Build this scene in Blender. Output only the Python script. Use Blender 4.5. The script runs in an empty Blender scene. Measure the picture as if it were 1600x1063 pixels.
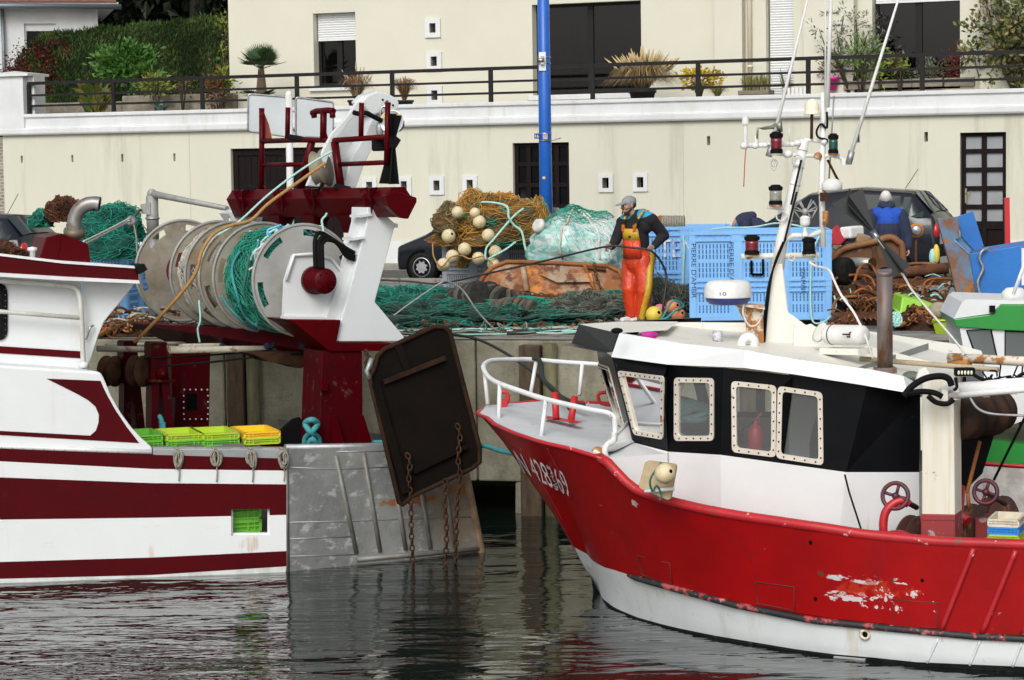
import bpy, bmesh, math, random
from mathutils import Vector as V, Matrix, noise as NZ
EXPO = -0.06
R = random.Random(11)
SC = bpy.context.scene
COL = SC.collection
F, CX, CY = 3800.0, 800.0, 531.5
CAMZ, QZ = 4.6, 2.29                       # eye and quay top above the water (z = 0)
CAM = V((0, 0, CAMZ))
pit = math.atan(277.5 / F); rho = 0.015
fw = V((0, math.cos(pit), -math.sin(pit))); r0 = V((1, 0, 0)); u0 = V((0, math.sin(pit), math.cos(pit)))
rt = r0 * math.cos(rho) - u0 * math.sin(rho); upv = r0 * math.sin(rho) + u0 * math.cos(rho)
Z = V((0, 0, 1))
def ray(px, py): return fw * F + rt * (px - CX) - upv * (py - CY)
def P(px, py, D):
 d = ray(px, py); return CAM + d * (D / d.y)
def G(px, D, z=QZ):
 py = 500.0
 for _ in range(4):
  p = P(px, py, D); py += (p.z - z) * F / D
 return P(px, py, D)
def pxof(p):
 d = p - CAM; k = d.dot(fw)
 return CX + F * d.dot(rt) / k, CY - F * d.dot(upv) / k
class PL:                                   # an upright plane: origin, horizontal direction u, normal n towards the water
 def __init__(s, o, ang):
  a = math.radians(ang); s.o = o; s.u = V((math.cos(a), -math.sin(a), 0)); s.n = s.u.cross(Z)
 def hit(s, px, py):
  d = ray(px, py); return CAM + d * ((s.o - CAM).dot(s.n) / d.dot(s.n))
 def off(s, k): q = PL(s.o + s.n * k, 0); q.u = s.u; q.n = s.n; return q
 def uz(s, px, py): h = s.hit(px, py); return (h - s.o).dot(s.u), h.z
 def at(s, u, z, k=0): q = s.o + s.u * u + s.n * k; return V((q.x, q.y, z))
 def poly(s, pts, k=0): return [s.hit(x, y) + s.n * k for x, y in pts]
def plane(px, D, ang=0): return PL(P(px, 500, D), ang)
def lerp(a, b, t): return a + (b - a) * t
def interp(pts, x):
 if x <= pts[0][0]: return pts[0][1]
 for (x0, y0), (x1, y1) in zip(pts, pts[1:]):
  if x <= x1: return y0 + (y1 - y0) * (x - x0) / (x1 - x0)
 return pts[-1][1]
class MB:
 def __init__(s): s.v = []; s.f = []; s.m = []; s.s = []
 def add(s, vs, fs, m=0, sm=False):
  b = len(s.v); s.v += [V(p) for p in vs]
  for f in fs: s.f.append([i + b for i in f]); s.m.append(m); s.s.append(sm)
  return s
 def quad(s, a, b, c, d, m=0): return s.add([a, b, c, d], [(0, 1, 2, 3)], m)
 def prism(s, pts, vec, m=0):
  n = len(pts); vec = V(vec)
  return s.add(list(pts) + [p + vec for p in pts], [tuple(range(n)), tuple(range(2 * n - 1, n - 1, -1))] + [(i, (i + 1) % n, n + (i + 1) % n, n + i) for i in range(n)], m)
 def hexa(s, p, m=0): return s.add(p, [(0, 1, 2, 3), (7, 6, 5, 4), (0, 4, 5, 1), (1, 5, 6, 2), (2, 6, 7, 3), (3, 7, 4, 0)], m)
 def box(s, c, sz, m=0, rot=None):
  h = V(sz) / 2; p = []
  for z in (-1, 1):
   for x, y in ((-1, -1), (1, -1), (1, 1), (-1, 1)):
    q = V((x * h.x, y * h.y, z * h.z)); p.append(V(c) + (rot @ q if rot else q))
  return s.hexa(p, m)
 def bar(s, a, b, w, h, m=0, up=Z):          # square bar from a to b
  a, b = V(a), V(b); d = (b - a).normalized(); x = d.cross(up)
  x = x.normalized() if x.length > 1e-4 else V((1, 0, 0)); y = x.cross(d).normalized(); p = []
  for q in (a, b):
   for i, j in ((-1, -1), (1, -1), (1, 1), (-1, 1)): p.append(q + x * (i * w / 2) + y * (j * h / 2))
  return s.hexa(p, m)
 def tube(s, pts, r, n=8, m=0, closed=False, cap=True):
  pts = [V(p) for p in pts]; k = len(pts); rs = r if isinstance(r, (list, tuple)) else [r] * k
  b = len(s.v); nx = None
  for i, p in enumerate(pts):
   if closed: d = pts[(i + 1) % k] - pts[i - 1]
   else: d = pts[min(i + 1, k - 1)] - pts[max(i - 1, 0)]
   d = d.normalized() if d.length > 1e-9 else V((0, 0, 1))
   if nx is None:
    nx = d.cross(Z if abs(d.z) < .9 else V((1, 0, 0))).normalized()
   else:
    nx = nx - d * nx.dot(d); nx = nx.normalized() if nx.length > 1e-6 else d.orthogonal().normalized()
   ny = d.cross(nx)
   for j in range(n):
    a = 2 * math.pi * j / n; s.v.append(p + (nx * math.cos(a) + ny * math.sin(a)) * rs[i])
  for i in range(k if closed else k - 1):
   for j in range(n):
    i2 = (i + 1) % k; s.f.append([b + i * n + j, b + i * n + (j + 1) % n, b + i2 * n + (j + 1) % n, b + i2 * n + j]); s.m.append(m); s.s.append(True)
  if cap and not closed:
   s.f.append([b + j for j in range(n)][::-1]); s.f.append([b + (k - 1) * n + j for j in range(n)]); s.m += [m, m]; s.s += [False, False]
  return s
 def lathe(s, prof, o, ax=Z, n=20, m=0, sm=True, ref=None):   # prof: (radius, height along ax)
  ax = V(ax).normalized(); x = (V(ref) - ax * V(ref).dot(ax)).normalized() if ref else ax.orthogonal().normalized(); y = ax.cross(x); b = len(s.v); k = len(prof)
  for r, h in prof:
   for j in range(n):
    a = 2 * math.pi * j / n; s.v.append(V(o) + ax * h + (x * math.cos(a) + y * math.sin(a)) * r)
  for i in range(k - 1):
   for j in range(n): s.f.append([b + i * n + j, b + i * n + (j + 1) % n, b + (i + 1) * n + (j + 1) % n, b + (i + 1) * n + j]); s.m.append(m); s.s.append(sm)
  if prof[0][0] > 1e-5: s.f.append([b + j for j in range(n)][::-1]); s.m.append(m); s.s.append(False)
  if prof[-1][0] > 1e-5: s.f.append([b + (k - 1) * n + j for j in range(n)]); s.m.append(m); s.s.append(False)
  return s
 def cyl(s, a, b, r, n=14, m=0):
  a, b = V(a), V(b); return s.lathe([(r, 0), (r, (b - a).length)], a, b - a, n, m)
 def ball(s, c, r, m=0, n=14, k=9, rot=None):
  r = V((r, r, r)) if isinstance(r, (int, float)) else V(r); vs = []; fs = []
  for i in range(k + 1):
   t = math.pi * i / k
   for j in range(n):
    a = 2 * math.pi * j / n; q = V((r.x * math.sin(t) * math.cos(a), r.y * math.sin(t) * math.sin(a), r.z * math.cos(t))); vs.append(V(c) + (rot @ q if rot else q))
  for i in range(k):
   for j in range(n): fs.append((i * n + j, i * n + (j + 1) % n, (i + 1) * n + (j + 1) % n, (i + 1) * n + j))
  return s.add(vs, fs, m, True)
 def capsule(s, a, b, ra, rb, n=12, m=0):
  a, b = V(a), V(b); L = max((b - a).length, 1e-4)
  pr = [(max(ra * math.sin(t * math.pi / 8), 1e-6), -ra * math.cos(t * math.pi / 8)) for t in range(0, 5)] + [(max(rb * math.cos(t * math.pi / 8), 1e-6), L + rb * math.sin(t * math.pi / 8)) for t in range(0, 5)]
  return s.lathe(pr, a, b - a, n, m)
 def grid(s, rows, m=0, sm=True, mf=None, skip=None):
  k = len(rows[0]); b = len(s.v)
  for r in rows: s.v += [V(p) for p in r]
  for i in range(len(rows) - 1):
   for j in range(k - 1):
    if skip and skip(i, j): continue
    s.f.append([b + i * k + j, b + i * k + j + 1, b + (i + 1) * k + j + 1, b + (i + 1) * k + j]); s.m.append(mf(i, j) if mf else m); s.s.append(sm)
  return s
 def build(s, name, mats, parent=None, bev=0, sub=0, weld=False, recalc=True):
  me = bpy.data.meshes.new(name); mats = mats if isinstance(mats, (list, tuple)) else [mats]
  o = bpy.data.objects.new(name, me); COL.objects.link(o)
  off = V((0, 0, 0))
  if parent is None and s.v:
   xs = [p.x for p in s.v]; ys = [p.y for p in s.v]; off = V(((min(xs) + max(xs)) / 2, (min(ys) + max(ys)) / 2, min(p.z for p in s.v))); o.location = off
  me.from_pydata([p - off for p in s.v], [], s.f)
  for m in mats: me.materials.append(m)
  me.polygons.foreach_set('material_index', s.m); me.polygons.foreach_set('use_smooth', s.s)
  if recalc or weld:
   bm = bmesh.new(); bm.from_mesh(me)
   bmesh.ops.remove_doubles(bm, verts=bm.verts, dist=1e-5)
   bmesh.ops.recalc_face_normals(bm, faces=bm.faces); bm.to_mesh(me); bm.free()
  me.update()
  if parent is not None: adopt(o, parent)
  else: INV[o.name] = Matrix.Translation(-off)
  if bev:
   b = o.modifiers.new('Bevel', 'BEVEL'); b.width = bev; b.segments = 2; b.limit_method = 'ANGLE'; b.angle_limit = .6
  if sub:
   b = o.modifiers.new('Sub', 'SUBSURF'); b.levels = b.render_levels = sub
  return o
INV = {}
def adopt(o, parent):
 o.parent = parent; m = Matrix.Identity(4); p = parent
 if p.name in INV: m = INV[p.name]
 o.matrix_parent_inverse = m
def tag(o, label=None, cat=None, group=None, kind=None):
 for k, v in (('label', label), ('category', cat), ('group', group), ('kind', kind)):
  if v: o[k] = v
 return o
def thing(name, label, cat, loc, group=None):
 o = bpy.data.objects.new(name, None); COL.objects.link(o); o.location = loc; o.empty_display_size = .1
 INV[o.name] = Matrix.Translation(-V(loc))
 return tag(o, label, cat, group)
def copy_tree(o, parent=None, label=None):
 c = o.copy(); COL.objects.link(c)
 if parent is not None: c.parent = parent
 if o.name in INV: INV[c.name] = INV[o.name]
 if label: c['label'] = label
 for ch in [q for q in o.children]: copy_tree(ch, c)
 return c
def wirenet(o, th, even=False):
 w = o.modifiers.new('Wire', 'WIREFRAME'); w.thickness = th; w.use_even_offset = even; w.use_boundary = True; return o
def remesh(o, vox, smooth=2):
 r = o.modifiers.new('Remesh', 'REMESH'); r.mode = 'VOXEL'; r.voxel_size = vox; r.use_smooth_shade = True
 if smooth: q = o.modifiers.new('Smooth', 'SMOOTH'); q.iterations = smooth; q.factor = .5
 return o
def textmesh(body, size=1.0):
 cu = bpy.data.curves.new('t', 'FONT'); cu.body = body; cu.size = size; cu.align_x = 'LEFT'
 ob = bpy.data.objects.new('t', cu); COL.objects.link(ob); bpy.context.view_layer.update()
 me = bpy.data.meshes.new_from_object(ob.evaluated_get(bpy.context.evaluated_depsgraph_get()))
 vs = [v.co.copy() for v in me.vertices]; fs = [tuple(p.vertices) for p in me.polygons]
 bpy.data.objects.remove(ob); bpy.data.meshes.remove(me); bpy.data.curves.remove(cu)
 if not vs: return [], [], 1, 1
 x0 = min(v.x for v in vs); x1 = max(v.x for v in vs); y0 = min(v.y for v in vs); y1 = max(v.y for v in vs)
 return [((v.x - x0) / (x1 - x0), (v.y - y0) / (y1 - y0)) for v in vs], fs, x1 - x0, y1 - y0
def mat(name, c, rough=.5, metal=0, c2=None, sc=4, lo=.35, hi=.65, st=None, patches=(), bump=0, bsc=60, bst=None, spec=.5, coat=0):
 m = bpy.data.materials.new(name); m.use_nodes = True; nt = m.node_tree; N = nt.nodes; L = nt.links
 b = N['Principled BSDF']; b.inputs['Roughness'].default_value = rough; b.inputs['Metallic'].default_value = metal
 b.inputs['Specular IOR Level'].default_value = spec; b.inputs['Coat Weight'].default_value = coat
 tc = N.new('ShaderNodeTexCoord')
 def nz(scale, stv, det=6, rg=.62):
  n = N.new('ShaderNodeTexNoise'); n.inputs['Scale'].default_value = scale; n.inputs['Detail'].default_value = det; n.inputs['Roughness'].default_value = rg
  if stv:
   mp = N.new('ShaderNodeMapping'); mp.inputs['Scale'].default_value = stv; L.new(tc.outputs['Object'], mp.inputs['Vector']); L.new(mp.outputs[0], n.inputs['Vector'])
  else: L.new(tc.outputs['Object'], n.inputs['Vector'])
  return n.outputs['Fac']
 def ramp(src, a, bb):
  r = N.new('ShaderNodeMapRange'); r.inputs['From Min'].default_value = a; r.inputs['From Max'].default_value = bb; r.clamp = True; L.new(src, r.inputs['Value']); return r.outputs[0]
 def mix(f, a, bb):
  x = N.new('ShaderNodeMix'); x.data_type = 'RGBA'; L.new(f, x.inputs['Factor'])
  for s, k in ((a, 'A'), (bb, 'B')):
   i = [q for q in x.inputs if q.name == k and q.type == 'RGBA'][0]
   if isinstance(s, tuple): i.default_value = (*s, 1)
   else: L.new(s, i)
  return [q for q in x.outputs if q.type == 'RGBA'][0]
 cur = c
 if c2: cur = mix(ramp(nz(sc, st), lo, hi), c, c2)
 fsum = None
 for pt in patches:                     # dict(c, sc, th, soft, st, at, rad): worn spots, rust, stains
  f = nz(pt.get('sc', 5), pt.get('st'), 8, .7)
  if 'at' in pt:
   vm = N.new('ShaderNodeMapping'); vm.vector_type = 'TEXTURE'; vm.inputs['Location'].default_value = pt['at']; vm.inputs['Scale'].default_value = pt['rad']; vm.inputs['Rotation'].default_value = (0, 0, pt.get('rz', 0))
   L.new(tc.outputs['Object'], vm.inputs['Vector']); ln = N.new('ShaderNodeVectorMath'); ln.operation = 'LENGTH'; L.new(vm.outputs[0], ln.inputs[0])
   k = ramp(ln.outputs['Value'], 1, .3); mu = N.new('ShaderNodeMath'); mu.operation = 'MULTIPLY_ADD'; L.new(k, mu.inputs[0]); mu.inputs[1].default_value = .5; L.new(f, mu.inputs[2])
   sb = N.new('ShaderNodeMath'); sb.operation = 'SUBTRACT'; L.new(mu.outputs[0], sb.inputs[0]); sb.inputs[1].default_value = .5; f = sb.outputs[0]
  th = pt['th'] - (.14 if 'at' in pt else .05); fr = ramp(f, th, th + pt.get('soft', .03))
  if pt.get('amt', 1) < 1:
   mu = N.new('ShaderNodeMath'); mu.operation = 'MULTIPLY'; L.new(fr, mu.inputs[0]); mu.inputs[1].default_value = pt['amt']; fr = mu.outputs[0]
  cur = mix(fr, cur, pt['c'])
 if isinstance(cur, tuple): b.inputs['Base Color'].default_value = (*cur, 1)
 else: L.new(cur, b.inputs['Base Color'])
 if bump:
  bn = N.new('ShaderNodeBump'); bn.inputs['Strength'].default_value = 1; bn.inputs['Distance'].default_value = bump; L.new(nz(bsc, bst, 4), bn.inputs['Height']); L.new(bn.outputs[0], b.inputs['Normal'])
 return m
M = {}
def glassmat(k, tint, dif, amt):
 m = bpy.data.materials.new(k); m.use_nodes = True; nt = m.node_tree; N = nt.nodes.new; N_ = nt.nodes; N_.remove(N_['Principled BSDF']); a = N('ShaderNodeBsdfTransparent'); a.inputs[0].default_value = (*tint, 1); g = N('ShaderNodeBsdfGlossy'); g.inputs['Roughness'].default_value = .03; d = N('ShaderNodeBsdfDiffuse'); d.inputs[0].default_value = (*dif, 1); f = N('ShaderNodeFresnel'); f.inputs[0].default_value = 1.5; x = N('ShaderNodeMixShader'); y = N('ShaderNodeMixShader'); y.inputs[0].default_value = amt
 L = nt.links.new; L(a.outputs[0], y.inputs[1]); L(d.outputs[0], y.inputs[2]); L(f.outputs[0], x.inputs[0]); L(y.outputs[0], x.inputs[1]); L(g.outputs[0], x.inputs[2]); L(x.outputs[0], N_['Material Output'].inputs[0]); M[k] = m; return m
RUST = (.16, .055, .018); RUSTD = (.05, .02, .01); RUSTO = (.33, .12, .025)
def mk(k, *a, **kw): M[k] = mat(k, *a, **kw); return M[k]
dirt = lambda th=.62, c=(.42, .38, .30), sc=3, st=(2, 2, .3), amt=.5: dict(c=c, sc=sc, th=th, soft=.12, st=st, amt=amt)
mk('render', (.60, .588, .487), .85, c2=(.565, .553, .458), sc=.7, st=(1, 1, .4), bump=.003, bsc=45, patches=[dirt(.59, (.38, .37, .29), 1.3, (1.3, 1.3, .1), .5), dict(c=(.36, .34, .27), sc=7, th=.74, soft=.04, amt=.35)])
mk('render_up', (.62, .605, .50), .85, c2=(.59, .575, .475), sc=.7, bump=.003, bsc=45)
mk('white_stone', (.66, .67, .67), .7, c2=(.58, .59, .59), sc=1.5, bump=.002, bsc=40, patches=[dirt(.6, (.45, .44, .40), 2, (2, 2, .2), .4)])
mk('white_wall', (.66, .67, .68), .8, c2=(.56, .57, .57), sc=1.2, bump=.004, bsc=30)
mk('dark_wood', (.008, .005, .0055), .65, spec=.1, c2=(.014, .009, .009), sc=6, st=(8, 8, .6), bump=.003, bsc=30)
mk('brown_alu', (.010, .008, .008), .5, spec=.25)
mk('rail_paint', (.009, .008, .009), .5, c2=(.016, .013, .013), sc=6, spec=.25)
mk('dark_glass', (.004, .005, .006), .06, spec=.18)
mk('frost_glass', (.30, .31, .33), .35, c2=(.26, .27, .28), sc=3)
mk('shutter', (.70, .71, .71), .5)
mk('black', (.004, .004, .004), .9, spec=.05)
mk('concrete', (.33, .31, .235), .9, c2=(.19, .175, .12), sc=1.6, bump=.015, bsc=16, patches=[dict(c=(.05, .042, .028), sc=.9, th=.60, soft=.2, st=(1, 1, .6), amt=.8), dict(c=(.08, .09, .04), sc=1.1, th=.63, soft=.1, amt=.6), dict(c=(.40, .38, .32), sc=11, th=.70, soft=.05, amt=.7)])
mk('conc_top', (.30, .285, .25), .9, c2=(.2, .185, .155), sc=2.2, bump=.01, bsc=25, patches=[dict(c=(.10, .08, .06), sc=3, th=.6, soft=.08, amt=.7)])
mk('asphalt', (.21, .225, .22), .85, c2=(.16, .17, .168), sc=1.5, bump=.004, bsc=120)
mk('asphalt_dk', (.075, .078, .078), .85, c2=(.05, .052, .053), sc=1.5, bump=.004, bsc=120)
mk('road_paint', (.62, .62, .60), .8, c2=(.4, .4, .39), sc=9)
mk('stonewall', (.26, .235, .185), .9, c2=(.15, .13, .10), sc=4, bump=.03, bsc=9)
mk('earth', (.035, .028, .018), .95, c2=(.02, .018, .012), sc=3)
mk('terrace', (.32, .30, .26), .9, c2=(.26, .24, .21), sc=2)
glassmat('villa_glass', (.30, .32, .34), (.02, .02, .02), .1)
# ================= camera, sky, light =================
cd = bpy.data.cameras.new('camera'); cam = bpy.data.objects.new('camera', cd); COL.objects.link(cam); SC.camera = cam
cd.sensor_width = 36; cd.lens = 36 * F / 1600; cd.clip_end = 3000; cd.clip_start = .5
mw = Matrix((rt, upv, -fw)).transposed().to_4x4(); mw.translation = CAM; cam.matrix_world = mw
W = bpy.data.worlds.new('World'); SC.world = W; W.use_nodes = True; wn = W.node_tree.nodes; wl = W.node_tree.links
sk = wn.new('ShaderNodeTexSky'); sk.sky_type = 'NISHITA'; sk.sun_disc = False; sk.sun_elevation = math.radians(38); sk.sun_rotation = math.radians(195); sk.dust_density = 4; sk.air_density = 1.2
hs = wn.new('ShaderNodeHueSaturation'); hs.inputs['Saturation'].default_value = .22
wl.new(sk.outputs[0], hs.inputs['Color']); wl.new(hs.outputs[0], wn['Background'].inputs['Color']); wn['Background'].inputs['Strength'].default_value = .15
sl = bpy.data.lights.new('sun', 'SUN'); sl.energy = 1.5; sl.angle = math.radians(30); sl.color = (1, .995, .97)
so = bpy.data.objects.new('sun', sl); COL.objects.link(so)
el, az = math.radians(38), math.radians(195)          # the veiled sun stands behind the camera's left shoulder
sd = V((math.sin(az) * math.cos(el), math.cos(az) * math.cos(el), math.sin(el)))
so.rotation_euler = (-sd).to_track_quat('-Z', 'Y').to_euler()
SC.view_settings.view_transform = 'Standard'; SC.view_settings.look = 'None'; SC.view_settings.exposure = EXPO; SC.view_settings.gamma = 1
# ================= water and ground =================
wm = bpy.data.materials.new('harbour_water'); wm.use_nodes = True; nt = wm.node_tree; b = nt.nodes['Principled BSDF']
b.inputs['Base Color'].default_value = (.006, .012, .010, 1); b.inputs['Roughness'].default_value = .015; b.inputs['IOR'].default_value = 2.0
tc = nt.nodes.new('ShaderNodeTexCoord'); prev = None
for sx, sy, det, dist in ((.45, .9, 1, .05), (.95, 2.7, 2, .026), (2.6, 6.5, 2, .0075), (6, 14, 1, .0012)):
 mp = nt.nodes.new('ShaderNodeMapping'); mp.inputs['Scale'].default_value = (sx, sy, 1); mp.inputs['Rotation'].default_value = (0, 0, .12)
 n = nt.nodes.new('ShaderNodeTexNoise'); n.inputs['Scale'].default_value = 1; n.inputs['Detail'].default_value = det; n.inputs['Distortion'].default_value = .6
 bp = nt.nodes.new('ShaderNodeBump'); bp.inputs['Distance'].default_value = dist
 nt.links.new(tc.outputs['Object'], mp.inputs[0]); nt.links.new(mp.outputs[0], n.inputs['Vector']); nt.links.new(n.outputs['Fac'], bp.inputs['Height'])
 if prev: nt.links.new(prev, bp.inputs['Normal'])
 prev = bp.outputs[0]
nt.links.new(prev, b.inputs['Normal'])
tag(MB().quad((-90, -60, 0), (90, -60, 0), (90, 45, 0), (-90, 45, 0)).build('water', wm), kind='structure')
QP = PL(P(800, 500, 31.7), 13.9)           # face of the quay
WP = PL(P(800, 500, 53.3), 24)             # face of the lower house wall
def along(pl, u, k): return V((pl.o.x, pl.o.y, 0)) + pl.u * u + pl.n * k
def sheet(name, pl_pts, z, m):
 return tag(MB().add([V((p.x, p.y, z)) for p in pl_pts], [tuple(range(len(pl_pts)))]).build(name, m), kind='structure')
sheet('quay_ground', [along(QP, -60, 0), along(QP, 60, 0), along(WP, 60, -.3), along(WP, -60, -.3)], QZ, M['asphalt'])
sheet('quay_edge_paving', [along(QP, -60, 0), along(QP, 60, 0), along(QP, 60, -1.15), along(QP, -60, -1.15)], QZ + .004, M['conc_top'])
sheet('road', [along(WP, -60, 6.3), along(WP, 60, 6.3), along(WP, 60, 1.3), along(WP, -60, 1.3)], QZ + .004, M['asphalt_dk'])
k = MB()
for i in range(60): k.box(along(WP, -30 + i * 1.0, 6.4) + V((0, 0, QZ + .05)), (.985, .14, .1), 0, Matrix.Rotation(math.radians(-24), 3, 'Z'))
tag(k.build('kerb', M['conc_top'], bev=.01), kind='structure')
mk_ = MB()
for i in range(9): mk_.add([along(WP, -16 + i * 4, q) + WP.u * du + V((0, 0, QZ + .008)) for du, q in ((0, 3.6), (1.6, 3.6), (1.6, 3.72), (0, 3.72))], [(0, 1, 2, 3)])
tag(mk_.build('road_marking', M['road_paint']), kind='structure')
k = MB().prism([along(WP, -60, 1.3) + V((0, 0, QZ)), along(WP, 60, 1.3) + V((0, 0, QZ)), along(WP, 60, 1.3) + V((0, 0, QZ + .1)), along(WP, -60, 1.3) + V((0, 0, QZ + .1))], WP.n * -1.5)
tag(k.build('pavement', M['conc_top']), kind='structure')
sheet('terrace_ground', [along(WP, -60, -.35), along(WP, 60, -.35), along(WP, 60, -70), along(WP, -60, -70)], 5.82, M['terrace'])
h = MB(); rows = []
for i in range(13):
 rows.append([along(WP, -70 + j * 10, -14 - i * 6) + V((0, 0, 5.7 + max(0, i - 1) * 1.5 + NZ.noise(V((j * .7, i * .6, 3))) * .8)) for j in range(15)])
tag(h.grid(rows).build('hillside', M['earth']), kind='structure')
qw = thing('quay_wall', 'weathered grey concrete quay wall standing behind the moored boats', 'wall', along(QP, 0, 0))
def qz(y): return QP.uz(800, y)[1]
w = MB(); zb = .42
xs = [-40, -14] + [-11 + i * 3.5 for i in range(8)] + [20, 40]
for a, c in zip(xs, xs[1:]):
 t = .012 * R.random()
 w.hexa([QP.at(a + .008, zb, t), QP.at(c - .008, zb, t), QP.at(c - .008, QZ - .005, t), QP.at(a + .008, QZ - .005, t), QP.at(a + .008, zb, -1.1), QP.at(c - .008, zb, -1.1), QP.at(c - .008, QZ - .005, -1.1), QP.at(a + .008, QZ - .005, -1.1)])
w.hexa([QP.at(-40, -1.5, -2.6), QP.at(40, -1.5, -2.6), QP.at(40, QZ - .01, -2.6), QP.at(-40, QZ - .01, -2.6), QP.at(-40, -1.5, -3), QP.at(40, -1.5, -3), QP.at(40, QZ - .01, -3), QP.at(-40, QZ - .01, -3)])
w.build('wall_panel', M['concrete'], qw, bev=.03)
for px, wd, y1, nm, mm in ((380, .24, 830, 'fender_timber', 'pile_rust'), (836, .28, 840, 'fender_timber', 'pile_rust'), (1180, .25, 840, 'fender_timber', 'pile_rust')):
 u, z1 = QP.uz(px, y1); MB().hexa([QP.at(u - wd / 2, z1, .012), QP.at(u + wd / 2, z1, .012), QP.at(u + wd / 2, QZ - .06, .012), QP.at(u - wd / 2, QZ - .06, .012)] + [QP.at(u - wd / 2, z1, .2), QP.at(u + wd / 2, z1, .2), QP.at(u + wd / 2, QZ - .06, .2), QP.at(u - wd / 2, QZ - .06, .2)]).build(nm, mk('pile_rust', (.05, .03, .018), .9, c2=(.10, .07, .04), sc=5, st=(3, 3, .5), bump=.01, bsc=25) if 'pile_rust' not in M else M['pile_rust'], qw, bev=.02)
for px in (405, 866):
 u, z1 = QP.uz(px, 850); MB().cyl(QP.at(u, -1, .1), QP.at(u, QZ - .04, .1), .09, 14).build('round_pile', mk('pile_olive', (.17, .15, .08), .85, c2=(.08, .08, .04), sc=5, st=(2, 2, .5), bump=.006) if 'pile_olive' not in M else M['pile_olive'], qw)
for px, y in ((818, 790), (300, 790), (560, 800), (1450, 800)):
 u, _ = QP.uz(px, y); MB().hexa([QP.at(u + dx, z, kk) for kk in (-.02, -.5) for dx, z in ((-.15, -1), (.14, -1), (.16, zb + .02), (-.12, zb + .02))]).build('concrete_pile', M['concrete'], qw, bev=.05)
# ================= lower wall of the house =================
def wall_holes(pl, r, holes, dep, m=0, mb=None, k=0):
 """front face of a wall over rect r=(u0,z0,u1,z1) with real openings and their reveals"""
 mb = mb or MB(); us = sorted({r[0], r[2], *[h[0] for h in holes], *[h[2] for h in holes]}); zs = sorted({r[1], r[3], *[h[1] for h in holes], *[h[3] for h in holes]})
 for a, c in zip(us, us[1:]):
  for z0, z1 in zip(zs, zs[1:]):
   cu, cz = (a + c) / 2, (z0 + z1) / 2
   if not any(h[0] < cu < h[2] and h[1] < cz < h[3] for h in holes): mb.quad(pl.at(a, z0, k), pl.at(c, z0, k), pl.at(c, z1, k), pl.at(a, z1, k), m)
 for h in holes:
  a, z0, c, z1 = h; d = dep
  for q in ((a, z0, a, z1), (c, z1, c, z0), (a, z1, c, z1), (c, z0, a, z0)):
   mb.quad(pl.at(q[0], q[1], k), pl.at(q[2], q[3], k), pl.at(q[2], q[3], k - d), pl.at(q[0], q[1], k - d), m)
 return mb
def rect(pl, x0, y0, x1, y1):
 a, z1 = pl.uz(x0, (y0 + y1) / 2)[0], pl.uz((x0 + x1) / 2, y0)[1]; c, z0 = pl.uz(x1, (y0 + y1) / 2)[0], pl.uz((x0 + x1) / 2, y1)[1]
 return [a, z0, c, z1]
def pbox(pl, u0_, z0, u1_, z1, k0, k1, m=0, mb=None):
 mb = mb or MB(); return mb.hexa([pl.at(u0_, z0, k0), pl.at(u1_, z0, k0), pl.at(u1_, z1, k0), pl.at(u0_, z1, k0), pl.at(u0_, z0, k1), pl.at(u1_, z0, k1), pl.at(u1_, z1, k1), pl.at(u0_, z1, k1)], m)
uL = WP.uz(6, 280)[0]; uR = WP.uz(1750, 280)[0]; ztop = WP.uz(800, 195)[1]; zfl = WP.uz(800, 164)[1]
lw = thing('terrace_wall', 'long cream rendered lower house wall with white cornice and small vents', 'wall', along(WP, 0, 0) + V((0, 0, QZ)))
ZB = QZ + .1
gar = rect(WP, 362, 231, 536, 410); gar[1] = ZB
dor = rect(WP, 810, 223, 890, 410); dor[1] = ZB; dor[0] -= .12
rdo = rect(WP, 1500, 207, 1572, 400); rdo[1] = ZB
vents = [rect(WP, x - 11.5, y - 14.5, x + 11.5, y + 14.5) for x, y in ((578, 292), (632, 291), (683, 290), (735, 289), (947, 286), (1001, 285))]
slots = [rect(WP, x - w_, y - h_, x + w_, y + h_) for x, y, w_, h_ in ((34, 249, 1.6, 5.5), (113, 248, 1.6, 5.5), (191, 247, 1.7, 6), (272.5, 246, 1.6, 6), (1107, 220, 2.6, 7), (1340, 216, 3, 7), (1447, 214, 2.8, 7.5))]
vh = [[(a + c) / 2 - .075, (z0 + z1) / 2 - .11, (a + c) / 2 + .075, (z0 + z1) / 2 + .11] for a, z0, c, z1 in vents]
wm_ = wall_holes(WP, (uL, ZB, uR, ztop), [gar, dor, rdo] + vh + slots, .22)
wm_.quad(WP.at(uL, ZB, 0), WP.at(uL, ztop, 0), WP.at(uL, ztop, -9), WP.at(uL, ZB, -9))
wm_.build('wall', M['render'], lw)
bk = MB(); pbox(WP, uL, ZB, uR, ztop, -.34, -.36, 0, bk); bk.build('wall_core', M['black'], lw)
pl_ = MB(); zpl = WP.uz(625, 377)[1]; cuts = [uL, gar[0], gar[2], dor[0], dor[2], rdo[0], rdo[2], uR]
for i in range(0, 8, 2): pbox(WP, cuts[i], ZB, cuts[i + 1], zpl, .0, .03, 0, pl_)
pl_.build('plinth', M['white_stone'], lw)
co = MB(); sec = [(0, 0), (.10, .0), (.13, .04), (.13, .15), (.05, .18), (.05, .40), (.10, .42), (.10, .50), (0, .50)]
pts = [WP.at(uL - .12, ztop + z, k_) for k_, z in sec]; co.prism(pts, WP.u * (uR - uL + .12)); co.build('cornice', M['white_stone'], lw, bev=.012)
r_ = rect(WP, -10, 120, 41, 205); pr = MB(); pbox(WP, r_[0], ztop + .02, r_[2], r_[3], .12, -.6, 0, pr); pr.build('gate_pier', M['white_stone'], lw, bev=.015)
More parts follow.
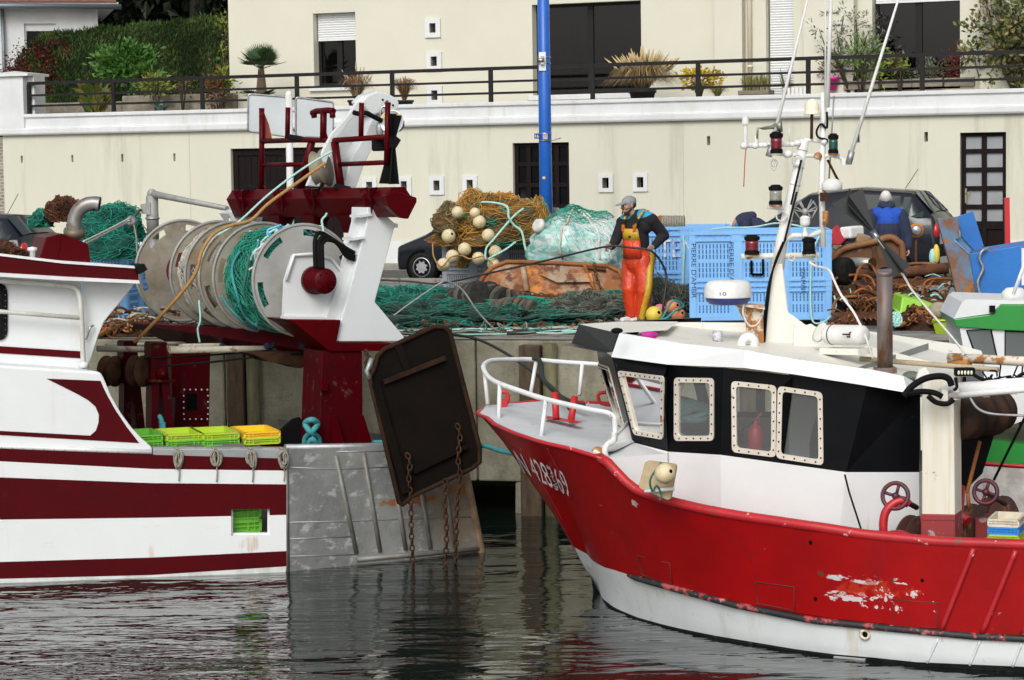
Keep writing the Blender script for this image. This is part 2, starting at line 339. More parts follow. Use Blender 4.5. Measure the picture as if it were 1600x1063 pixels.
cp = MB(); zc = r_[3]; pbox(WP, r_[0] - .1, zc, r_[2] + .2, zc + .06, .2, -.68, 0, cp)
cp.add([WP.at(r_[0] - .08, zc + .06, .18), WP.at(r_[2] + .18, zc + .06, .18), WP.at(r_[2] + .18, zc + .06, -.66), WP.at(r_[0] - .08, zc + .06, -.66), WP.at((r_[0] + r_[2]) / 2, zc + .14, -.24)], [(0, 1, 4), (1, 2, 4), (2, 3, 4), (3, 0, 4)]); cp.build('pier_cap', M['white_stone'], lw)
p2_ = MB(); pbox(WP, r_[2] + .003, ztop + .5, WP.uz(52, 160)[0], zc - .003, -.05, -.5, 0, p2_); p2_.build('gate_pier', M['white_stone'], lw)
for (a, z0, c, z1), h_ in zip(vents, vh):
 f_ = wall_holes(WP, (a, z0, c, z1), [h_], .18, k=.04)
 for q in ((a, z0, a, z1), (c, z1, c, z0), (a, z1, c, z1), (c, z0, a, z0)): f_.quad(WP.at(q[0], q[1], .04), WP.at(q[2], q[3], .04), WP.at(q[2], q[3], .001), WP.at(q[0], q[1], .001))
 f_.build('vent_block', M['white_stone'], lw)
ej = MB()
for px in (297, 1068):
 u = WP.uz(px, 280)[0]; pbox(WP, u - .008, ZB + .6, u + .008, ztop - .002, .0, .003, 0, ej)
ej.build('joint', mk('joint', (.44, .43, .35), .9), lw)
g = MB(); a, z0, c, z1 = gar; pbox(WP, a, z0, c, z1, -.14, -.2, 0, g)
for i in range(2):
 x0 = lerp(a, c, i / 2); x1 = lerp(a, c, (i + 1) / 2)
 for bx in ((x0 + .01, z0, x0 + .14, z1), (x1 - .14, z0, x1 - .01, z1), (x0 + .14, z1 - .16, x1 - .14, z1), (x0 + .14, z0, x1 - .14, z0 + .2)): pbox(WP, *bx, -.14, -.09, 0, g)
 n_ = 7
 for j in range(n_): pbox(WP, lerp(x0 + .14, x1 - .14, j / n_) + .004, z0 + .2, lerp(x0 + .14, x1 - .14, (j + 1) / n_) - .004, z1 - .16, -.139, -.12, 0, g)
g.build('garage_door', M['dark_wood'], lw)
def glazed_door(rc, cols, rows, zs, glass, handle):
 a, z0, c, z1 = rc; fr = MB(); gl = MB()
 pbox(WP, a, z0, c, lerp(z0, z1, .3), -.17, -.14, 0, fr)
 us = [lerp(a, c, i / cols) for i in range(cols + 1)]
 for i, u in enumerate(us): e = .05 if 0 < i < cols else .09; pbox(WP, max(a, u - e), z0, min(c, u + e), z1, -.155, -.10, 0, fr)
 zz = [lerp(lerp(z0, z1, .3), z1, i / rows) for i in range(rows + 1)]
 for i, z in enumerate(zz): e = .045 if 0 < i < rows else .08; pbox(WP, a, max(z0, z - e), c, min(z1, z + e), -.15, -.105, 0, fr)
 pbox(WP, a, lerp(z0, z1, .3), c, z1, -.165, -.15, 0, gl)
 d = fr.build('door', M['dark_wood'], lw); gl.build('pane', glass, d)
 if handle:
  hb = MB(); hu = a + .1; pbox(WP, hu - .02, z0 + 1.25, hu + .02, z0 + 1.55, -.10, -.085, 0, hb); hb.tube([WP.at(hu, z0 + 1.45, -.085), WP.at(hu, z0 + 1.45, -.05), WP.at(hu + .1, z0 + 1.45, -.05)], .012, 6); hb.build('handle', M['brass'], d)
mk('brass', (.45, .38, .22), .35, 1)
dd = dor[:]; glazed_door(dd, 4, 4, None, M['dark_glass'], False)
glazed_door(rdo, 2, 5, None, M['frost_glass'], True)
sw_ = MB(); pbox(WP, WP.uz(-160, 280)[0], QZ, WP.uz(5, 300)[0], WP.uz(0, 214)[1], -.35, -.9, 0, sw_)
stm = mk('rubble', (.30, .27, .22), .9, c2=(.2, .18, .15), sc=5, bump=.02, bsc=12)
n3 = stm.node_tree; br = n3.nodes.new('ShaderNodeTexBrick'); br.inputs['Scale'].default_value = 3.2; br.inputs['Color1'].default_value = (.34, .31, .26, 1); br.inputs['Color2'].default_value = (.2, .18, .15, 1); br.inputs['Mortar'].default_value = (.42, .40, .36, 1); br.inputs['Mortar Size'].default_value = .03
mp3 = n3.nodes.new('ShaderNodeMapping'); mp3.inputs['Rotation'].default_value = (math.pi / 2, 0, 0); t3 = n3.nodes.new('ShaderNodeTexCoord'); n3.links.new(t3.outputs['Object'], mp3.inputs[0]); n3.links.new(mp3.outputs[0], br.inputs['Vector']); n3.links.new(br.outputs['Color'], n3.nodes['Principled BSDF'].inputs['Base Color'])
tag(sw_.build('stone_wall', stm), 'rubble stone wall end at the far left beside the cream wall', 'wall')
# ================= railing =================
RP = WP.off(.03)
rl = thing('terrace_railing', 'dark metal railing with three horizontal bars along the terrace edge', 'railing', WP.at(0, zfl))
zt = RP.uz(767, 107)[1]; zbar = [RP.uz(767, y)[1] for y in (107.5, 128, 146)]
u_a = RP.uz(44, 150)[0]
for z, h_, w_ in zip(zbar, (.075, .05, .05), (.06, .04, .04)): MB().bar(RP.at(u_a, z), RP.at(uR, z), w_, h_).build('rail', M['rail_paint'], rl)
for px in (45, 177, 316, 464, 613, 767, 926, 1091, 1263, 1441, 1635):
 u = RP.uz(px, 140)[0]; MB().bar(RP.at(u, ztop + .49), RP.at(u, zt - .037), .09, .06, up=RP.n).build('post', M['rail_paint'], rl)
# ================= villa =================
VP = WP.off(-2.6)
vl = thing('villa', 'large cream villa with brown framed windows above the terrace', 'house', along(VP, 0, 0) + V((0, 0, 5.82)))
vL = VP.uz(358, 80)[0]; vR = VP.uz(1700, 80)[0]; vtop = 12.6
w1 = rect(VP, 490, 20, 556, 134); w2 = rect(VP, 832, 4, 1002, 147); w3 = rect(VP, 1197, -30, 1240, 158); w4 = rect(VP, 1363, -26, 1500, 140)
w1[0] -= .0
vv = [rect(VP, x - 12, y - 15, x + 12, y + 15) for x, y in ((677, 44), (679, 96), (680, 149))]
vvh = [[(a + c) / 2 - .08, (z0 + z1) / 2 - .11, (a + c) / 2 + .08, (z0 + z1) / 2 + .11] for a, z0, c, z1 in vv]
vb = wall_holes(VP, (vL, 5.82, vR, vtop), [w1, w2, w3, w4] + vvh, .35)
vb.quad(VP.at(vL, 5.82), VP.at(vL, vtop), VP.at(vL, vtop, -9), VP.at(vL, 5.82, -9)); vb.quad(VP.at(vR, 5.82), VP.at(vR, vtop), VP.at(vR, vtop, -9), VP.at(vR, 5.82, -9)); vb.quad(VP.at(vL, 5.82, -9), VP.at(vL, vtop, -9), VP.at(vR, vtop, -9), VP.at(vR, 5.82, -9))
vb.build('wall', M['render_up'], vl)
c_ = MB(); pbox(VP, vL + .3, 5.82, vR - .3, vtop, -1.2, -1.3, 0, c_); c_.build('room_wall', mk('room', (.10, .09, .075), .9), vl)
pi = MB(); r1 = rect(VP, 1122, -40, 1165, 150); pbox(VP, r1[0], 5.82, r1[2], vtop, .002, .25, 0, pi); r1 = rect(VP, 1262, -40, 1340, 150); pbox(VP, r1[0], 5.82, r1[2], vtop, .002, .3, 0, pi); r1 = rect(VP, 1537, -40, 1700, 150); pbox(VP, r1[0], 5.82, r1[2], vtop, .002, .35, 0, pi); pi.build('wall_pier', M['render_up'], vl)
rf = MB(); rf.hexa([VP.at(vL - .5, vtop, .6), VP.at(vR + .5, vtop, .6), VP.at(vR + .5, vtop, -9.5), VP.at(vL - .5, vtop, -9.5), VP.at(vL - .5, vtop + .3, .6), VP.at(vR + .5, vtop + .3, .6), VP.at(vR + .5, vtop + .3, -9.5), VP.at(vL - .5, vtop + .3, -9.5)]); rf.build('roof', M['white_stone'], vl)
for (a, z0, c, z1), h_ in zip(vv, vvh):
 f_ = wall_holes(VP, (a, z0, c, z1), [h_], .3, k=.05)
 for q in ((a, z0, a, z1), (c, z1, c, z0), (a, z1, c, z1), (c, z0, a, z0)): f_.quad(VP.at(q[0], q[1], .05), VP.at(q[2], q[3], .05), VP.at(q[2], q[3], .001), VP.at(q[0], q[1], .001))
 vbk = f_.build('vent_block', M['white_stone'], vl)
 pbox(VP, h_[0], h_[1], h_[2], h_[3], -.26, -.28).build('vent_back', mk('ventback', (.10, .095, .085), .9) if 'ventback' not in M else M['ventback'], vbk)
def window(rc, leaves, shut, sill=True, glass='villa_glass'):
 a, z0, c, z1 = rc; fr = MB(); e = .07
 for bx in ((a, z0, a + e, z1), (c - e, z0, c, z1), (a + e, z1 - e, c - e, z1), (a + e, z0, c - e, z0 + e)): pbox(VP, *bx, -.33, -.25, 0, fr)
 for i in range(1, leaves): u = lerp(a, c, i / leaves); pbox(VP, u - e, z0 + e, u + e, z1 - e, -.325, -.255, 0, fr)
 w = fr.build('window', M['brown_alu'], vl)
 pbox(VP, a + e * .8, z0 + e * .8, c - e * .8, z1 - e * .8, -.30, -.29).build('pane', M[glass], w)
 if sill: pbox(VP, a - .1, z0 - .12, c + .1, z0 - .003, .09, -.34).build('sill', M['white_stone'], w, bev=.01)
 if shut > 0:
  sh = MB(); n_ = max(2, int((z1 - z0) * shut / .055)); zb_ = z1 - (z1 - z0) * shut
  for i in range(n_):
   za = lerp(zb_, z1, i / n_); zc_ = lerp(zb_, z1, (i + 1) / n_); sh.add([VP.at(a + .03, za, -.2), VP.at(c - .03, za, -.2), VP.at(c - .03, (za + zc_) / 2, -.185), VP.at(a + .03, (za + zc_) / 2, -.185), VP.at(c - .03, zc_ - .004, -.2), VP.at(a + .03, zc_ - .004, -.2)], [(0, 1, 2, 3), (3, 2, 4, 5)])
  pbox(VP, a + .03, zb_ - .03, c - .03, zb_, -.21, -.18, 0, sh); sh.build('shutter', M['shutter'], w)
 return w
a, z0, c, z1 = w1
window(w1, 2, .36); window(w2, 2, 0); window(w3, 1, .985, False); window(w4, 2, .16, False)
cu_ = MB()
for a0, a1 in ((.05, .28), (.36, .46)):
 rows = []
 for i in range(2): rows.append([VP.at(lerp(w2[0], w2[2], lerp(a0, a1, j / 12)), (w2[1] + .1, w2[3] - .1)[i], -.55 + .03 * math.sin(j * 2.2)) for j in range(13)])
 cu_.grid(rows)
cu_.build('curtain', mk('curtain', (.22, .22, .20), .9), vl)
dpx = rect(VP, 1160, -40, 1172, 150); ud = (dpx[0] + dpx[2]) / 2 + .1
dm = MB().tube([VP.at(ud, vtop, .06), VP.at(ud, 5.85, .06)], .05, 10)
for z in (6.6, 8.1, 9.6): dm.lathe([(.062, 0), (.062, .05)], VP.at(ud, z, .06), Z, 10)
dm.build('drainpipe', mk('pipe_cream', (.70, .62, .50), .6), vl)
# ================= neighbour house, hedge, plants =================
NP = PL(P(80, 40, 68), -13)
nh = thing('neighbour_house', 'white house with a slate gutter and small shuttered window behind the hedge', 'house', V((NP.o.x, NP.o.y, 5.8)))
nw = rect(NP, 38, 37, 88, 75); e1 = NP.uz(153, 40)[0]; e0 = NP.uz(-140, 40)[0]; zt_ = NP.uz(80, 7)[1]
b_ = wall_holes(NP, (e0, 5.8, e1, zt_), [nw], .2); b_.quad(NP.at(e1, 5.8), NP.at(e1, zt_), NP.at(e1, zt_, -7), NP.at(e1, 5.8, -7)); b_.build('wall', M['white_wall'], nh)
f_ = MB()
for bx in ((nw[0], nw[1], nw[0] + .06, nw[3]), (nw[2] - .06, nw[1], nw[2], nw[3]), (nw[0] + .06, nw[3] - .2, nw[2] - .06, nw[3])): pbox(NP, *bx, -.18, -.1, 0, f_)
w_ = f_.build('window', M['shutter'], nh); pbox(NP, *nw, -.17, -.16).build('pane', M['dark_glass'], w_)
gz = NP.uz(100, 11)[1]
MB().cyl(NP.at(e0, gz + .02, .5), NP.at(e1 + .62, gz - .03, .5), .075, 10).build('gutter', mk('zinc', (.17, .2, .22), .5, .6), nh)
pbox(NP, e0, gz + .02, e1 + .55, gz + .10, -7, .44).build('soffit', M['white_wall'], nh)
rf = MB(); rf.hexa([NP.at(e0, gz + .11, .5), NP.at(e1 + .5, gz + .11, .5), NP.at(e1 + .5, gz + .11, -7), NP.at(e0, gz + .11, -7), NP.at(e0 + .5, gz + 2.4, -3), NP.at(e1 - .6, gz + 2.4, -3), NP.at(e1 - .6, gz + 2.4, -3.5), NP.at(e0 + .5, gz + 2.4, -3.5)]); rf.build('roof', mk('tile', (.22, .09, .06), .8, c2=(.14, .06, .045), sc=5), nh)
MB().tube([NP.at(NP.uz(4, 30)[0], gz, .12), NP.at(NP.uz(4, 30)[0], 5.8, .12)], .05, 8).build('downpipe', M['zinc'], nh)
leafmats = {}
def lm(*cols):
 out = []
 for c in cols:
  if c not in leafmats:
   m = mat('leaf_%d' % len(leafmats), c, .55, spec=.3); leafmats[c] = m
  out.append(leafmats[c])
 return out
def rv(rnd):
 while True:
  q = V((rnd.uniform(-1, 1), rnd.uniform(-1, 1), rnd.uniform(-1, 1)))
  if .05 < q.length < 1: return q
def leaf(mb, p, d, nrm, l, w, m):
 d = d.normalized(); s = d.cross(nrm); s = s.normalized() if s.length > 1e-4 else d.orthogonal().normalized(); n2 = s.cross(d)
 mb.add([p, p + d * l * .45 + s * w / 2 + n2 * w * .15, p + d * l, p + d * l * .45 - s * w / 2 + n2 * w * .15], [(0, 1, 2), (0, 2, 3)], m)
def cloud(mb, c, rad, n, l, w, nm, clumps=14, seed=1, up=.3, spread=.33, hollow=.35):
 rnd = random.Random(seed); cs = []
 for _ in range(clumps):
  q = rv(rnd); q = q.normalized() * lerp(hollow, 1, rnd.random() ** .5); cs.append((V((q.x * rad[0], q.y * rad[1], q.z * rad[2])), rnd.random()))
 for _ in range(n):
  q, sh = rnd.choice(cs); g = V((rnd.gauss(0, spread * rad[0]), rnd.gauss(0, spread * rad[1]), rnd.gauss(0, spread * rad[2]))); p = q + g
  d = (V((p.x / rad[0], p.y / rad[1], p.z / rad[2])) + rv(rnd) * 1.0 + V((0, 0, up)))
  k = min(nm - 1, max(0, int((sh * .7 + rnd.random() * .5) * nm * .85))); leaf(mb, V(c) + p, d, rv(rnd), l * rnd.uniform(.6, 1.3), w * rnd.uniform(.7, 1.2), k)
 return mb
def grass(mb, base, n, h, spread, w, nm, seed=1, droop=.4):
 rnd = random.Random(seed)
 for _ in range(n):
  a = rnd.uniform(0, 6.283); k = rnd.random() ** .6; d = V((math.cos(a), math.sin(a), 0)); hh = h * rnd.uniform(.6, 1.1); b0 = V(base) + d * .1 * rnd.random() * spread; s = V((-d.y, d.x, 0)) * w / 2
  p1 = b0 + d * spread * k * .35 + Z * hh * .6; p2 = b0 + d * spread * k * .75 + Z * hh * (1 - droop * k * .4); p3 = b0 + d * spread * k * 1.15 + Z * hh * (1 - droop * k * 1.1)
  mb.add([b0 - s, b0 + s, p1 - s, p1 + s, p2 - s * .7, p2 + s * .7, p3], [(0, 1, 3, 2), (2, 3, 5, 4), (4, 5, 6)], rnd.randrange(nm))
 return mb
TZ = 5.82
HP = PL(P(200, 100, 62.5), 14)
def hz(px, y): return HP.uz(px, y)
hb = MB(); rnd = random.Random(5); top = [(-12, 84), (30, 68), (60, 58), (110, 52), (160, 46), (230, 40), (300, 33), (372, 28)]
tops = [(HP.uz(x, y)[0], HP.uz(x, y)[1]) for x, y in top]; hu0, hu1 = tops[0][0] + .3, tops[-1][0] + .5
ed = thing('hedge', 'long dark green conifer hedge behind the terrace garden', 'hedge', along(HP, (hu0 + hu1) / 2, -.7) + V((0, 0, TZ)))
us_ = [lerp(hu0 + .3, hu1, i / 12) for i in range(13)]; hh_ = lambda u: interp(tops, u) - .07 - max(0, 1 - (u - hu0) / 1.2) ** 2 * .9
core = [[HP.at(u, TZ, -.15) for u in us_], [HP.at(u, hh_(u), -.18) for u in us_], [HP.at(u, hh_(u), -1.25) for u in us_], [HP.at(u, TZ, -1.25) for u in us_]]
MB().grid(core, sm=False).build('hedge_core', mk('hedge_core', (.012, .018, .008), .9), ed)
for _ in range(23000):
 u = rnd.uniform(hu0, hu1); zt2 = interp(tops, u) + .10 * NZ.noise(V((u * 1.7, 0, 0)))
 if u < hu0 + 1.2: zt2 -= (1 - (u - hu0) / 1.2) ** 2 * .9
 if rnd.random() < .2: p = HP.at(u, zt2 + rnd.uniform(-.1, .05), rnd.uniform(-1.3, 0))
 else:
  z = rnd.uniform(TZ, zt2); p = HP.at(u, z, .12 * NZ.noise(V((u * 1.3, z * 1.3, 4))) + rnd.uniform(-.14, .05))
 d = V((rnd.uniform(-.5, .7), -.5 - rnd.random() * .5, rnd.uniform(.3, 1.2)))
 k = int(min(2.9, max(0, 1.5 + 2.4 * NZ.noise(V((u * 1.5, p.z * 2, 9))) + rnd.gauss(0, .5)))); leaf(hb, p, d, rv(rnd), rnd.uniform(.08, .20), rnd.uniform(.02, .04), k)
hb.build('foliage', lm((.04, .075, .022), (.075, .125, .033), (.12, .185, .055)), ed)
cr = MB()
for px, y, rr, n in ((30, 92, .5, 420), (52, 108, .4, 250), (62, 70, .25, 120), (76, 88, .3, 150), (78, 108, .22, 90), (86, 76, .3, 130), (100, 66, .25, 80), (74, 132, .12, 60), (16, 112, .3, 180)):
 cloud(cr, HP.hit(px, y + 8) + HP.n * .08, (rr * .8, .12, rr * .9), n, .075, .06, 3, 12, px, -.5)
tag(cr.build('creeper', lm((.085, .008, .009), (.05, .006, .007), (.15, .02, .015))), 'crimson autumn creeper climbing over the end of the hedge', 'creeper')
GP = PL(P(200, 160, 59.8), 20)
g_ = MB(); r_ = rect(GP, 52, 150, 330, 190); pbox(GP, r_[0], TZ, GP.uz(190, 160)[0], r_[3] - .13, 0, -.35, 0, g_); pbox(GP, GP.uz(190, 160)[0] + .01, TZ, r_[2] + .6, r_[3], .02, -.35, 0, g_)
tag(g_.build('garden_wall', M['stonewall'], bev=.04), 'low mossy stone wall in the terrace garden behind the railing', 'wall')
def bush(name, label, px, y, D, rad, n, l, w, cols, stem=None, clumps=16, seed=3, up=.3, cat='bush', spread=.3, group=None):
 c = P(px, y, D); t = thing(name, label, cat, V((c.x, c.y, TZ)), group); cloud(MB(), c, rad, n, l, w, len(cols), clumps, seed, up, spread).build('foliage', lm(*cols), t)
 s = MB()
 for i in range(stem or 4):
  a = i * 2.4; q = c + V((math.cos(a) * rad[0] * .6, math.sin(a) * rad[1] * .6, rad[2] * .3)); s.tube([V((c.x, c.y, TZ)), lerp(V((c.x, c.y, TZ)), q, .5) + V((0, 0, .1)), q], [.02, .015, .006], 5)
 s.build('stem', mk('bark', (.07, .05, .035), .9, c2=(.04, .03, .02), sc=9) if 'bark' not in M else M['bark'], t); return t
bush('shrub', 'rounded bright green shrub in front of the dark hedge', 198, 102, 60.6, (.62, .45, .5), 1700, .15, .085, ((.035, .10, .015), (.06, .16, .025), (.10, .21, .04)), seed=4, up=.3, clumps=30, spread=.22)
bush('shrub', 'trailing green shrub beside the rounded bright bush', 225, 117, 60.3, (.4, .3, .2), 350, .2, .08, ((.05, .13, .02), (.1, .2, .04)), seed=9)
bush('shrub', 'yellow green conifer shrub behind the second railing bay', 243, 135, 58.9, (.33, .25, .22), 700, .12, .04, ((.16, .19, .03), (.22, .24, .05), (.09, .13, .03)), seed=8)
bush('shrub', 'reddish brown twiggy shrub at the corner of the villa', 342, 150, 58.3, (.35, .25, .5), 500, .1, .06, ((.14, .05, .02), (.10, .07, .03), (.2, .06, .03)), seed=12)
bush('shrub', 'thin bare twiggy shrub above the low garden wall', 285, 133, 58.9, (.2, .2, .25), 60, .08, .05, ((.2, .09, .05), (.1, .06, .03)), 9, seed=13)
bush('shrub', 'yellow green broad leaved shrub at the foot of the villa corner', 349, 128, 58.4, (.12, .12, .2), 130, .2, .06, ((.2, .25, .03), (.1, .16, .02)), seed=14)
bush('shrub', 'loose yellow leaved vine hanging over the hedge by the villa', 352, 55, 60.5, (.2, .2, .65), 160, .13, .08, ((.12, .16, .03), (.18, .17, .03)), seed=15)
c = P(150, 176, 58.2); t = thing('broad_leaved_plant', 'large canna plant with yellowing green leaves behind the railing', 'plant', V((c.x, c.y, TZ))); lf = MB(); rnd = random.Random(3)
for i in range(70):
 a = rnd.uniform(0, 6.28); hh = rnd.uniform(.05, .72); b0 = V((c.x + math.cos(a) * .15, c.y + math.sin(a) * .15, TZ + hh * .8)); leaf(lf, b0, V((math.cos(a), math.sin(a) * .6, rnd.uniform(.3, 1.8))), V((0, -1, .5)), rnd.uniform(.3, .5), rnd.uniform(.1, .17), rnd.randrange(4))
lf.build('foliage', lm((.05, .10, .02), (.09, .14, .03), (.20, .19, .03), (.12, .09, .02)), t); s = MB()
for i in range(6): s.tube([V((c.x + .05 * i - .12, c.y, TZ)), V((c.x + .07 * i - .17, c.y - .05, TZ + .7))], .018, 6)
s.build('stem', lm((.09, .14, .03))[0], t)
c = P(251, 176, 58.0); a_ = MB(); grass(a_, (c.x, c.y, TZ), 16, .36, .35, .09, 2, 4, .2); tag(a_.build('agave', lm((.06, .13, .10), (.09, .17, .13))), 'small blue green agave on the terrace behind the railing', 'plant')
c = P(409, 160, 57.2); pt = thing('dwarf_palm', 'dwarf fan palm with a shaggy brown trunk against the villa wall', 'palm tree', V((c.x, c.y, TZ)))
top_ = P(408, 108, 57.2); tr = MB(); tr.tube([V((c.x, c.y, TZ)), lerp(V((c.x, c.y, TZ)), top_, .5), top_], [.10, .13, .07], 10)
rnd = random.Random(2)
for i in range(120):
 q = rnd.random(); a = rnd.uniform(0, 6.28); leaf(tr, lerp(V((c.x, c.y, TZ)), top_, q), V((math.cos(a), math.sin(a), .8)), Z, .16, .05, 0)
tr.build('trunk', mk('palm_bark', (.10, .065, .04), .95), pt)
for ci, (base, R_, n_) in enumerate(((top_, .42, 15), (P(402, 150, 57.1), .32, 8))):
 for i in range(n_):
  fr = MB(); a = rnd.uniform(0, 6.28); e_ = rnd.uniform(.2, 1.35) if ci == 0 else rnd.uniform(-.1, .5); d = V((math.cos(a) * math.cos(e_), math.sin(a) * math.cos(e_) * .8, math.sin(e_))); hub = base + d * R_ * .6; fr.tube([base, hub], .012, 5, 0); s_ = d.cross(Z).normalized()
  for j in range(13):
   w__ = (j - 6) / 6 * 1.0; dd_ = d * math.cos(w__) + s_ * math.sin(w__); leaf(fr, hub, dd_ - Z * .05, d.cross(s_), R_ * .95, .06, j % 2)
  fr.build('frond', lm((.045, .085, .035), (.075, .13, .05)), pt)
def pot(mb, c, r, h, m=0): return mb.lathe([(r * .72, 0), (r, h * .8), (r * 1.1, h * .8), (r * 1.1, h), (r * .95, h), (r * .9, h * .85), (0, h * .85)], c, Z, 16, m)
def potted_grass(label, px, D, h, sp, n, cols, pr, ph, potc, feather=0, seed=2, base_z=TZ, droop=.5):
 c = G(px, D, base_z); t = thing('potted_grass', label, 'potted plant', c, 'potted grasses on the terrace'); pot(MB(), c, pr, ph).build('pot', potc, t)
 m = MB(); grass(m, c + Z * ph * .9, n, h, sp, .016, len(cols), seed, droop); rnd = random.Random(seed)
 for i in range(feather):
  a = rnd.uniform(0, 6.28); k = rnd.random(); b0 = c + Z * ph; tip = b0 + V((math.cos(a), math.sin(a), 0)) * sp * k * 1.0 + Z * h * rnd.uniform(1.1, 1.5) * (1 - .25 * k)
  q = lerp(b0, tip, .7); m.tube([b0, q], .006, 4, 0); m.tube([q, lerp(q, tip, .4), tip], [.012, .028, .004], 5, len(cols) - 1)
 m.build('blades', lm(*cols), t)
mk('anthracite', (.028, .03, .034), .5); mk('pot_wood', (.26, .23, .18), .85, c2=(.15, .13, .10), sc=8, st=(1, 1, 8), bump=.003)
mk('pot_pink', (.62, .03, .28), .5)
potted_grass('tall feathery red brown grass in front of the shuttered window', 558, 55.6, .62, .45, 260, ((.22, .11, .05), (.28, .17, .09), (.15, .10, .04), (.42, .32, .2)), .2, .25, M['anthracite'], 9, 3)
potted_grass('short reddish grass in a dark pot left of the three vents', 632, 55.3, .55, .35, 260, ((.22, .10, .04), (.14, .13, .04), (.3, .16, .08)), .2, .22, M['anthracite'], 0, 4)
potted_grass('big golden pampas grass in a square black pot by the wide window', 1004, 53.0, .66, .85, 1300, ((.27, .17, .08), (.22, .13, .06), (.16, .13, .05), (.50, .38, .2)), .28, .36, M['anthracite'], 110, 5, TZ - .05, .8)
potted_grass('low green grass in a black bowl under the yellow shrub', 1092, 52.6, .38, .3, 130, ((.14, .17, .05), (.22, .22, .08)), .24, .12, M['anthracite'], 0, 6)
potted_grass('small pale grass tuft right of the yellow shrub', 1121, 52.4, .32, .3, 120, ((.18, .19, .07), (.26, .24, .1)), .14, .08, M['anthracite'], 0, 7)
bush('shrub', 'bright yellow leaved shrub in the pot by the villa wall', 1092, 122, 52.6, (.42, .3, .2), 420, .1, .07, ((.55, .36, .02), (.42, .30, .03), (.62, .46, .05)), seed=21, spread=.25)
def planter(label, x0, x1, y0, y1, D, plant):
 pl2 = plane((x0 + x1) / 2, D, 24); r = rect(pl2, x0, y0, x1, y1); t = thing('planter', label, 'planter', pl2.at((r[0] + r[2]) / 2, r[1], -.2), 'wooden planters along the terrace'); mb = MB()
 for i in range(2): pbox(pl2, r[0], lerp(r[1], r[3], i / 2) + .004, r[2], lerp(r[1], r[3], (i + 1) / 2) - .004, 0, -.03, 0, mb); pbox(pl2, r[0], lerp(r[1], r[3], i / 2) + .004, r[2], lerp(r[1], r[3], (i + 1) / 2) - .004, -.37, -.4, 0, mb)
 for u in (r[0], r[2] - .03): pbox(pl2, u, r[1] + .005, u + .03, r[3] - .005, -.03, -.37, 0, mb)
 mb.build('box', M['pot_wood'], t); so_ = MB(); pbox(pl2, r[0] + .03, r[1] + .02, r[2] - .03, r[3] - .05, -.03, -.37, 0, so_); so_.build('soil', M['earth'], t)
 m = MB(); plant(m, pl2, r); m.build('plants', CURM, t)
CURM = lm((.20, .19, .06), (.30, .27, .10), (.12, .13, .04))
def pg(m, pl2, r):
 for i in range(9): grass(m, pl2.at(lerp(r[0] + .08, r[2] - .08, i / 8), r[3] - .05, -.2), 34, .42, .12, .012, 3, i)
planter('wooden planter of upright pale grass in front of the white shutter', 1153, 1201, 141, 154, 53.2, pg)
def pc(seed, h, n, nm, l=.12, w=.05):
 def f(m, pl2, r):
  for i in range(6): cloud(m, pl2.at(lerp(r[0] + .12, r[2] - .12, i / 5), r[3] + h * .5, -.2), (.22, .2, h * .8), n // 6, l, w, nm, 6, seed + i)
 return f
CURM = lm((.16, .26, .04), (.22, .30, .04), (.07, .10, .02)); planter('wooden planter of lime green foliage under the olive tree', 1318, 1372, 126, 140, 52.4, pc(1, .3, 260, 3, .16, .05))
CURM = lm((.12, .15, .05), (.08, .10, .04)); planter('wooden planter of low grey green cushions left of the heather', 1378, 1424, 124, 137, 52.2, pc(7, .22, 420, 2, .08, .03))
CURM = lm((.16, .15, .11), (.10, .12, .06)); planter('wooden planter of silvery grey plants beside the railing post', 1425, 1472, 122, 136, 52.0, pc(5, .25, 420, 2, .08, .03))
CURM = lm((.20, .04, .03), (.12, .03, .02), (.26, .07, .05)); planter('wooden planter with a round crimson heather bush', 1475, 1522, 121, 135, 51.8, pc(9, .42, 900, 3, .09, .03))
CURM = lm((.10, .10, .05), (.14, .10, .07)); planter('wooden planter of dull twiggy plants with a wire trellis', 1526, 1582, 119, 133, 51.6, pc(12, .38, 520, 2, .09, .03))
tl = MB()
for i, (xa, ya) in enumerate(((1516, 66), (1525, 60), (1536, 60), (1548, 64), (1560, 68))): tl.tube([P(1530 + i * 4, 122, 51.6), P(xa, ya, 51.6)], .012, 5)
tl.tube([P(1518, 76, 51.6), P(1560, 76, 51.6)], .008, 5); tl.tube([P(1520, 92, 51.6), P(1557, 92, 51.6)], .008, 5)
tag(tl.build('plant_support', mk('cane', (.10, .07, .05), .8)), 'bare fan of dark canes standing in the last planter', 'trellis')
c = P(1299, 141, 52.6); t = thing('plant_pot', 'bright pink plant pot on the terrace ledge', 'pot', c); pot(MB(), c, .155, .28).build('pot', M['pot_pink'], t)
m = MB(); cloud(m, c + Z * .5, (.2, .2, .25), 220, .1, .04, 2, 8, 3); m.build('foliage', lm((.09, .12, .04), (.2, .1, .06)), t)
pl2 = plane(1247, 52.9, 24); t = thing('garden_bench', 'small white slatted bench below the roller shutter', 'bench', pl2.hit(1247, 156)); r = rect(pl2, 1226, 137, 1258, 152); mb = MB()
for i in range(6): u = lerp(r[0], r[2], i / 5); pbox(pl2, u - .03, r[1] - .1, u + .03, r[3], -.02, .01, 0, mb)
mb.build('backrest', M['shutter'], t); mb = MB(); pbox(pl2, r[0] - .05, r[1] - .16, r[2] + .05, r[1] - .11, .0, .4, 0, mb); mb.build('seat', M['shutter'], t)
for u in (r[0], r[2]): pbox(pl2, u - .03, TZ, u + .03, r[1] - .165, .3, .36).build('leg', M['shutter'], t)
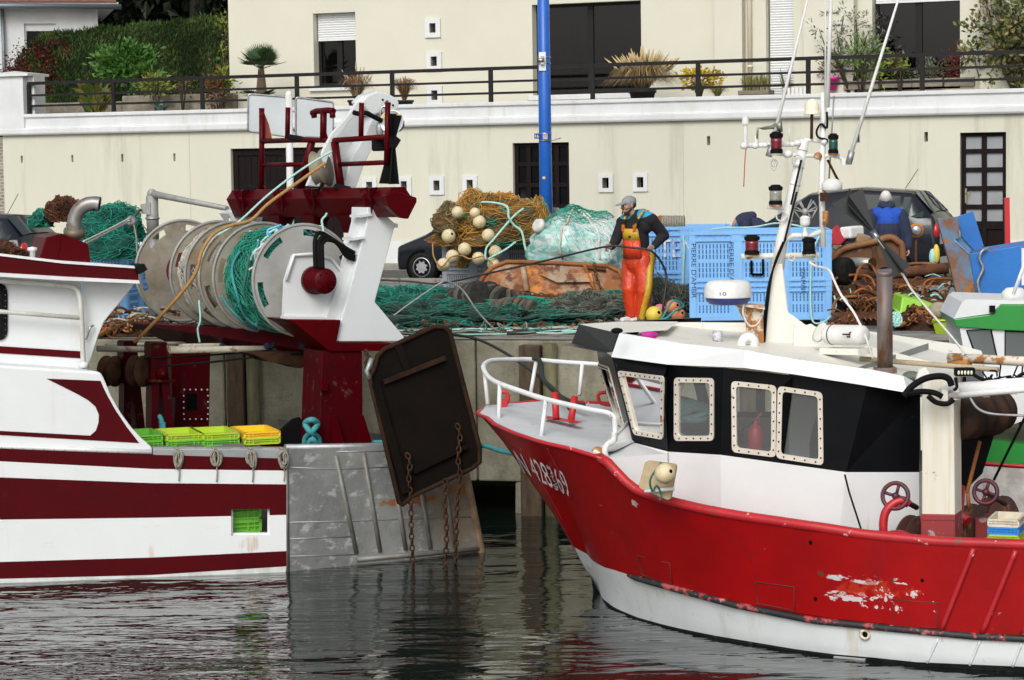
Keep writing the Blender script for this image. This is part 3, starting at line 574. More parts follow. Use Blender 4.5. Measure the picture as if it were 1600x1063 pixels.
m = MB(); c = G(1228, 53.4, TZ); grass(m, c, 26, .75, .25, .02, 2, 5, .1); tag(m.build('reed_plant', lm((.08, .14, .06), (.12, .18, .08))), 'thin upright green reeds in front of the white shutter', 'plant')
def tree(name, label, base, tips, trunk_r, fol, cols, l, w, cat='tree', bark='bark', seed=5, n=900, cl=.25, spr=.12, twig=2):
 t = thing(name, label, cat, base); tr = MB(); fo = MB(); rnd = random.Random(seed)
 for q in tips:
  mid = lerp(V(base), V(q), .45) + V((rnd.uniform(-.12, .12), rnd.uniform(-.1, .1), .1)); tr.tube([base, mid, lerp(mid, V(q), .6) + rv(rnd) * .06, q], [trunk_r, trunk_r * .6, trunk_r * .35, trunk_r * .12], 6)
  for j in range(twig):
   p0 = lerp(mid, V(q), rnd.random()); e = p0 + rv(rnd) * cl * 1.3 + Z * .1; tr.tube([p0, e], [trunk_r * .25, trunk_r * .1], 5); cloud(fo, e, (spr, spr, spr), n // (len(tips) * (twig + 1)), l, w, len(cols), 4, rnd.randrange(9999), .2)
  cloud(fo, q, (spr, spr, spr), n // (len(tips) * (twig + 1)), l, w, len(cols), 4, rnd.randrange(9999), .2)
 tr.build('trunk', M[bark], t); fo.build('crown', lm(*cols), t); return t
if 'bark' not in M: mk('bark', (.07, .05, .035), .9)
tree('olive_tree', 'thin open olive tree with sparse leaves growing behind the planters', G(1330, 52.6, TZ), [P(x, y, D) for x, y, D in ((1280, 46, 52.4), (1296, 28, 52.8), (1320, 16, 52.6), (1338, 30, 52.3), (1354, 50, 52.9), (1366, 34, 52.7), (1310, 60, 52.2), (1372, 66, 52.5), (1286, 84, 52.6))], .045, None, ((.10, .12, .08), (.15, .17, .12), (.06, .08, .05)), .10, .03, n=1150, twig=3, spr=.16)
bush('shrub', 'feathery light green shrub below the olive tree', 1345, 84, 52.3, (.45, .3, .3), 420, .16, .04, ((.12, .2, .06), (.17, .26, .08), (.09, .14, .05)), seed=33)
bush('shrub', 'small lime and bronze leaved shrub beside the glass door', 1406, 98, 52.1, (.22, .2, .12), 120, .14, .08, ((.2, .26, .05), (.16, .12, .05)), seed=34)
tree('garden_tree', 'leafy green tree with browning leaves at the right end of the terrace', G(1590, 50.9, TZ), [P(x, y, D) for x, y, D in ((1540, 10, 51), (1560, 40, 50.8), (1585, 20, 50.6), (1600, 60, 50.8), (1620, 30, 51), (1590, 85, 50.9), (1610, -30, 51), (1560, -20, 51.2), (1640, -10, 50.7), (1580, 110, 50.9), (1545, 62, 50.9))], .07, None, ((.06, .075, .025), (.11, .13, .035), (.20, .17, .06), (.04, .055, .02)), .13, .085, n=2600, twig=5, spr=.24, cl=.42)
mk('bark_grey', (.07, .065, .055), .95, c2=(.035, .03, .028), sc=6, st=(3, 3, .5), bump=.02)
rnd = random.Random(8)
DK = ((.008, .013, .006), (.013, .022, .008), (.02, .03, .012))
for i, (px, D, hh, rr, lab) in enumerate(((312, 74, 12, 3.2, 'dark conifer with a bare grey trunk seen above the hedge'), (205, 78, 12, 3.6, 'dark shaded tree between the white house and the bare trunk'), (390, 80, 13, 3.6, 'tall dark tree mostly hidden behind the villa corner'), (258, 84, 15, 4, 'deep dark evergreen filling the gap far behind the hedge'), (120, 86, 15, 4, 'tall dark evergreen rising behind the white house roof'))):
 b0 = G(px, D, 6.4); t = thing('conifer_tree', lab, 'tree', b0); MB().tube([b0, b0 + Z * hh * .5, b0 + Z * hh], [.26, .2, .06], 10).build('trunk', M['bark_grey'], t)
 cr = MB()
 if i == 0: cloud(cr, b0 + Z * (hh * .66), (rr, rr, hh * .3), 4000, .5, .28, 3, 40, 60 + i)
 else: cloud(cr, b0 + Z * (hh * .48), (rr, rr, hh * .46), 6500, .5, .3, 3, 60, 60 + i)
 cr.build('crown', lm(*DK), t)
# ================= blue lamp post and road sign =================
c = G(855, 46.5); t = thing('lamp_post', 'tall blue painted lamp post with strapped fittings behind the bales', 'lamp post', c)
top_ = P(849, -160, 46.5); rr = 9.8 / F * 46.5
po = MB(); po.tube([V((c.x, c.y, QZ)), V((c.x, c.y, QZ + 3)), V((c.x, c.y, top_.z))], [rr * 1.04, rr * 1.0, rr * .9], 20); po.build('pole', mk('post_blue', (.008, .09, .42), .35, c2=(.012, .11, .46), sc=3, patches=[dict(c=(.35, .42, .5), sc=9, th=.72, soft=.02, amt=.6)]), t)
def front(y, dx=0): q = P(852 + dx, y, 46.5); return V((c.x + dx / F * 46.5, c.y - rr - .004, q.z))
cl = MB(); q0 = front(82); q1 = front(111); cl.prism([V((c.x - .10, c.y - rr - .02, q0.z)), V((c.x + .03, c.y - rr - .02, q0.z)), V((c.x + .03, c.y - rr - .02, q1.z)), V((c.x - .10, c.y - rr - .02, q1.z))], (0, .02, 0)); cl.build('back_plate', M['shutter'], t)
mk('steel', (.5, .5, .5), .35, 1, c2=(.32, .32, .32), sc=8); mk('galv', (.42, .43, .44), .5, .7, c2=(.28, .29, .30), sc=9)
for y in (91, 100, 210, 221): MB().lathe([(rr + .006, 0), (rr + .006, .025)], V((c.x, c.y, front(y).z)), Z, 20).build('strap', M['steel'], t)
fx = MB(); fx.box(front(95, -3) + V((0, -.05, 0)), (.06, .08, .16)); fx.cyl(front(95, -10) + V((0, -.08, 0)), front(95, 0) + V((0, -.08, 0)), .04, 10); fx.build('socket', M['steel'], t)
fx = MB(); fx.box(front(214, 0) + V((0, -.03, 0)), (.09, .05, .1)); fx.build('bracket', M['steel'], t)
fx = MB(); fx.tube([front(220, 4), front(219, 14) + V((0, -.05, 0)), front(216, 24) + V((0, -.05, 0))], .012, 6); fx.build('lever', M['galv'], t)
np_ = MB(); a = front(209, -17); d = front(217, -9); np_.prism([V((a.x, a.y, a.z)), V((d.x, a.y, a.z)), V((d.x, a.y, d.z)), V((a.x, a.y, d.z))], (0, .01, 0)); npo = np_.build('number_plate', mk('plate_blue', (.01, .03, .18), .4), t)
def text_on(body, a, ux, uy, wid, hgt, m, parent, name='lettering', off=V((0, -.004, 0))):
 v, f, w_, h_ = textmesh(body); mb = MB().add([a + ux * (x * wid) + uy * (y * hgt) + off for x, y in v], f, 0); return mb.build(name, m, parent, recalc=False)
text_on('16', V((a.x + .015, a.y - .003, d.z + .02)), V((1, 0, 0)), Z, d.x - a.x - .03, a.z - d.z - .04, M['shutter'], npo)
MB().add([front(276, -5), front(276, -1), front(280, -1), front(280, -5)], [(0, 1, 2, 3)]).build('sticker', mk('yellow', (.75, .5, .03), .5), t)
SP = PL(P(455, 200, 37.5), -9)
sg = thing('road_sign', 'two panel road sign seen from its pale back on a white pole', 'road sign', G(450, 37.5))
pu = SP.uz(452, 300)[0]; MB().tube([SP.at(pu, QZ, .05), SP.at(pu + .02, SP.uz(460, 148)[1], .05)], .055, 14).build('pole', M['white_stone'], sg)
MB().ball(SP.at(pu + .02, SP.uz(460, 148)[1], .05), .055).build('cap', M['shutter'], sg)
mk('sign_back', (.55, .58, .60), .4, .1, c2=(.50, .53, .55), sc=3)
def rr_poly(pl_, pts, rad=.05, k=0):
 q = pl_.poly(pts, k); out = []; n = len(q)
 for i in range(n):
  p, a, b2 = q[i], q[i - 1], q[(i + 1) % n]; da = (a - p).normalized() * rad; db = (b2 - p).normalized() * rad
  for s in range(5): s_ = s / 4; out.append(p + da * (1 - s_) ** 2 + db * s_ ** 2)
 return out
for pts in (((388, 147), (451, 152), (451, 214), (387, 205)), ((462, 152), (521, 160), (520, 216), (462, 213))):
 pts = [(x, y) for x, y in pts]; o_ = rr_poly(SP, pts, .05); fa = MB(); fa.prism(o_, SP.n * -.02); pa = fa.build('panel', M['sign_back'], sg)
 MB().tube(o_, .016, 6, closed=True).build('edge', M['steel'], pa)
# ================= cars =================
mk('car_black', (.006, .0075, .012), .25, coat=.35, spec=.3, c2=(.010, .012, .017), sc=2); mk('car_dark', (.008, .010, .016), .3, coat=.3, spec=.3)
mk('tyre', (.008, .008, .008), .9, spec=.1, c2=(.022, .022, .021), sc=12); mk('alloy', (.42, .43, .44), .4, .7); mk('red_lens', (.45, .015, .02), .15, coat=.5); mk('clear_lens', (.5, .5, .5), .15); mk('orange_lens', (.6, .2, .02), .2); mk('plastic_blk', (.005, .005, .0055), .7, spec=.12)
mk('car_glass', (.02, .034, .032), .05, spec=.5)
def spline(pts, n=8):
 pts = [V(p) for p in pts]; out = []; k = len(pts)
 for i in range(k - 1):
  p0 = pts[max(i - 1, 0)]; p1 = pts[i]; p2 = pts[i + 1]; p3 = pts[min(i + 2, k - 1)]
  for j in range(n):
   t = j / n; out.append(.5 * ((2 * p1) + (p2 - p0) * t + (2 * p0 - 5 * p1 + 4 * p2 - p3) * t * t + (3 * p1 - p0 - 3 * p2 + p3) * t ** 3))
 return out + [pts[-1]]
def car(name, label, c, ang, L, H, Wd, paint):
 a = math.radians(ang); ex = V((-math.cos(a), math.sin(a), 0)); ey = V((-math.sin(a), -math.cos(a), 0)); c = V((c.x, c.y, QZ + .006))
 def T(x, y, z): return c + ex * x + ey * y + Z * z
 k = H / 1.47; q = Wd / 1.64
 st = [(.5, .5, .55, .45, .6), (.475, .70, .74, .66, .76), (.30, .9, .97, .70, .81), (.10, .93, 1.40, .58, .82), (-.12, .95, 1.47, .60, .82), (-.37, .98, 1.41, .58, .81), (-.475, 1.0, 1.03, .66, .78), (-.5, .72, .78, .66, .72)]
 rows = []
 S = []
 for x, b, r, rw, hw in st:
  S.append([(hw * .93 * q, .24), (hw * q, .42), (hw * q, b * k * .82), (hw * .975 * q, b * k), (rw * q, r * k - .04), (rw * .72 * q, r * k), (0, r * k + .015)])
  sec = S[-1]; rows.append([T(x * L, y, z) for y, z in sec] + [T(x * L, -y, z) for y, z in sec[-2::-1]])
 t = thing(name, label, 'car', c)
 b = MB().grid(rows); b.add(rows[0], [tuple(range(13))]); b.add(rows[-1], [tuple(range(13))]); b.quad(rows[0][0], rows[0][12], rows[-1][12], rows[-1][0])
 bo = b.build('body', paint, t, bev=.04)
 def side(i, f, h, s, out=.012):        # point on the side strip between belt and roof edge
  x0, x1 = st[i][0] * L, st[i + 1][0] * L; (y0, z0), (y1, z1) = S[i][3], S[i][4]; (y2, z2), (y3, z3) = S[i + 1][3], S[i + 1][4]
  y = lerp(lerp(y0, y1, h), lerp(y2, y3, h), f); z = lerp(lerp(z0, z1, h), lerp(z2, z3, h), f); return T(lerp(x0, x1, f), (y - .012 + out) * s, z)
 for s in (1, -1):
  for i, (f0, f1, h0, h1) in ((2, (.35, .96, .08, .86)), (3, (.06, .94, .08, .88)), (4, (.04, .80, .08, .88)), (4, (.86, .99, .1, .86)), (5, (.03, .55, .1, .86))):
   MB().quad(side(i, f0, h0, s), side(i, f1, h0, s), side(i, f1, h1, s), side(i, f0, h1, s)).build('window', M['car_glass'], t)
  MB().ball(T(.22 * L, s * (.82 * q + .09), .98 * k), (.07, .1, .07), rot=None).build('mirror', paint, t)
 def top(i, f, y, up=.004):
  x = lerp(st[i][0], st[i + 1][0], f) * L; za = S[i][6][1]; zb = S[i + 1][6][1]; wa = lerp(S[i][4][0], S[i + 1][4][0], f); return T(x, y * wa * .86, lerp(za, zb, f) + up - (.03 if abs(y) > .6 else 0))
 MB().grid([[top(2, f, y, .02) for y in (-1, -.5, 0, .5, 1)] for f in (.12, .5, .92)]).build('windscreen', M['car_glass'], t)
 MB().grid([[top(5, f, y, .012) + ex * -.018 for y in (-1, -.5, 0, .5, 1)] for f in (.06, .5, .86)]).build('rear_window', M['car_glass'], t)
 for s in (1, -1):
  MB().ball(T(-.485 * L, s * .66 * q, .80 * k), (.07, .13, .16), rot=Matrix.Rotation(-a, 3, 'Z')).build('taillight', M['red_lens'], t)
  MB().ball(T(.46 * L, s * .58 * q, .62 * k), (.12, .12, .09), rot=Matrix.Rotation(-a, 3, 'Z')).build('headlight', M['clear_lens'], t)
  for x in (.32, -.30):
   R_ = .295; w0 = T(x * L, s * (.82 * q - .20), R_); ax = ey * s
   w = MB().lathe([(R_ * .62, 0), (R_ * .97, .01), (R_, .05), (R_, .15), (R_ * .96, .19), (R_ * .68, .2)], w0, ax, 28); wo = MB().lathe([(R_ + .05, .0), (R_ + .05, .19)], w0, ax, 28).build('wheel_arch', M['black'], t)
   w = w.build('wheel', M['tyre'], t); rm = MB().lathe([(R_ * .66, .19), (R_ * .64, .205), (R_ * .55, .195), (R_ * .15, .21), (0, .21)], w0, ax, 28)
   for j in range(8):
    aa = j * math.pi / 4; dv = ax.orthogonal().normalized(); dv2 = ax.cross(dv); p_ = w0 + ax * .207 + (dv * math.cos(aa) + dv2 * math.sin(aa)) * R_ * .42; rm.ball(p_, (.025, .025, .025), 1, 8, 5)
   rm.build('rim', [M['alloy'], M['black']], w)
 MB().tube([T(-.3 * L, 0, 1.45 * k), T(-.36 * L, 0, 1.45 * k + .36)], .006, 5).build('antenna', M['plastic_blk'], t)
 MB().box(T(-.503 * L, 0, .5 * k), (.03, 1.5 * q, .22), 0, Matrix.Rotation(-a, 3, 'Z')).build('bumper', M['plastic_blk'], t)
 return t
car('parked_car', 'small black car half hidden behind the grey net box, front wheel showing', P(768, 440, 47.6), 24, 3.5, 1.47, 1.62, M['car_black'])
car('parked_car', 'black people carrier with dark windows parked behind the man in the blue jacket', P(1315, 440, 45.6), 24, 4.1, 1.74, 1.72, M['car_black'])
car('parked_car', 'dark hatchback with red tail light at the left edge behind the trawler', P(-72, 440, 45.5), 20, 4.0, 1.52, 1.7, M['car_dark'])
# ================= nets, floats, gear =================
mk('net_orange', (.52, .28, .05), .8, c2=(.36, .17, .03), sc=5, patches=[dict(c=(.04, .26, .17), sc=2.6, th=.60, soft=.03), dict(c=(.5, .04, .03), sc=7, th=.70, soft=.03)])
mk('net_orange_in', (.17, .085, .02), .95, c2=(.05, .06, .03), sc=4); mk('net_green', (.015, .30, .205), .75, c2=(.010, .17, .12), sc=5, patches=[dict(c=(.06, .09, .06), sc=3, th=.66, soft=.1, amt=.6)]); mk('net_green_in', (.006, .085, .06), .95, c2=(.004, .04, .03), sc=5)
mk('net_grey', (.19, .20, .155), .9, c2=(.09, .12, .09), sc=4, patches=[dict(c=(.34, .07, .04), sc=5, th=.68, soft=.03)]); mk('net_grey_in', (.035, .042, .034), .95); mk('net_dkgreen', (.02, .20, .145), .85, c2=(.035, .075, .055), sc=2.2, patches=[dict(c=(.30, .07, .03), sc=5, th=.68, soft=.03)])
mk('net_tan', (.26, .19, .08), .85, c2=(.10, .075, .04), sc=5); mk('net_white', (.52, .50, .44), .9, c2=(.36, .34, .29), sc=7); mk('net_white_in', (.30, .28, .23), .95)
mk('rope_teal', (.03, .21, .23), .8, c2=(.05, .30, .31), sc=30); mk('rope_aqua', (.28, .58, .52), .8, c2=(.45, .66, .6), sc=20); mk('rope_grey', (.30, .28, .22), .9, c2=(.2, .19, .15), sc=25); mk('cable', (.05, .047, .045), .6, .5); mk('rope_white', (.66, .65, .6), .85, c2=(.5, .49, .44), sc=20); mk('rope_tan', (.40, .22, .07), .85, c2=(.30, .16, .05), sc=15)
mk('rope_dark', (.02, .025, .02), .85)
mk('float_cream', (.66, .56, .36), .55, c2=(.52, .42, .24), sc=6, patches=[dict(c=(.2, .15, .08), sc=12, th=.66, soft=.05, amt=.7)]); mk('float_yellow', (.70, .55, .06), .5, c2=(.6, .45, .05), sc=5); mk('float_orange', (.62, .23, .08), .5, c2=(.5, .17, .06), sc=5); mk('float_pink', (.62, .2, .25), .5)
mk('rubber', (.018, .017, .016), .85, spec=.25, c2=(.05, .045, .036), sc=7, bump=.004, bsc=40); mk('rust', RUST, .85, c2=RUSTD, sc=6, bump=.006, bsc=40); mk('rust_orange', RUSTO, .85, c2=RUST, sc=4, bump=.004, bsc=40); mk('rust_dark', (.03, .015, .009), .85, spec=.2, c2=(.07, .03, .014), sc=6, bump=.006, bsc=40)
def blob_pt(c, rad, th, ph, amp, seed, fr=1.5, flat=0):
 q = V((math.cos(th) * math.sin(ph), math.sin(th) * math.sin(ph), math.cos(ph))); k = 1 + amp * NZ.fractal(q * fr + V((seed, seed * 2, 0)), .7, 2.1, 4)
 return V(c) + V((q.x * rad[0] * k, q.y * rad[1] * k, max(q.z * rad[2] * k, flat)))
def diamond(fn, nu, nv, closed=True):
 vs = []; fs = []; idx = {}
 for j in range(nv + 1):
  for i in range(nu if closed else nu + 1):
   if (i + j) % 2 == 0: idx[(i, j)] = len(vs); vs.append(fn(i / nu, j / nv))
 g = lambda i, j: idx.get(((i % nu) if closed else i, j))
 for j in range(nv - 1):
  for i in range(nu if closed else nu - 1):
   if (i + j) % 2 == 0:
    f = [g(i, j), g(i + 1, j + 1), g(i, j + 2), g(i - 1, j + 1)]
    if None not in f and len(set(f)) == 4: fs.append(f)
 return vs, fs
def net_heap(name, label, c, rad, m_out, m_in, seed, amp=.35, nu=44, nv=22, th=.012, cat='fishing net', fr=1.5, tangle=40, low=-.25, group=None, parent=None):
 t = parent or thing(name, label, cat, V((c.x, c.y, c.z)), group); jit = random.Random(seed)
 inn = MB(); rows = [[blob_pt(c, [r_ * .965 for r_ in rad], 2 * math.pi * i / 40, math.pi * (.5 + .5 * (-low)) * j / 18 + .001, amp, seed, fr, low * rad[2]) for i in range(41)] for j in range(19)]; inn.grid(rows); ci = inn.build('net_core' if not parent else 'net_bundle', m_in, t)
 for layer in range(2):
  sc = 1 + .03 * layer; vs, fs = diamond(lambda u, v: blob_pt(c, [r_ * sc for r_ in rad], 2 * math.pi * (u + .08 * NZ.noise(V((u * 6, v * 6, seed + layer)))), math.pi * (.5 + .5 * (-low)) * (v + .03 * NZ.noise(V((v * 7, u * 7, seed)))) + .02, amp, seed + layer * .07, fr, low * rad[2]) + rv(jit) * .02, nu, nv)
  wirenet(MB().add(vs, fs, 0).build('netting', m_out, t, recalc=False), th)
 tg = MB()
 for _ in range(tangle):
  th_ = jit.uniform(0, 6.28); ph = jit.uniform(.1, 1.6); pts = []
  for s in range(5):
   th_ += jit.uniform(-.25, .25); ph = min(1.7, max(.03, ph + jit.uniform(-.2, .22))); pts.append(blob_pt(c, [r_ * jit.uniform(1.0, 1.06) for r_ in rad], th_, ph, amp, seed, fr, low * rad[2]))
  tg.tube(spline(pts, 4), .008, 4)
 if tangle: tg.build('strand', m_out, t)
 return t
def rope(name, label, pts, r, m, parent=None, n=8, group=None, cat='rope', seg=6):
 o = MB().tube(spline(pts, n), r, seg).build(name, m, parent)
 if not parent: tag(o, label, cat, group)
 return o
def ball_float(label, px, y, D, rpx, m, group=None, hole=True):
 c = P(px, y, D); r = rpx / F * D; mb = MB().lathe([(.0001, -r)] + [(r * math.sin(i * math.pi / 12), -r * math.cos(i * math.pi / 12)) for i in range(1, 12)] + [(.0001, r)], c, V((R.uniform(-1, 1), -.3, R.uniform(-1, 1))), 18)
 ax = V((.5, -.75, .3)).normalized()
 o = mb.build('net_float', m); tag(o, label, 'float', group); MB().lathe([(r * .2, r * .975), (r * .12, r * 1.01), (.001, r * 1.0)], c, ax, 10).build('eye', M['black'], o) if hole else None; return o
def tote(label, px0, px1, ytop, D, ang, depth, mb_, md, bottom_z=QZ, cols=None, name='pallet_box', group=None, text=None, mid=.42):
 pl2 = plane(px0, D, ang); u0_, zt2 = pl2.uz(px0, ytop); u1_ = pl2.uz(px1, ytop)[0]; h = zt2 - bottom_z; w = u1_ - u0_
 t = thing(name, label, 'pallet box', pl2.at((u0_ + u1_) / 2, bottom_z, -depth / 2), group)
 A = pl2.at(u0_, bottom_z); uv = pl2.u; nv = pl2.n
 def face(o, du, n, wd, mb, kk):
  def bx(a, z0, c, z1, k0, k1, m=0):
   p = [o + du * a + Z * z0, o + du * c + Z * z0, o + du * c + Z * z1, o + du * a + Z * z1]; mb.hexa([q + n * k0 for q in p] + [q + n * k1 for q in p], m)
  e = .09; bx(0, .1, wd, h, -.03, -.012)                                     # skin
  nc = max(2, round(wd / .62)); cw = wd / nc
  for i in range(nc + 1):
   x = i * cw; a, c = max(.0, x - .075), min(wd, x + .075); bx(a, .1, c, h - .02, -.012, .012)
  for z, hh in ((h - .05, .05), (h - .14, .035), (h * mid, .035), (h * mid + .075, .03), (h * mid - .07, .03), (.1, .06)): bx(0.001, z, wd - .001, z + hh - .001, -.012, .019 if z > h - .1 else .016)
  for i in range(nc):
   for za, zc in ((.2, h * mid - .09), (h * mid + .13, h - .17)):
    zm = (za + zc) / 2
    for z0, z1 in ((za, zm - .02), (zm + .02, zc)):
     n_ = 9
     for j in range(n_):
      x = i * cw + .1 + (cw - .2) * (j + .5) / n_
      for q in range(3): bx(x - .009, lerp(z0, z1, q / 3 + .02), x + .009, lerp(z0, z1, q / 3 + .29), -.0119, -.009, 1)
   for j in range(7): x = i * cw + .09 + (cw - .18) * j / 6; bx(x - .006, h * mid - .04, x + .006, h * mid + .075, -.012, .013)
   for j in range(7): x = i * cw + .09 + (cw - .18) * j / 6; bx(x - .006, h - .11, x + .006, h - .05, -.012, .013)
 for kk, (o, du, n, wd) in enumerate(((A, uv, nv, w), (A + uv * w - nv * 0, -nv, uv, depth), (A - nv * depth + uv * w, -uv, -nv, w), (A - nv * depth, nv, -uv, depth))):
  mb = MB(); face(o, du, n, wd, mb, kk); mb.build('side_panel', [mb_, md], t)
 f = MB();
 f.hexa([A + uv * .03 - nv * .03 + Z * .1, A + uv * (w - .03) - nv * .03 + Z * .1, A + uv * (w - .03) - nv * (depth - .03) + Z * .1, A + uv * .03 - nv * (depth - .03) + Z * .1] + [q + Z * .04 for q in (A + uv * .03 - nv * .03 + Z * .1, A + uv * (w - .03) - nv * .03 + Z * .1, A + uv * (w - .03) - nv * (depth - .03) + Z * .1, A + uv * .03 - nv * (depth - .03) + Z * .1)]); f.build('floor_panel', mb_, t)
 for x in (.05, w / 2 - .05, w - .15):
  r_ = MB(); p = [A + uv * x, A + uv * (x + .1), A + uv * (x + .1) - nv * depth, A + uv * x - nv * depth]; r_.hexa(p + [q + Z * .1 for q in p]); r_.build('skid', mb_, t)
 return t, pl2, u0_, zt2, h, w
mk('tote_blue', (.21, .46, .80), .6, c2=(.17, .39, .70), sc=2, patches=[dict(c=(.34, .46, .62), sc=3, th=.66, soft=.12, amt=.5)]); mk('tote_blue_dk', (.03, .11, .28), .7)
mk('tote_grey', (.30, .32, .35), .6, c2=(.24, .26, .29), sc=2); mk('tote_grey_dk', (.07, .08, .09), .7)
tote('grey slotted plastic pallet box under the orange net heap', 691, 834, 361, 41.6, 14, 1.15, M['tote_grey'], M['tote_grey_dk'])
cen = P(772, 352, 41.0)
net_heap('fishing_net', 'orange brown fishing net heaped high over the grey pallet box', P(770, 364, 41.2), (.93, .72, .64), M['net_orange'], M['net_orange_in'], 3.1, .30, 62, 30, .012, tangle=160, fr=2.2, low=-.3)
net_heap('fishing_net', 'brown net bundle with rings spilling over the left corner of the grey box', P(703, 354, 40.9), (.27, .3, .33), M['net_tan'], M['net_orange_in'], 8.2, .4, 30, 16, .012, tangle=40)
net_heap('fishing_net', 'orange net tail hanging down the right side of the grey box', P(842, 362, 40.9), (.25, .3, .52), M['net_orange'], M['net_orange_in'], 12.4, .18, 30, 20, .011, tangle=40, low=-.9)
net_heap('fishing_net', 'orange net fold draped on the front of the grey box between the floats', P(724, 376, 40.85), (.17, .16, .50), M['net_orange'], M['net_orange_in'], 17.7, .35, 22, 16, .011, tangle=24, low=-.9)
FL = 'net floats hanging from the grey box'
for px, y, r_, lab in ((715, 332, 9.5, 'half buried cream float near the top left of the orange net'), (742, 333, 8.5, 'cream float sunk into the orange net right of the half buried one'), (749, 347, 10.5, 'net covered cream float in the middle of the orange heap'), (701, 369, 11, 'cream float at the left edge just below the brown net bundle'), (763, 368, 10.5, 'cream float below the aqua rope on the box front'), (726, 389.5, 10.5, 'cream float hanging alone left of the box middle post'), (707, 401, 10.8, 'cream float touching the lowest left float from above'), (747.5, 404, 10.3, 'cream float with a rope across it at the box centre'), (774, 394, 10.5, 'cream float right of the rope at the box middle'), (693, 414, 10.8, 'lowest left cream float of the hanging row'), (771, 413, 10.3, 'lowest right cream float resting above the rusty trawl door')):
 ball_float(lab, px, y, 40.45, r_, M['float_cream'], FL, r_ == 11)
rope('rope', 'dark line stringing the lowest floats together across the grey box', [P(676, 380, 40.5), P(678, 402, 40.4), P(690, 417, 40.3), P(705, 402, 40.2), P(722, 400, 40.4), P(735, 405, 40.3), P(755, 401, 40.2), P(770, 413, 40.2)], .014, M['rope_tan'])
rope('rope', 'thick aqua rope looped over the orange net and down the box', [P(753, 316, 40.7), P(772, 317, 40.5), P(792, 323, 40.3), P(795, 340, 40.25), P(803, 352, 40.3), P(815, 362, 40.3), P(820, 385, 40.3), P(824, 398, 40.3)], .02, M['rope_aqua'])
rope('rope', 'aqua rope slanting from the orange heap down past the floats', [P(818, 326, 40.4), P(805, 336, 40.3), P(785, 358, 40.25), P(770, 376, 40.2), P(760, 388, 40.2), P(759, 405, 40.2), P(768, 402, 40.3), P(790, 390, 40.35), P(806, 378, 40.35)], .018, M['rope_aqua'])
mk('bale_wrap', (.36, .55, .50), .35, c2=(.10, .40, .34), sc=2.2, st=(1, 1, 2.2), lo=.42, hi=.6, bump=.03, bsc=6, patches=[dict(c=(.60, .66, .65), sc=2.6, th=.55, soft=.05, st=(1, 1, 2.4), amt=.8), dict(c=(.30, .29, .27), sc=1.4, th=.63, soft=.06, amt=.6)], coat=.5)
bc = P(902, 392, 40.4); bt = thing('net_bale', 'big turquoise net bale wrapped in clear plastic film beside the fisherman', 'net bale', G(902, 40.4))
rows = [[blob_pt(bc, (.83, .7, .66), 2 * math.pi * i / 56, math.pi * j / 30 + .001, .22, 5.5, 1.3, -.9) for i in range(57)] for j in range(31)]
MB().grid(rows).build('wrapped_net', M['bale_wrap'], bt)
sk_ = MB()
for i in range(26):
 pts = [blob_pt(bc, (.84, .71, .67), -2.3 + i * .06 + j * .07, .5 + j * .16 + .3 * math.sin(i * 2.1), .22, 5.5, 1.3, -.9) for j in range(6)]; sk_.tube(pts, .006, 4)
sk_.build('film_fold', mk('film', (.66, .70, .69), .3), bt)
for k_, (a0, a1) in enumerate(((-1.9, .9), (-1.15, 1.2), (-.95, 1.0))): MB().tube([blob_pt(bc, (.85, .72, .68), a0, -.3 + j * .17, .22, 5.5, 1.3, -.9) for j in range(13)], .018, 6).build('strap', M['rope_white'] if k_ else mk('strap_tan', (.5, .42, .34), .8), bt)
nc_ = MB(); c = P(846, 355, 40.0); nc_.lathe([(.1, 0), (.13, .05), (.1, .12), (.06, .1)], c, V((-.8, -.5, .4)), 14); nc_.build('net_mouth', M['rope_white'], bt)
vs, fs = diamond(lambda u, v: blob_pt(bc, (.84, .71, .68), 2 * math.pi * u, .75 * v + .02, .22, 5.5, 1.3) + V((0, 0, .02)), 50, 14); wirenet(MB().add(vs, fs).build('netting', M['net_green'], bt, recalc=False), .012)
mk('door_rust', (.38, .32, .24), .8, c2=(.30, .22, .14), sc=2.5, bump=.006, bsc=30, patches=[dict(c=(.26, .09, .028), sc=1.8, th=.47, soft=.12), dict(c=(.12, .04, .018), sc=4, th=.56, soft=.08), dict(c=(.55, .20, .03), sc=1.3, th=.58, soft=.06)])
DP = PL(P(860, 440, 39.3), 10); td = thing('trawl_door', 'rust orange trawl door lying on the quay below the wrapped bale', 'trawl door', G(860, 39.3))
out_ = [(746, 452), (755, 433), (769, 420), (791, 411), (816, 411), (877, 413), (950, 417), (968, 425), (974, 440), (968, 462), (945, 472), (823, 474), (760, 470)]
tilt = V((0, .9, .38)).normalized()
def tl_(pts, k=0):
 res = []
 for x, y in pts: q = DP.hit(x, y); res.append(q + V((0, (q.z - QZ) * .45, 0)) + V((0, -k, k * .3)))
 return res
MB().prism(tl_(out_), (0, .07, 0)).build('plate', M['door_rust'], td, bev=.015)
MB().tube(tl_(out_[:9], .02), .035, 8).build('rim', M['rust_orange'], td)
MB().tube(tl_([(817, 418), (823, 458)], .05), [.045, .05], 10).build('stiffener', mk('pale_rust', (.40, .34, .25), .8, c2=(.25, .12, .05), sc=4), td)
MB().prism(tl_([(842, 430), (925, 428), (928, 442), (870, 443)], .03), (0, -.06, .0)).build('foil', M['door_rust'], td, bev=.01)
MB().tube(tl_([(914, 418), (932, 462)], .06), .03, 6).build('bracket', M['rust_orange'], td); MB().tube(tl_([(915, 420), (947, 424)], .05), .03, 6).build('bracket', M['rust'], td); MB().tube(tl_([(945, 465), (780, 466)], .04), .04, 6).build('foot_bar', M['rust_orange'], td)
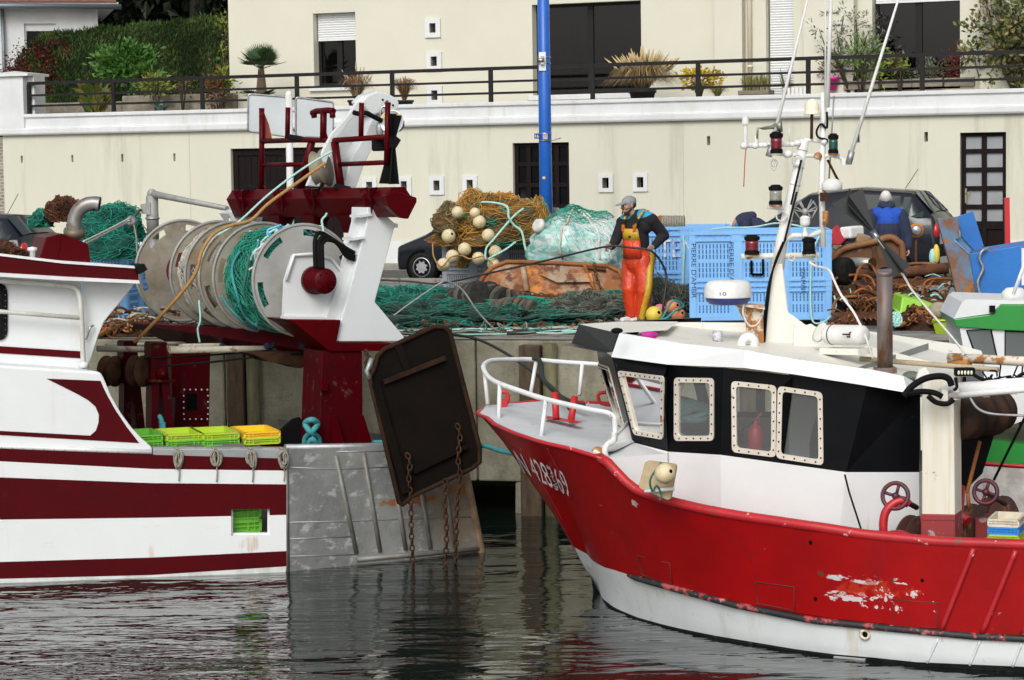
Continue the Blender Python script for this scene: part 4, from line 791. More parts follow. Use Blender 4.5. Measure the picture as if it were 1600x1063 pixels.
def chain(mb, pts, L=.075, r=.011, m=0, w=.024):
 pts = spline(pts, 10); ln = [0]
 for a, c in zip(pts, pts[1:]): ln.append(ln[-1] + (c - a).length)
 n = max(2, int(ln[-1] / L)); j = 0
 for i in range(n):
  d = ln[-1] * (i + .5) / n
  while j < len(ln) - 2 and ln[j + 1] < d: j += 1
  f = (d - ln[j]) / max(ln[j + 1] - ln[j], 1e-6); c = lerp(pts[j], pts[j + 1], f); t = (pts[j + 1] - pts[j]).normalized(); s = t.cross(V((.3, 1, .2))).normalized();
  if i % 2: s = t.cross(s)
  mb.tube([c + t * (L * .62 * math.cos(q)) * (1) + s * (w * math.sin(q)) for q in [k * math.pi / 4 for k in range(8)]], r, 5, m, closed=True)
 return mb
MB_ = chain(MB(), tl_([(785, 454), (815, 460), (860, 464), (900, 462), (925, 456), (940, 468)], .09)); chain(MB_, tl_([(929, 415), (932, 435), (938, 452), (948, 466), (930, 468)], .1)); MB_.build('chain', M['rust'], td)
mk('rubber_alt', (.12, .105, .08), .9, c2=(.05, .045, .04), sc=6)
def discs(label, pts, r0_, r1_, n, m=None, ax_r=.03, th=.6):
 pts = spline([V(p) for p in pts], 12); t = thing('ground_gear', label, 'ground gear', V((pts[0].x, pts[0].y, QZ)), 'strings of rubber discs on the quay'); mb = MB(); k = len(pts) - 1
 for i in range(n):
  f = (i + .5) / n * k; j = min(int(f), k - 1); c = lerp(pts[j], pts[j + 1], f - j); d = (pts[j + 1] - pts[j]).normalized(); sp = sum((pts[q + 1] - pts[q]).length for q in range(k)) / n
  r = lerp(r0_, r1_, i / max(1, n - 1)) * R.uniform(.9, 1.08); d = (d + rv(R) * .12).normalized(); mb.lathe([(r * .3, -sp * .42), (r * .85, -sp * .4), (r, -sp * .2), (r, sp * .2), (r * .85, sp * .4), (r * .3, sp * .42)], c, d, 16, i % 2, False)
 mb.build('rubber_discs', [m or M['rubber'], M['rubber_alt']], t); MB().tube(pts, ax_r, 6).build('wire_core', M['rust'], t); return t
def q3(px, D, h): return G(px, D, QZ + h)
discs('thick roll of rubber discs left of the rusty trawl door', [q3(694, 39.2, .13), q3(722, 38.5, .2), q3(748, 38.0, .24)], .14, .24, 9)
MB().lathe([(.2, 0), (.17, -.03), (.06, -.05), (.05, -.1), (.001, -.1)], q3(753, 37.9, .24), V((-.7, .7, 0)), 16)
discs('tapering cone of rubber discs in front of the trawl door', [q3(762, 38.4, .22), q3(790, 38.0, .17), q3(815, 38.2, .12), q3(842, 38.4, .08)], .22, .07, 15)
discs('string of small striped rubber discs in the green net', [q3(772, 35.6, .18), q3(800, 35.2, .22), q3(832, 35.0, .16)], .12, .17, 10, mk('rubber_tan', (.16, .13, .08), .85, c2=(.03, .028, .025), sc=8))
discs('thin string of black discs behind the cream float', [q3(852, 38.2, .08), q3(880, 38.0, .1), q3(905, 38.2, .06)], .085, .09, 12)
discs('dark discs under the grey net by the fisherman', [q3(930, 35.2, .14), q3(952, 35.0, .2), q3(978, 34.9, .12)], .12, .13, 6)
bb = thing('ground_gear', 'single big rubber bobbin with a rusty hub lying on the nets', 'ground gear', q3(680, 36.4, 0)); c = q3(681, 36.3, .17)
MB().lathe([(.07, .02), (.15, 0), (.17, .05), (.17, .17), (.13, .2)], c, V((.45, -.85, .2)) * 1, 20).build('rubber_discs', M['rubber'], bb); MB().lathe([(.1, .17), (.05, .2), (.05, .235), (.001, .235)], c, V((.45, -.85, .2)), 14).build('hub', M['rust_orange'], bb)
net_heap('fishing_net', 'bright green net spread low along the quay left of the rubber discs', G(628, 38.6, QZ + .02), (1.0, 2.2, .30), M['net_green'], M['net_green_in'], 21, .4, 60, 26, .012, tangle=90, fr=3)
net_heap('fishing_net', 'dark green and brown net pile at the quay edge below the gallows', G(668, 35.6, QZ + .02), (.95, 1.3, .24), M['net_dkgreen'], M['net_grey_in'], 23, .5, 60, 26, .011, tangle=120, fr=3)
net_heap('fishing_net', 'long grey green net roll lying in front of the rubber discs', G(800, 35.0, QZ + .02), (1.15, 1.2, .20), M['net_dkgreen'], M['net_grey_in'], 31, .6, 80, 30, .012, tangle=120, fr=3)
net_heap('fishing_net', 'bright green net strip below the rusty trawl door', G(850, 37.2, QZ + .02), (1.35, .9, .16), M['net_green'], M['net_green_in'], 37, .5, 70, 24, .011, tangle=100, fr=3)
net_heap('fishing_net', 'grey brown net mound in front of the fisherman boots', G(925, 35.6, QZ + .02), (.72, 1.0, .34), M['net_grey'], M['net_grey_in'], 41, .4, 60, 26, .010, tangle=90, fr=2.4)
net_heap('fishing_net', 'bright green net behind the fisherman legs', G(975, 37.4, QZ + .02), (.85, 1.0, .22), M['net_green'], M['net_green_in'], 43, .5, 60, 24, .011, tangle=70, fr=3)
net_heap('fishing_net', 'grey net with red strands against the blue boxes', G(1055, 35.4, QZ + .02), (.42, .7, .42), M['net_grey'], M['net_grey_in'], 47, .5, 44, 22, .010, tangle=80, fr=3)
ball_float('cream float lying on the green net near the trawl door', 911, 470, 37.2, 11.5, M['float_cream'])
ball_float('yellow float on the quay at the fisherman heel', 1022, 492, 34.0, 13.5, M['float_yellow']); ball_float('pink float tucked behind the yellow float', 1031, 486, 34.4, 11, M['float_pink'])
ball_float('orange float above its twin beside the blue box', 1052, 480, 34.1, 12, M['float_orange']); ball_float('lower orange float next to the tall blue box', 1060, 492, 33.8, 11, M['float_orange'])
rope('rope', 'blue rope looped around the orange floats', [q3(1028, 33.8, .0), P(1040, 488, 33.8), P(1052, 470, 33.8), P(1068, 478, 33.9), P(1055, 486, 33.6), P(1040, 498, 33.5), P(1030, 500, 33.5)], .016, M['rope_teal'])
rs = MB(); rnd = random.Random(6)
for i in range(26):
 D = rnd.uniform(32.1, 33.4); x0 = rnd.uniform(560, 800); pts = []
 for j in range(6): pts.append(G(x0 + j * 42, D + rnd.uniform(-.16, .16), QZ + .015 + rnd.random() * .03))
 rs.tube(spline(pts, 5), rnd.choice((.008, .012, .018)), 5, rnd.randrange(4))
tag(rs.build('loose_rope', [M['rope_grey'], M['cable'], M['rope_dark'], M['rope_aqua']]), 'loose grey ropes and wires strewn along the quay edge', 'rope', kind='stuff')
rs = MB()
for i in range(420):
 p = G(rnd.uniform(560, 1010), rnd.uniform(32.6, 37), QZ + .02); k_ = rnd.uniform(.03, .16); rs.tube(spline([p, p + V((rnd.uniform(-k_, k_), rnd.uniform(-k_, k_), rnd.uniform(.0, .1))), p + V((rnd.uniform(-k_, k_) * 2, rnd.uniform(-k_, k_) * 2, 0.01))], 4), rnd.uniform(.004, .014), 4, rnd.randrange(5))
tag(rs.build('net_scraps', [M['rust'], M['rust_orange'], M['net_green'], M['rope_grey'], M['rubber']]), 'rusty wire ends and net scraps scattered over the quay', 'scraps', kind='stuff')
rope('steel_cable', 'taut grey cable running from the left to the fisherman hands', [P(560, 436, 36.8), P(640, 440, 36.5), P(688, 443, 36.3), P(760, 428, 35.8), P(850, 408, 35.1), P(945, 386, 34.15), P(985, 387, 34.1), P(1014, 391, 34.05), P(1030, 405, 34.2), P(1041, 430, 34.3), P(1038, 465, 34.2), P(1033, 500, 34.2)], .016, M['cable'], cat='cable')
rope('hose', 'pale thin hose arching over the nets left of the discs', [P(600, 505, 34.6), P(640, 475, 34.8), P(688, 443, 35), P(705, 442, 34.8), P(724, 455, 34.4), P(745, 485, 34), P(770, 512, 33), P(790, 522, 32.6)], .013, M['galv'], cat='hose')
# ================= blue boxes and the right hand junk =================
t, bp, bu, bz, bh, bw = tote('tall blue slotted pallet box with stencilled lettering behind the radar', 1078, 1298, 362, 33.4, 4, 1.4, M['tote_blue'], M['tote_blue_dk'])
mk('ink', (.03, .06, .14), .8); mk('paint_white', (.66, .68, .70), .8, patches=[dict(c=(.25, .36, .6), sc=8, th=.56, soft=.04)])
for px, y0, y1, body in ((1080, 381, 466, "PIERRE D'AMBR"), (1139, 379, 466, "PIERRE D'AMBR"), (1251, 420, 458, "D'AMBR")):
 a = bp.hit(px, y0); d = bp.hit(px, y1); text_on(body, a + bp.n * .0125, -Z, bp.u, a.z - d.z, .065, M['ink'], t, off=bp.n * .004)
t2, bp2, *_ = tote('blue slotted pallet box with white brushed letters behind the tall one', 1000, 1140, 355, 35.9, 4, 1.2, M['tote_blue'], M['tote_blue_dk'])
a = bp2.hit(1030, 402); d = bp2.hit(1078, 374); text_on('TEMM', a + bp2.n * .021, bp2.u, Z, 1.7 * (d - a).dot(bp2.u), d.z - a.z, M['paint_white'], t2, off=bp2.n * .004)
rope('rope', 'pale green rope lying along the top of the tall blue box', [bp.hit(1112, 362) + V((0, -.02, .03)), bp.hit(1135, 360) + V((0, .1, .03)), bp.hit(1180, 359) + V((0, .2, .03)), bp.hit(1222, 357) + V((0, .4, .06)), bp.hit(1262, 360) + V((0, .3, .03)), bp.hit(1280, 364) + V((0, -.03, .0)), bp.hit(1268, 400) + V((0, -.04, 0)), bp.hit(1266, 470) + V((0, -.04, 0)), bp.hit(1270, 503) + V((0, -.06, 0)), bp.hit(1290, 500) + V((0, -.08, 0)), bp.hit(1300, 480) + V((.04, -.08, 0)), bp.hit(1298, 462) + V((.04, -.05, 0))], .014, M['rope_aqua'])
rope('rope', 'knotted aqua rope hanging down the white lettered blue box', [bp2.hit(1067, 368) + bp2.n * .05, bp2.hit(1069, 390) + bp2.n * .06, bp2.hit(1068, 415) + bp2.n * .05, bp2.hit(1067, 445) + bp2.n * .06], .018, M['rope_aqua'])
hk = MB(); hu, hzz = bp.uz(1182, 420)
for i, (x0, y0, x1, y1) in enumerate(((1174, 407, 1174, 429), (1192, 405, 1192, 429), (1174, 429, 1192, 429))): hk.tube([bp.hit(x0, y0) + bp.n * .03, bp.hit(x1, y1) + bp.n * .03], .018, 6)
hk.build('handle', M['black'], t)
hb = thing('hose_roll', 'grey coiled hose lying on the blue box behind the fisherman', 'hose', P(1045, 355, 36.2)); m_ = MB()
for i in range(9): x = 1036 + i * 4; c = P(x, 348, 36.1); m_.tube([c + V((math.cos(q) * .012, math.cos(q) * .09, math.sin(q) * .09)) for q in [k * math.pi / 7 for k in range(14)]], .022, 6, 0, closed=True)
m_.build('coil', M['rope_grey'], hb); MB().ball(P(1032, 346, 36.1), (.07, .1, .09)).build('coupling', M['rust_orange'], hb)
def tyre(label, px, y, D, rpx, ax):
 c = P(px, y, D); r = rpx / F * D; t = thing('tyre', label, 'tyre', c, 'rubber wheels beside the blue box'); MB().lathe([(r * .5, -.02), (r * .9, -.03), (r, .03), (r, .15), (r * .9, .2), (r * .5, .19)], c, ax, 28).build('tyre_ring', M['tyre'], t); MB().lathe([(r * .52, 0), (r * .5, .1), (r * .15, .12), (.001, .12)], c, ax, 20).build('hub', M['rust'], t)
tyre('upper black rubber wheel right of the tall blue box', 1308, 424, 33.8, 22, V((.7, -.5, 0))); tyre('lower black rubber wheel at the foot of the blue box', 1307, 486, 33.6, 24, V((.7, -.5, 0)))
SP2 = PL(P(1355, 410, 35), 5); ts = thing('trawl_door', 'brown rusted trawl door standing on edge in the scrap heap', 'trawl door', G(1355, 35)); o2 = [(1298, 407), (1318, 389), (1361, 379), (1389, 371), (1403, 378), (1410, 392), (1412, 470), (1300, 470)]
mk('tub_rust', (.16, .075, .025), .75, c2=(.09, .035, .015), sc=3, bump=.004, bsc=30)
MB().prism(SP2.poly(o2), SP2.n * -.1).build('plate', M['tub_rust'], ts); MB().tube(spline(SP2.poly(o2[:7], .03), 6), .05, 8).build('rim', mk('tub_rim', (.24, .11, .035), .7, c2=RUST, sc=4), ts)
MB().bar(SP2.hit(1365, 385) + SP2.n * .06, SP2.hit(1372, 440) + SP2.n * .06, .07, .06).build('stiffener', M['rust'], ts)
c0 = P(1331, 411, 34.6); c1 = P(1362, 412, 34.3); cy = tag(MB().cyl(c0, c1, .08, 18).build('steel_cylinder', mk('bright_steel', (.55, .55, .53), .4, .6, c2=(.35, .33, .3), sc=4)), 'short bright steel cylinder lying on the rusty pipe', 'cylinder'); MB().cyl(c1, c1 + (c1 - c0).normalized() * .02, .082, 18).build('end_cap', M['rust_dark'], cy)
tag(MB().tube([P(1333, 431, 34.4), P(1400, 427, 34.2), P(1482, 419, 34)], .078, 16).build('rusty_pipe', M['rust']), 'thick rusty pipe lying across the scrap heap', 'pipe')
def links(mb, n, cx, D, sx, sy, sz, L, r, seed, top):
 rnd = random.Random(seed)
 for _ in range(n):
  px = cx + rnd.uniform(-1, 1) * sx; dd = D + rnd.uniform(-1, 1) * sy; hmax = sz * (1 - .6 * abs(px - cx) / sx); c = G(px, dd, QZ + .03 + hmax * (1 - abs(dd - D) / sy * .5) * rnd.uniform(.5, 1)); a = rv(rnd).normalized(); b2 = a.orthogonal().normalized(); k_ = L * rnd.uniform(.7, 1.3)
  mb.tube([c + a * k_ * math.cos(q) + b2 * k_ * .55 * math.sin(q) for q in [i * math.pi / 4 for i in range(8)]], r, 5, rnd.randrange(3), closed=True)
 return mb
def chain_heap(label, cx, D, sx, sy, sz, n, L=.06, r=.014, seed=1):
 t = thing('chain_heap', label, 'chain', G(cx, D)); c = G(cx, D, QZ); MB().grid([[blob_pt(c, (sx / F * D * .95, sy * .95, sz * .8), 2 * math.pi * i / 24, math.pi / 2 * j / 8 + .001, .3, seed, 2, 0) for i in range(25)] for j in range(9)]).build('chain_core', M['rust_dark'], t)
 links(MB(), n, cx, D, sx, sy, sz, L, r, seed, 0).build('chain_links', [M['rust'], M['rust_dark'], M['rust_orange']], t); return t
chain_heap('heap of rusty chain behind the green crate lid', 1408, 34.0, 100, .8, .52, 620, .075, .014, 2)
chain_heap('roll of fine rusty chain mesh in front of the green crate lid', 1432, 32.6, 40, .45, .32, 420, .05, .014, 3)
chain_heap('low pile of chain at the quay edge behind the life raft', 1320, 32.5, 24, .4, .16, 110, .06, .015, 4)
chain_heap('tangle of rusty chain to the left below the blue machine', 1478, 33.3, 34, .5, .45, 220, .06, .014, 5)
chain_heap('chain heap on the quay left of the net drum', 205, 33.6, 52, .5, .16, 260, .07, .018, 6)
rnd = random.Random(4)
for i, (px, y, D, rz, lab) in enumerate(((1345, 462, 33.4, .3, 'rusty dredge frame with comb teeth left of the exhaust pipe'), (1440, 440, 33.9, -.2, 'rusty dredge frame under the thick pipe right of the green lid'), (1375, 448, 33.7, .9, 'tilted rusty dredge frame behind the exhaust pipe'), (1470, 466, 33.2, -.5, 'small rusty dredge frame beside the blue machine'), (1345, 492, 32.9, .1, 'rusty dredge frame with coil springs near the white boat roof'))):
 c = P(px, y, D); t = thing('dredge_frame', lab, 'dredge', V((c.x, c.y, QZ)), 'rusty scallop dredge frames'); rot = Matrix.Rotation(rz, 3, 'Z') @ Matrix.Rotation(rnd.uniform(-.5, .5), 3, 'X'); f = MB()
 q = [c + rot @ V(v) for v in ((-.34, -.16, -.1), (.34, -.16, -.1), (.34, .2, .1), (-.34, .2, .1))]
 for a, b2 in zip(q, q[1:] + q[:1]): f.bar(a, b2, .05, .035)
 f.bar(lerp(q[0], q[3], .5), lerp(q[1], q[2], .5), .04, .03); f.build('frame', M['rust'], t); te = MB()
 for j in range(11): p = lerp(q[0], q[1], j / 10); te.tube([p, p + rot @ V((0, -.1, -.08))], [.012, .006], 5)
 te.build('teeth', M['rust_orange'], t); b_ = MB()
 b_.tube(spline([q[2], q[2] + V((-.1, .1, .2)), q[3] + V((.1, .1, .2)), q[3]], 6), .02, 6); b_.build('bail', M['rust_orange'], t)
rs = MB()
for i in range(90):
 p = G(rnd.uniform(1310, 1495), rnd.uniform(32.6, 34.4), QZ + rnd.uniform(.1, .62)); d = rv(rnd); d.z *= .4; rs.tube(spline([p, p + d * .16 + V((0, 0, .05)), p + d * .32], 3), rnd.choice((.008, .012, .016)), 5, rnd.choice((0, 0, 1, 2, 3)))
tag(rs.build('scrap_metal', [M['rust'], M['rust_orange'], M['rust_dark'], M['rope_aqua']]), 'bent rusty rods and net twine strewn through the scrap heap', 'scrap', kind='stuff')
mk('lime', (.30, .60, .055), .5, c2=(.25, .52, .05), sc=3); mk('lime_dk', (.40, .55, .03), .5); mk('crate_green', (.16, .50, .035), .5, c2=(.12, .42, .03), sc=3); mk('crate_yellow', (.80, .50, .015), .5); mk('crate_blue', (.02, .22, .62), .5); mk('crate_cream', (.66, .60, .48), .6, c2=(.5, .45, .35), sc=4)
ld = thing('crate_lid', 'upturned pale green plastic fish tub on the scrap heap', 'tub', P(1425, 490, 32.9))
lo_ = [P(1395, 486, 33.1), P(1408, 490, 32.4), P(1465, 494, 32.5), P(1462, 476, 33.4)]; lo_[3] = P(1456, 484, 33.2)
lo_ = [P(1391, 481, 33.2), P(1406, 490, 32.5), P(1464, 494, 32.6), P(1452, 482, 33.3)]; up_ = [P(1397, 457, 33.15), P(1410, 463, 32.6), P(1459, 475, 32.7), P(1412, 456.5, 33.25)]
MB().hexa(lo_ + up_).build('tub_body', M['lime'], ld, bev=.02); MB().tube(lo_, .025, 6, closed=True).build('rim', M['lime'], ld)
lb = thing('fish_crate', 'yellow green fish crate on the quay next to the blue machine', 'crate', P(1478, 524, 31.6)); b0 = [P(1463, 524, 31.6), P(1496, 524, 31.6), P(1498, 521, 32), P(1465, 521, 32)]; t0 = [P(1457, 503, 31.5), P(1500, 503, 31.5), P(1502, 499, 32.1), P(1459, 499, 32.1)]
mm = MB()
for i in range(4): j = (i + 1) % 4; mm.hexa([b0[i], b0[j], t0[j], t0[i]] + [lerp(q, sum(b0 + t0, V()) / 8, .06) for q in (b0[i], b0[j], t0[j], t0[i])])
mm.hexa(b0 + [q + Z * .02 for q in b0]); mm.build('body', M['lime_dk'], lb); MB().tube(t0, .018, 6, closed=True).build('rim', M['lime_dk'], lb)
m_ = MB()
for i in range(16): a = i * .7; c = P(1399, 500, 32.2); m_.tube([c + V((math.cos(q + a) * (.05 + .03 * math.sin(a * 3)), -.04 + .02 * math.sin(a * 5 + q), math.sin(q) * (.06 + .02 * math.cos(a * 2)))) + V((.02 * math.cos(a * 4), 0, .03 * math.sin(a * 2.3))) for q in [k * math.pi / 6 for k in range(12)]], .012, 5, 0, closed=True)
tag(m_.build('rope_coil', M['rope_aqua']), 'small bundle of pale turquoise rope on the chain heap', 'rope')
tag(MB().ball(P(1467, 487, 32.5), (.16, .16, .13)).build('sack', mk('sack', (.34, .30, .22), .9, c2=(.2, .17, .12), sc=5, bump=.01, bsc=20)), 'dull beige sack slumped on the chain beside the green tub', 'sack')
mk('red_cloth', (.42, .02, .035), .7); mk('poly_white', (.75, .75, .73), .8, c2=(.62, .62, .6), sc=5); mk('card', (.30, .20, .11), .9, c2=(.22, .14, .08), sc=4); mk('navy_cloth', (.012, .018, .05), .85, c2=(.02, .028, .065), sc=6, bump=.004, bsc=40)
rd = thing('rubbish_pile', 'pile of nets and sacks under the white foam blocks right of the blue box', 'rubbish', G(1325, 35.6)); c = G(1325, 35.6); MB().grid([[blob_pt(c, (.55, .5, 1.02), 2 * math.pi * i / 30, math.pi / 2 * j / 12 + .001, .3, 4, 2.5, 0) for i in range(31)] for j in range(13)]).build('sacking', mk('burlap', (.24, .20, .14), .9, c2=(.12, .10, .075), sc=6, bump=.03, bsc=14), rd)
tag(MB().prism([P(x, y, 34.9) for x, y in ((1297, 361), (1303, 356), (1318, 379), (1312, 384), (1297, 384))], (.08, .18, .05)).build('plastic_sheet', M['red_cloth'], bev=.02), 'folded red plastic sheet at the edge of the blue box', 'sheet')
for i, (px, y, sx, sy, lab, mm_) in enumerate(((1314, 370, .09, .07, 'small white foam block on the rubbish pile', 'poly_white'), (1331, 363, .17, .10, 'large white foam block topping the rubbish pile', 'poly_white'), (1347, 374, .13, .09, 'crumpled striped brown paper bag on the rubbish pile', 'card'), (1327, 384, .11, .07, 'dark crumpled bag below the white foam', 'navy_cloth'), (1340, 386, .09, .06, 'brown cardboard scrap below the paper bag', 'card'))):
 tag(MB().box(P(px, y, 35.1), (sx * 2, .2, sy * 1.7), 0, Matrix.Rotation(-.4 + i * .35, 3, 'Y') @ Matrix.Rotation(i * .8, 3, 'Z')).build(('foam_block', 'foam_block', 'paper_bag', 'plastic_bag', 'cardboard')[i], M[mm_], bev=.03), lab, ('foam block', 'foam block', 'bag', 'bag', 'cardboard')[i])
mk('steel_blue', (.015, .16, .50), .5, c2=(.012, .13, .42), sc=2, bump=.003, bsc=20, patches=[dict(c=(.16, .07, .03), sc=4, th=.68, soft=.04)]); mk('steel_blue_rust', (.10, .19, .30), .7, c2=(.18, .08, .035), sc=2.4, lo=.4, hi=.55, bump=.006, bsc=40, patches=[dict(c=(.30, .12, .03), sc=4, th=.6, soft=.05)])
BP = PL(P(1530, 430, 32.6), 2); bm = thing('steel_hopper', 'bright blue steel hopper with a rusted end frame at the right quay edge', 'machine', G(1545, 32.8))
MB().prism(BP.poly([(1514, 397), (1660, 374), (1660, 478), (1527, 470)]), BP.n * -1.0).build('body', M['steel_blue'], bm, bev=.01)
MB().prism(BP.poly([(1464, 342), (1497, 339), (1500, 372), (1490, 376), (1514, 398), (1527, 470), (1503, 478), (1500, 484), (1483, 410)], .02), BP.n * -.12).build('end_frame', M['steel_blue_rust'], bm, bev=.01)
MB().prism(BP.poly([(1498.5, 340), (1525, 331), (1542, 386), (1527, 392), (1508, 372)], -.25), BP.n * -.05).build('flap', M['steel_blue'], bm)
MB().prism([BP.hit(1490, 376) + BP.n * .03, BP.hit(1514, 398) + BP.n * .03, BP.hit(1527, 392) - BP.n * .4, BP.hit(1506, 372) - BP.n * .4], (0, 0, .02)).build('ledge', mk('pale_blue', (.22, .38, .5), .6, c2=(.1, .22, .4), sc=5), bm)
rope('cable', None, [BP.hit(1543, 388) + BP.n * .03, BP.hit(1533, 393) + BP.n * .06, BP.hit(1530, 405) + BP.n * .05, BP.hit(1535, 420) + BP.n * .05, BP.hit(1527, 440) + BP.n * .05, BP.hit(1530, 458) + BP.n * .05, BP.hit(1537, 468) + BP.n * .04], .02, M['galv'], bm)
text_on('1', BP.hit(1596, 446) + BP.n * .002, BP.u, Z, .12, .5, M['poly_white'], bm, off=BP.n * .006)
rp = G(1576, 35.2); tag(MB().bar(V((rp.x, rp.y, QZ)), P(1573, 309, 35.2), .07, .07).build('red_post', mk('red_paint', (.50, .02, .025), .5)), 'thin red painted post standing in front of the glazed door', 'post')
for i, (px, y, mm_, lab) in enumerate(((1463, 397, 'float_yellow', 'small yellow float stuck upright by the blue hopper'), (1457, 402, 'rope_aqua', 'short bundle of aqua and white rope behind the rusty pipe'))):
 tag(MB().ball(P(px, y, 34.6), (.05, .05, .14 - .02 * i)).build('net_float' if i == 0 else 'rope_bundle', M[mm_]), lab, 'float' if i == 0 else 'rope')
rc = thing('reflector', 'round orange rimmed lamp hanging by the tail light of the people carrier', 'lamp', P(1431, 360, 36.8)); c = P(1431, 360, 36.8); MB().lathe([(.09, 0), (.11, -.02), (.11, -.05), (.001, -.06)], c, V((0, 1, 0)), 20).build('rim', M['orange_lens'], rc); MB().lathe([(.085, 0), (.06, .02), (.001, .03)], c + V((0, -.06, 0)), V((0, -1, 0)), 20).build('lens', M['alloy'], rc); MB().tube([c, G(1431, 36.85)], .02, 6).build('post', M['rust'], rc)
# ================= left side quay gear =================
tote('blue slotted pallet box under the green net behind the wheelhouse', 66, 196, 388, 36.9, 14, 1.1, M['tote_blue'], M['tote_blue_dk'])
net_heap('fishing_net', 'bright green net heaped behind the trawler exhaust pipe', P(170, 366, 35.8), (.50, .5, .46), M['net_green'], M['net_green_in'], 52, .3, 48, 24, .010, tangle=60)
net_heap('fishing_net', 'small green net bunch left of the brown chain tangle', P(66, 350, 35.8), (.17, .3, .18), M['net_green'], M['net_green_in'], 55, .4, 24, 14, .010, tangle=30)
net_heap('fishing_net', 'rust brown chain and net tangle between the two green nets', P(98, 338, 35.7), (.21, .3, .27), M['rust'], M['rust_dark'], 57, .45, 30, 18, .018, tangle=60)
net_heap('fishing_net', 'dark brown net heap at the left edge above the wheelhouse roof', P(-2, 402, 34.9), (.36, .3, .24), M['rust'], M['rust_dark'], 59, .4, 40, 18, .012, tangle=60)
net_heap('fishing_net', 'lower green net fold hanging in front of the blue box', P(158, 396, 35.5), (.48, .35, .36), M['net_green'], M['net_green_in'], 61, .3, 36, 18, .010, tangle=40)
dv = thing('davit_crane', 'grey steel davit post with a long slanting arm behind the net drum', 'crane', G(243, 34)); c = G(243, 34)
MB().tube([c, V((c.x, c.y, P(240, 372, 34).z))], .08, 14).build('post', M['galv'], dv); z0 = P(240, 340, 34).z
MB().tube([V((c.x, c.y, P(240, 373, 34).z)), V((c.x, c.y, P(240, 306, 34).z))], .085, 14).build('sleeve', mk('cast_grey', (.36, .36, .34), .6, .3, c2=(.25, .25, .23), sc=5), dv)
MB().lathe([(.1, 0), (.1, .03)], V((c.x, c.y, P(240, 343, 34).z)), Z, 14).build('collar', M['galv'], dv)
MB().ball(V((c.x, c.y, P(240, 303, 34).z)), .07).build('knuckle', M['cast_grey'], dv); a0 = V((c.x, c.y, P(240, 303, 34).z)); MB().tube([a0, lerp(a0, P(355, 326, 32.5), .15), P(355, 326, 32.5)], [.055, .045, .035], 10).build('arm', M['cast_grey'], dv)
MB().prism([P(x, y, 33.9) for x, y in ((219, 320), (235, 316), (235, 336), (221, 334))], (0, .05, 0)).build('bracket', M['cast_grey'], dv)
MB().lathe([(.03, -.03), (.075, -.03), (.06, 0), (.075, .03), (.03, .03)], P(205, 346, 33.5), V((.4, -1, .2)), 16).build('pulley', M['galv'], dv); MB().tube([P(220, 328, 33.9), P(212, 336, 33.6), P(206, 344, 33.5)], .016, 6).build('hook', M['rust'], dv)
for i, dy in enumerate((0, 4)): rope('rope', ('upper', 'lower')[i] + ' white line from the davit pulley to the exhaust housing', [P(205, 340 + dy, 33.5), P(165, 361 + dy, 32), P(130, 378 + dy * 1.3, 30)], .012, M['rope_white'])
rope('rope', 'grey line hanging straight down from the davit pulley', [P(209, 350, 33.5), P(213, 372, 33.3), P(214, 396, 33.2)], .012, M['rope_grey'])
rs = MB(); rnd = random.Random(9)
for i in range(170):
 p = G(rnd.uniform(150, 330), rnd.uniform(33.2, 35), QZ + rnd.uniform(.02, .3)); d = rv(rnd); d.z *= .25; rs.tube(spline([p, p + d * .2 + V((0, 0, .04)), p + d * .4], 3), rnd.choice((.008, .012, .02)), 5, rnd.randrange(4))
tag(rs.build('net_scraps', [M['rust'], M['net_white'], M['rust_dark'], M['rope_tan']]), 'brown net remnants and sticks littering the quay under the drum', 'scraps', kind='stuff')
# ================= burgundy and white trawler =================
mk('burg', (.072, .0006, .0022), .36, spec=.09, c2=(.055, .0007, .003), sc=1.5, coat=.02, patches=[dict(c=(.15, .03, .035), sc=4, th=.70, soft=.04, st=(.6, .6, 3), amt=.5)]); mk('burg_dk', (.058, .001, .003), .42, spec=.1, c2=(.042, .002, .005), sc=3, patches=[dict(c=(.10, .05, .035), sc=5, th=.64, soft=.06, amt=.7)], bump=.002, bsc=20)
mk('boat_white', (.68, .70, .705), .35, c2=(.64, .66, .665), sc=1.2, coat=.3, patches=[dirt(.655, (.5, .42, .30), 2.2, (1.6, 1.6, .12), .4), dict(c=(.33, .34, .24), sc=3, th=.60, soft=.2, at=(-4, 27, -.02), rad=(30, 30, .3), amt=.6), dict(c=(.42, .25, .12), sc=5, st=(3, 3, .25), th=.56, soft=.15, at=P(238, 862, 27.2), rad=(.14, .3, .32), amt=.5), dict(c=(.42, .25, .12), sc=5, st=(3, 3, .25), th=.56, soft=.15, at=P(392, 850, 27.3), rad=(.3, .3, .22), amt=.5), dict(c=(.35, .37, .38), sc=4, st=(.5, .5, 5), th=.68, soft=.05, amt=.35)]); mk('trim_white', (.7, .71, .71), .4, c2=(.62, .62, .62), sc=4)
mk('galv_plate', (.29, .30, .29), .42, .2, c2=(.17, .178, .17), sc=1.8, lo=.3, hi=.7, bump=.02, bsc=3.5, patches=[dict(c=(.46, .48, .47), sc=5, th=.60, soft=.10, st=(1, 1, 1.6), amt=.8), dict(c=(.10, .10, .10), sc=3, th=.64, soft=.1, amt=.6), dict(c=(.24, .185, .115), sc=2, th=.42, soft=.2, at=P(705, 800, 28.3), rad=(.9, .9, .9), amt=.75), dict(c=(.30, .10, .03), sc=4, th=.50, soft=.12, at=P(640, 782, 28.1), rad=(.75, .75, .12), amt=.9), dict(c=(.34, .13, .04), sc=6, th=.52, soft=.08, at=P(712, 765, 28.4), rad=(.35, .4, .16), amt=.9)])
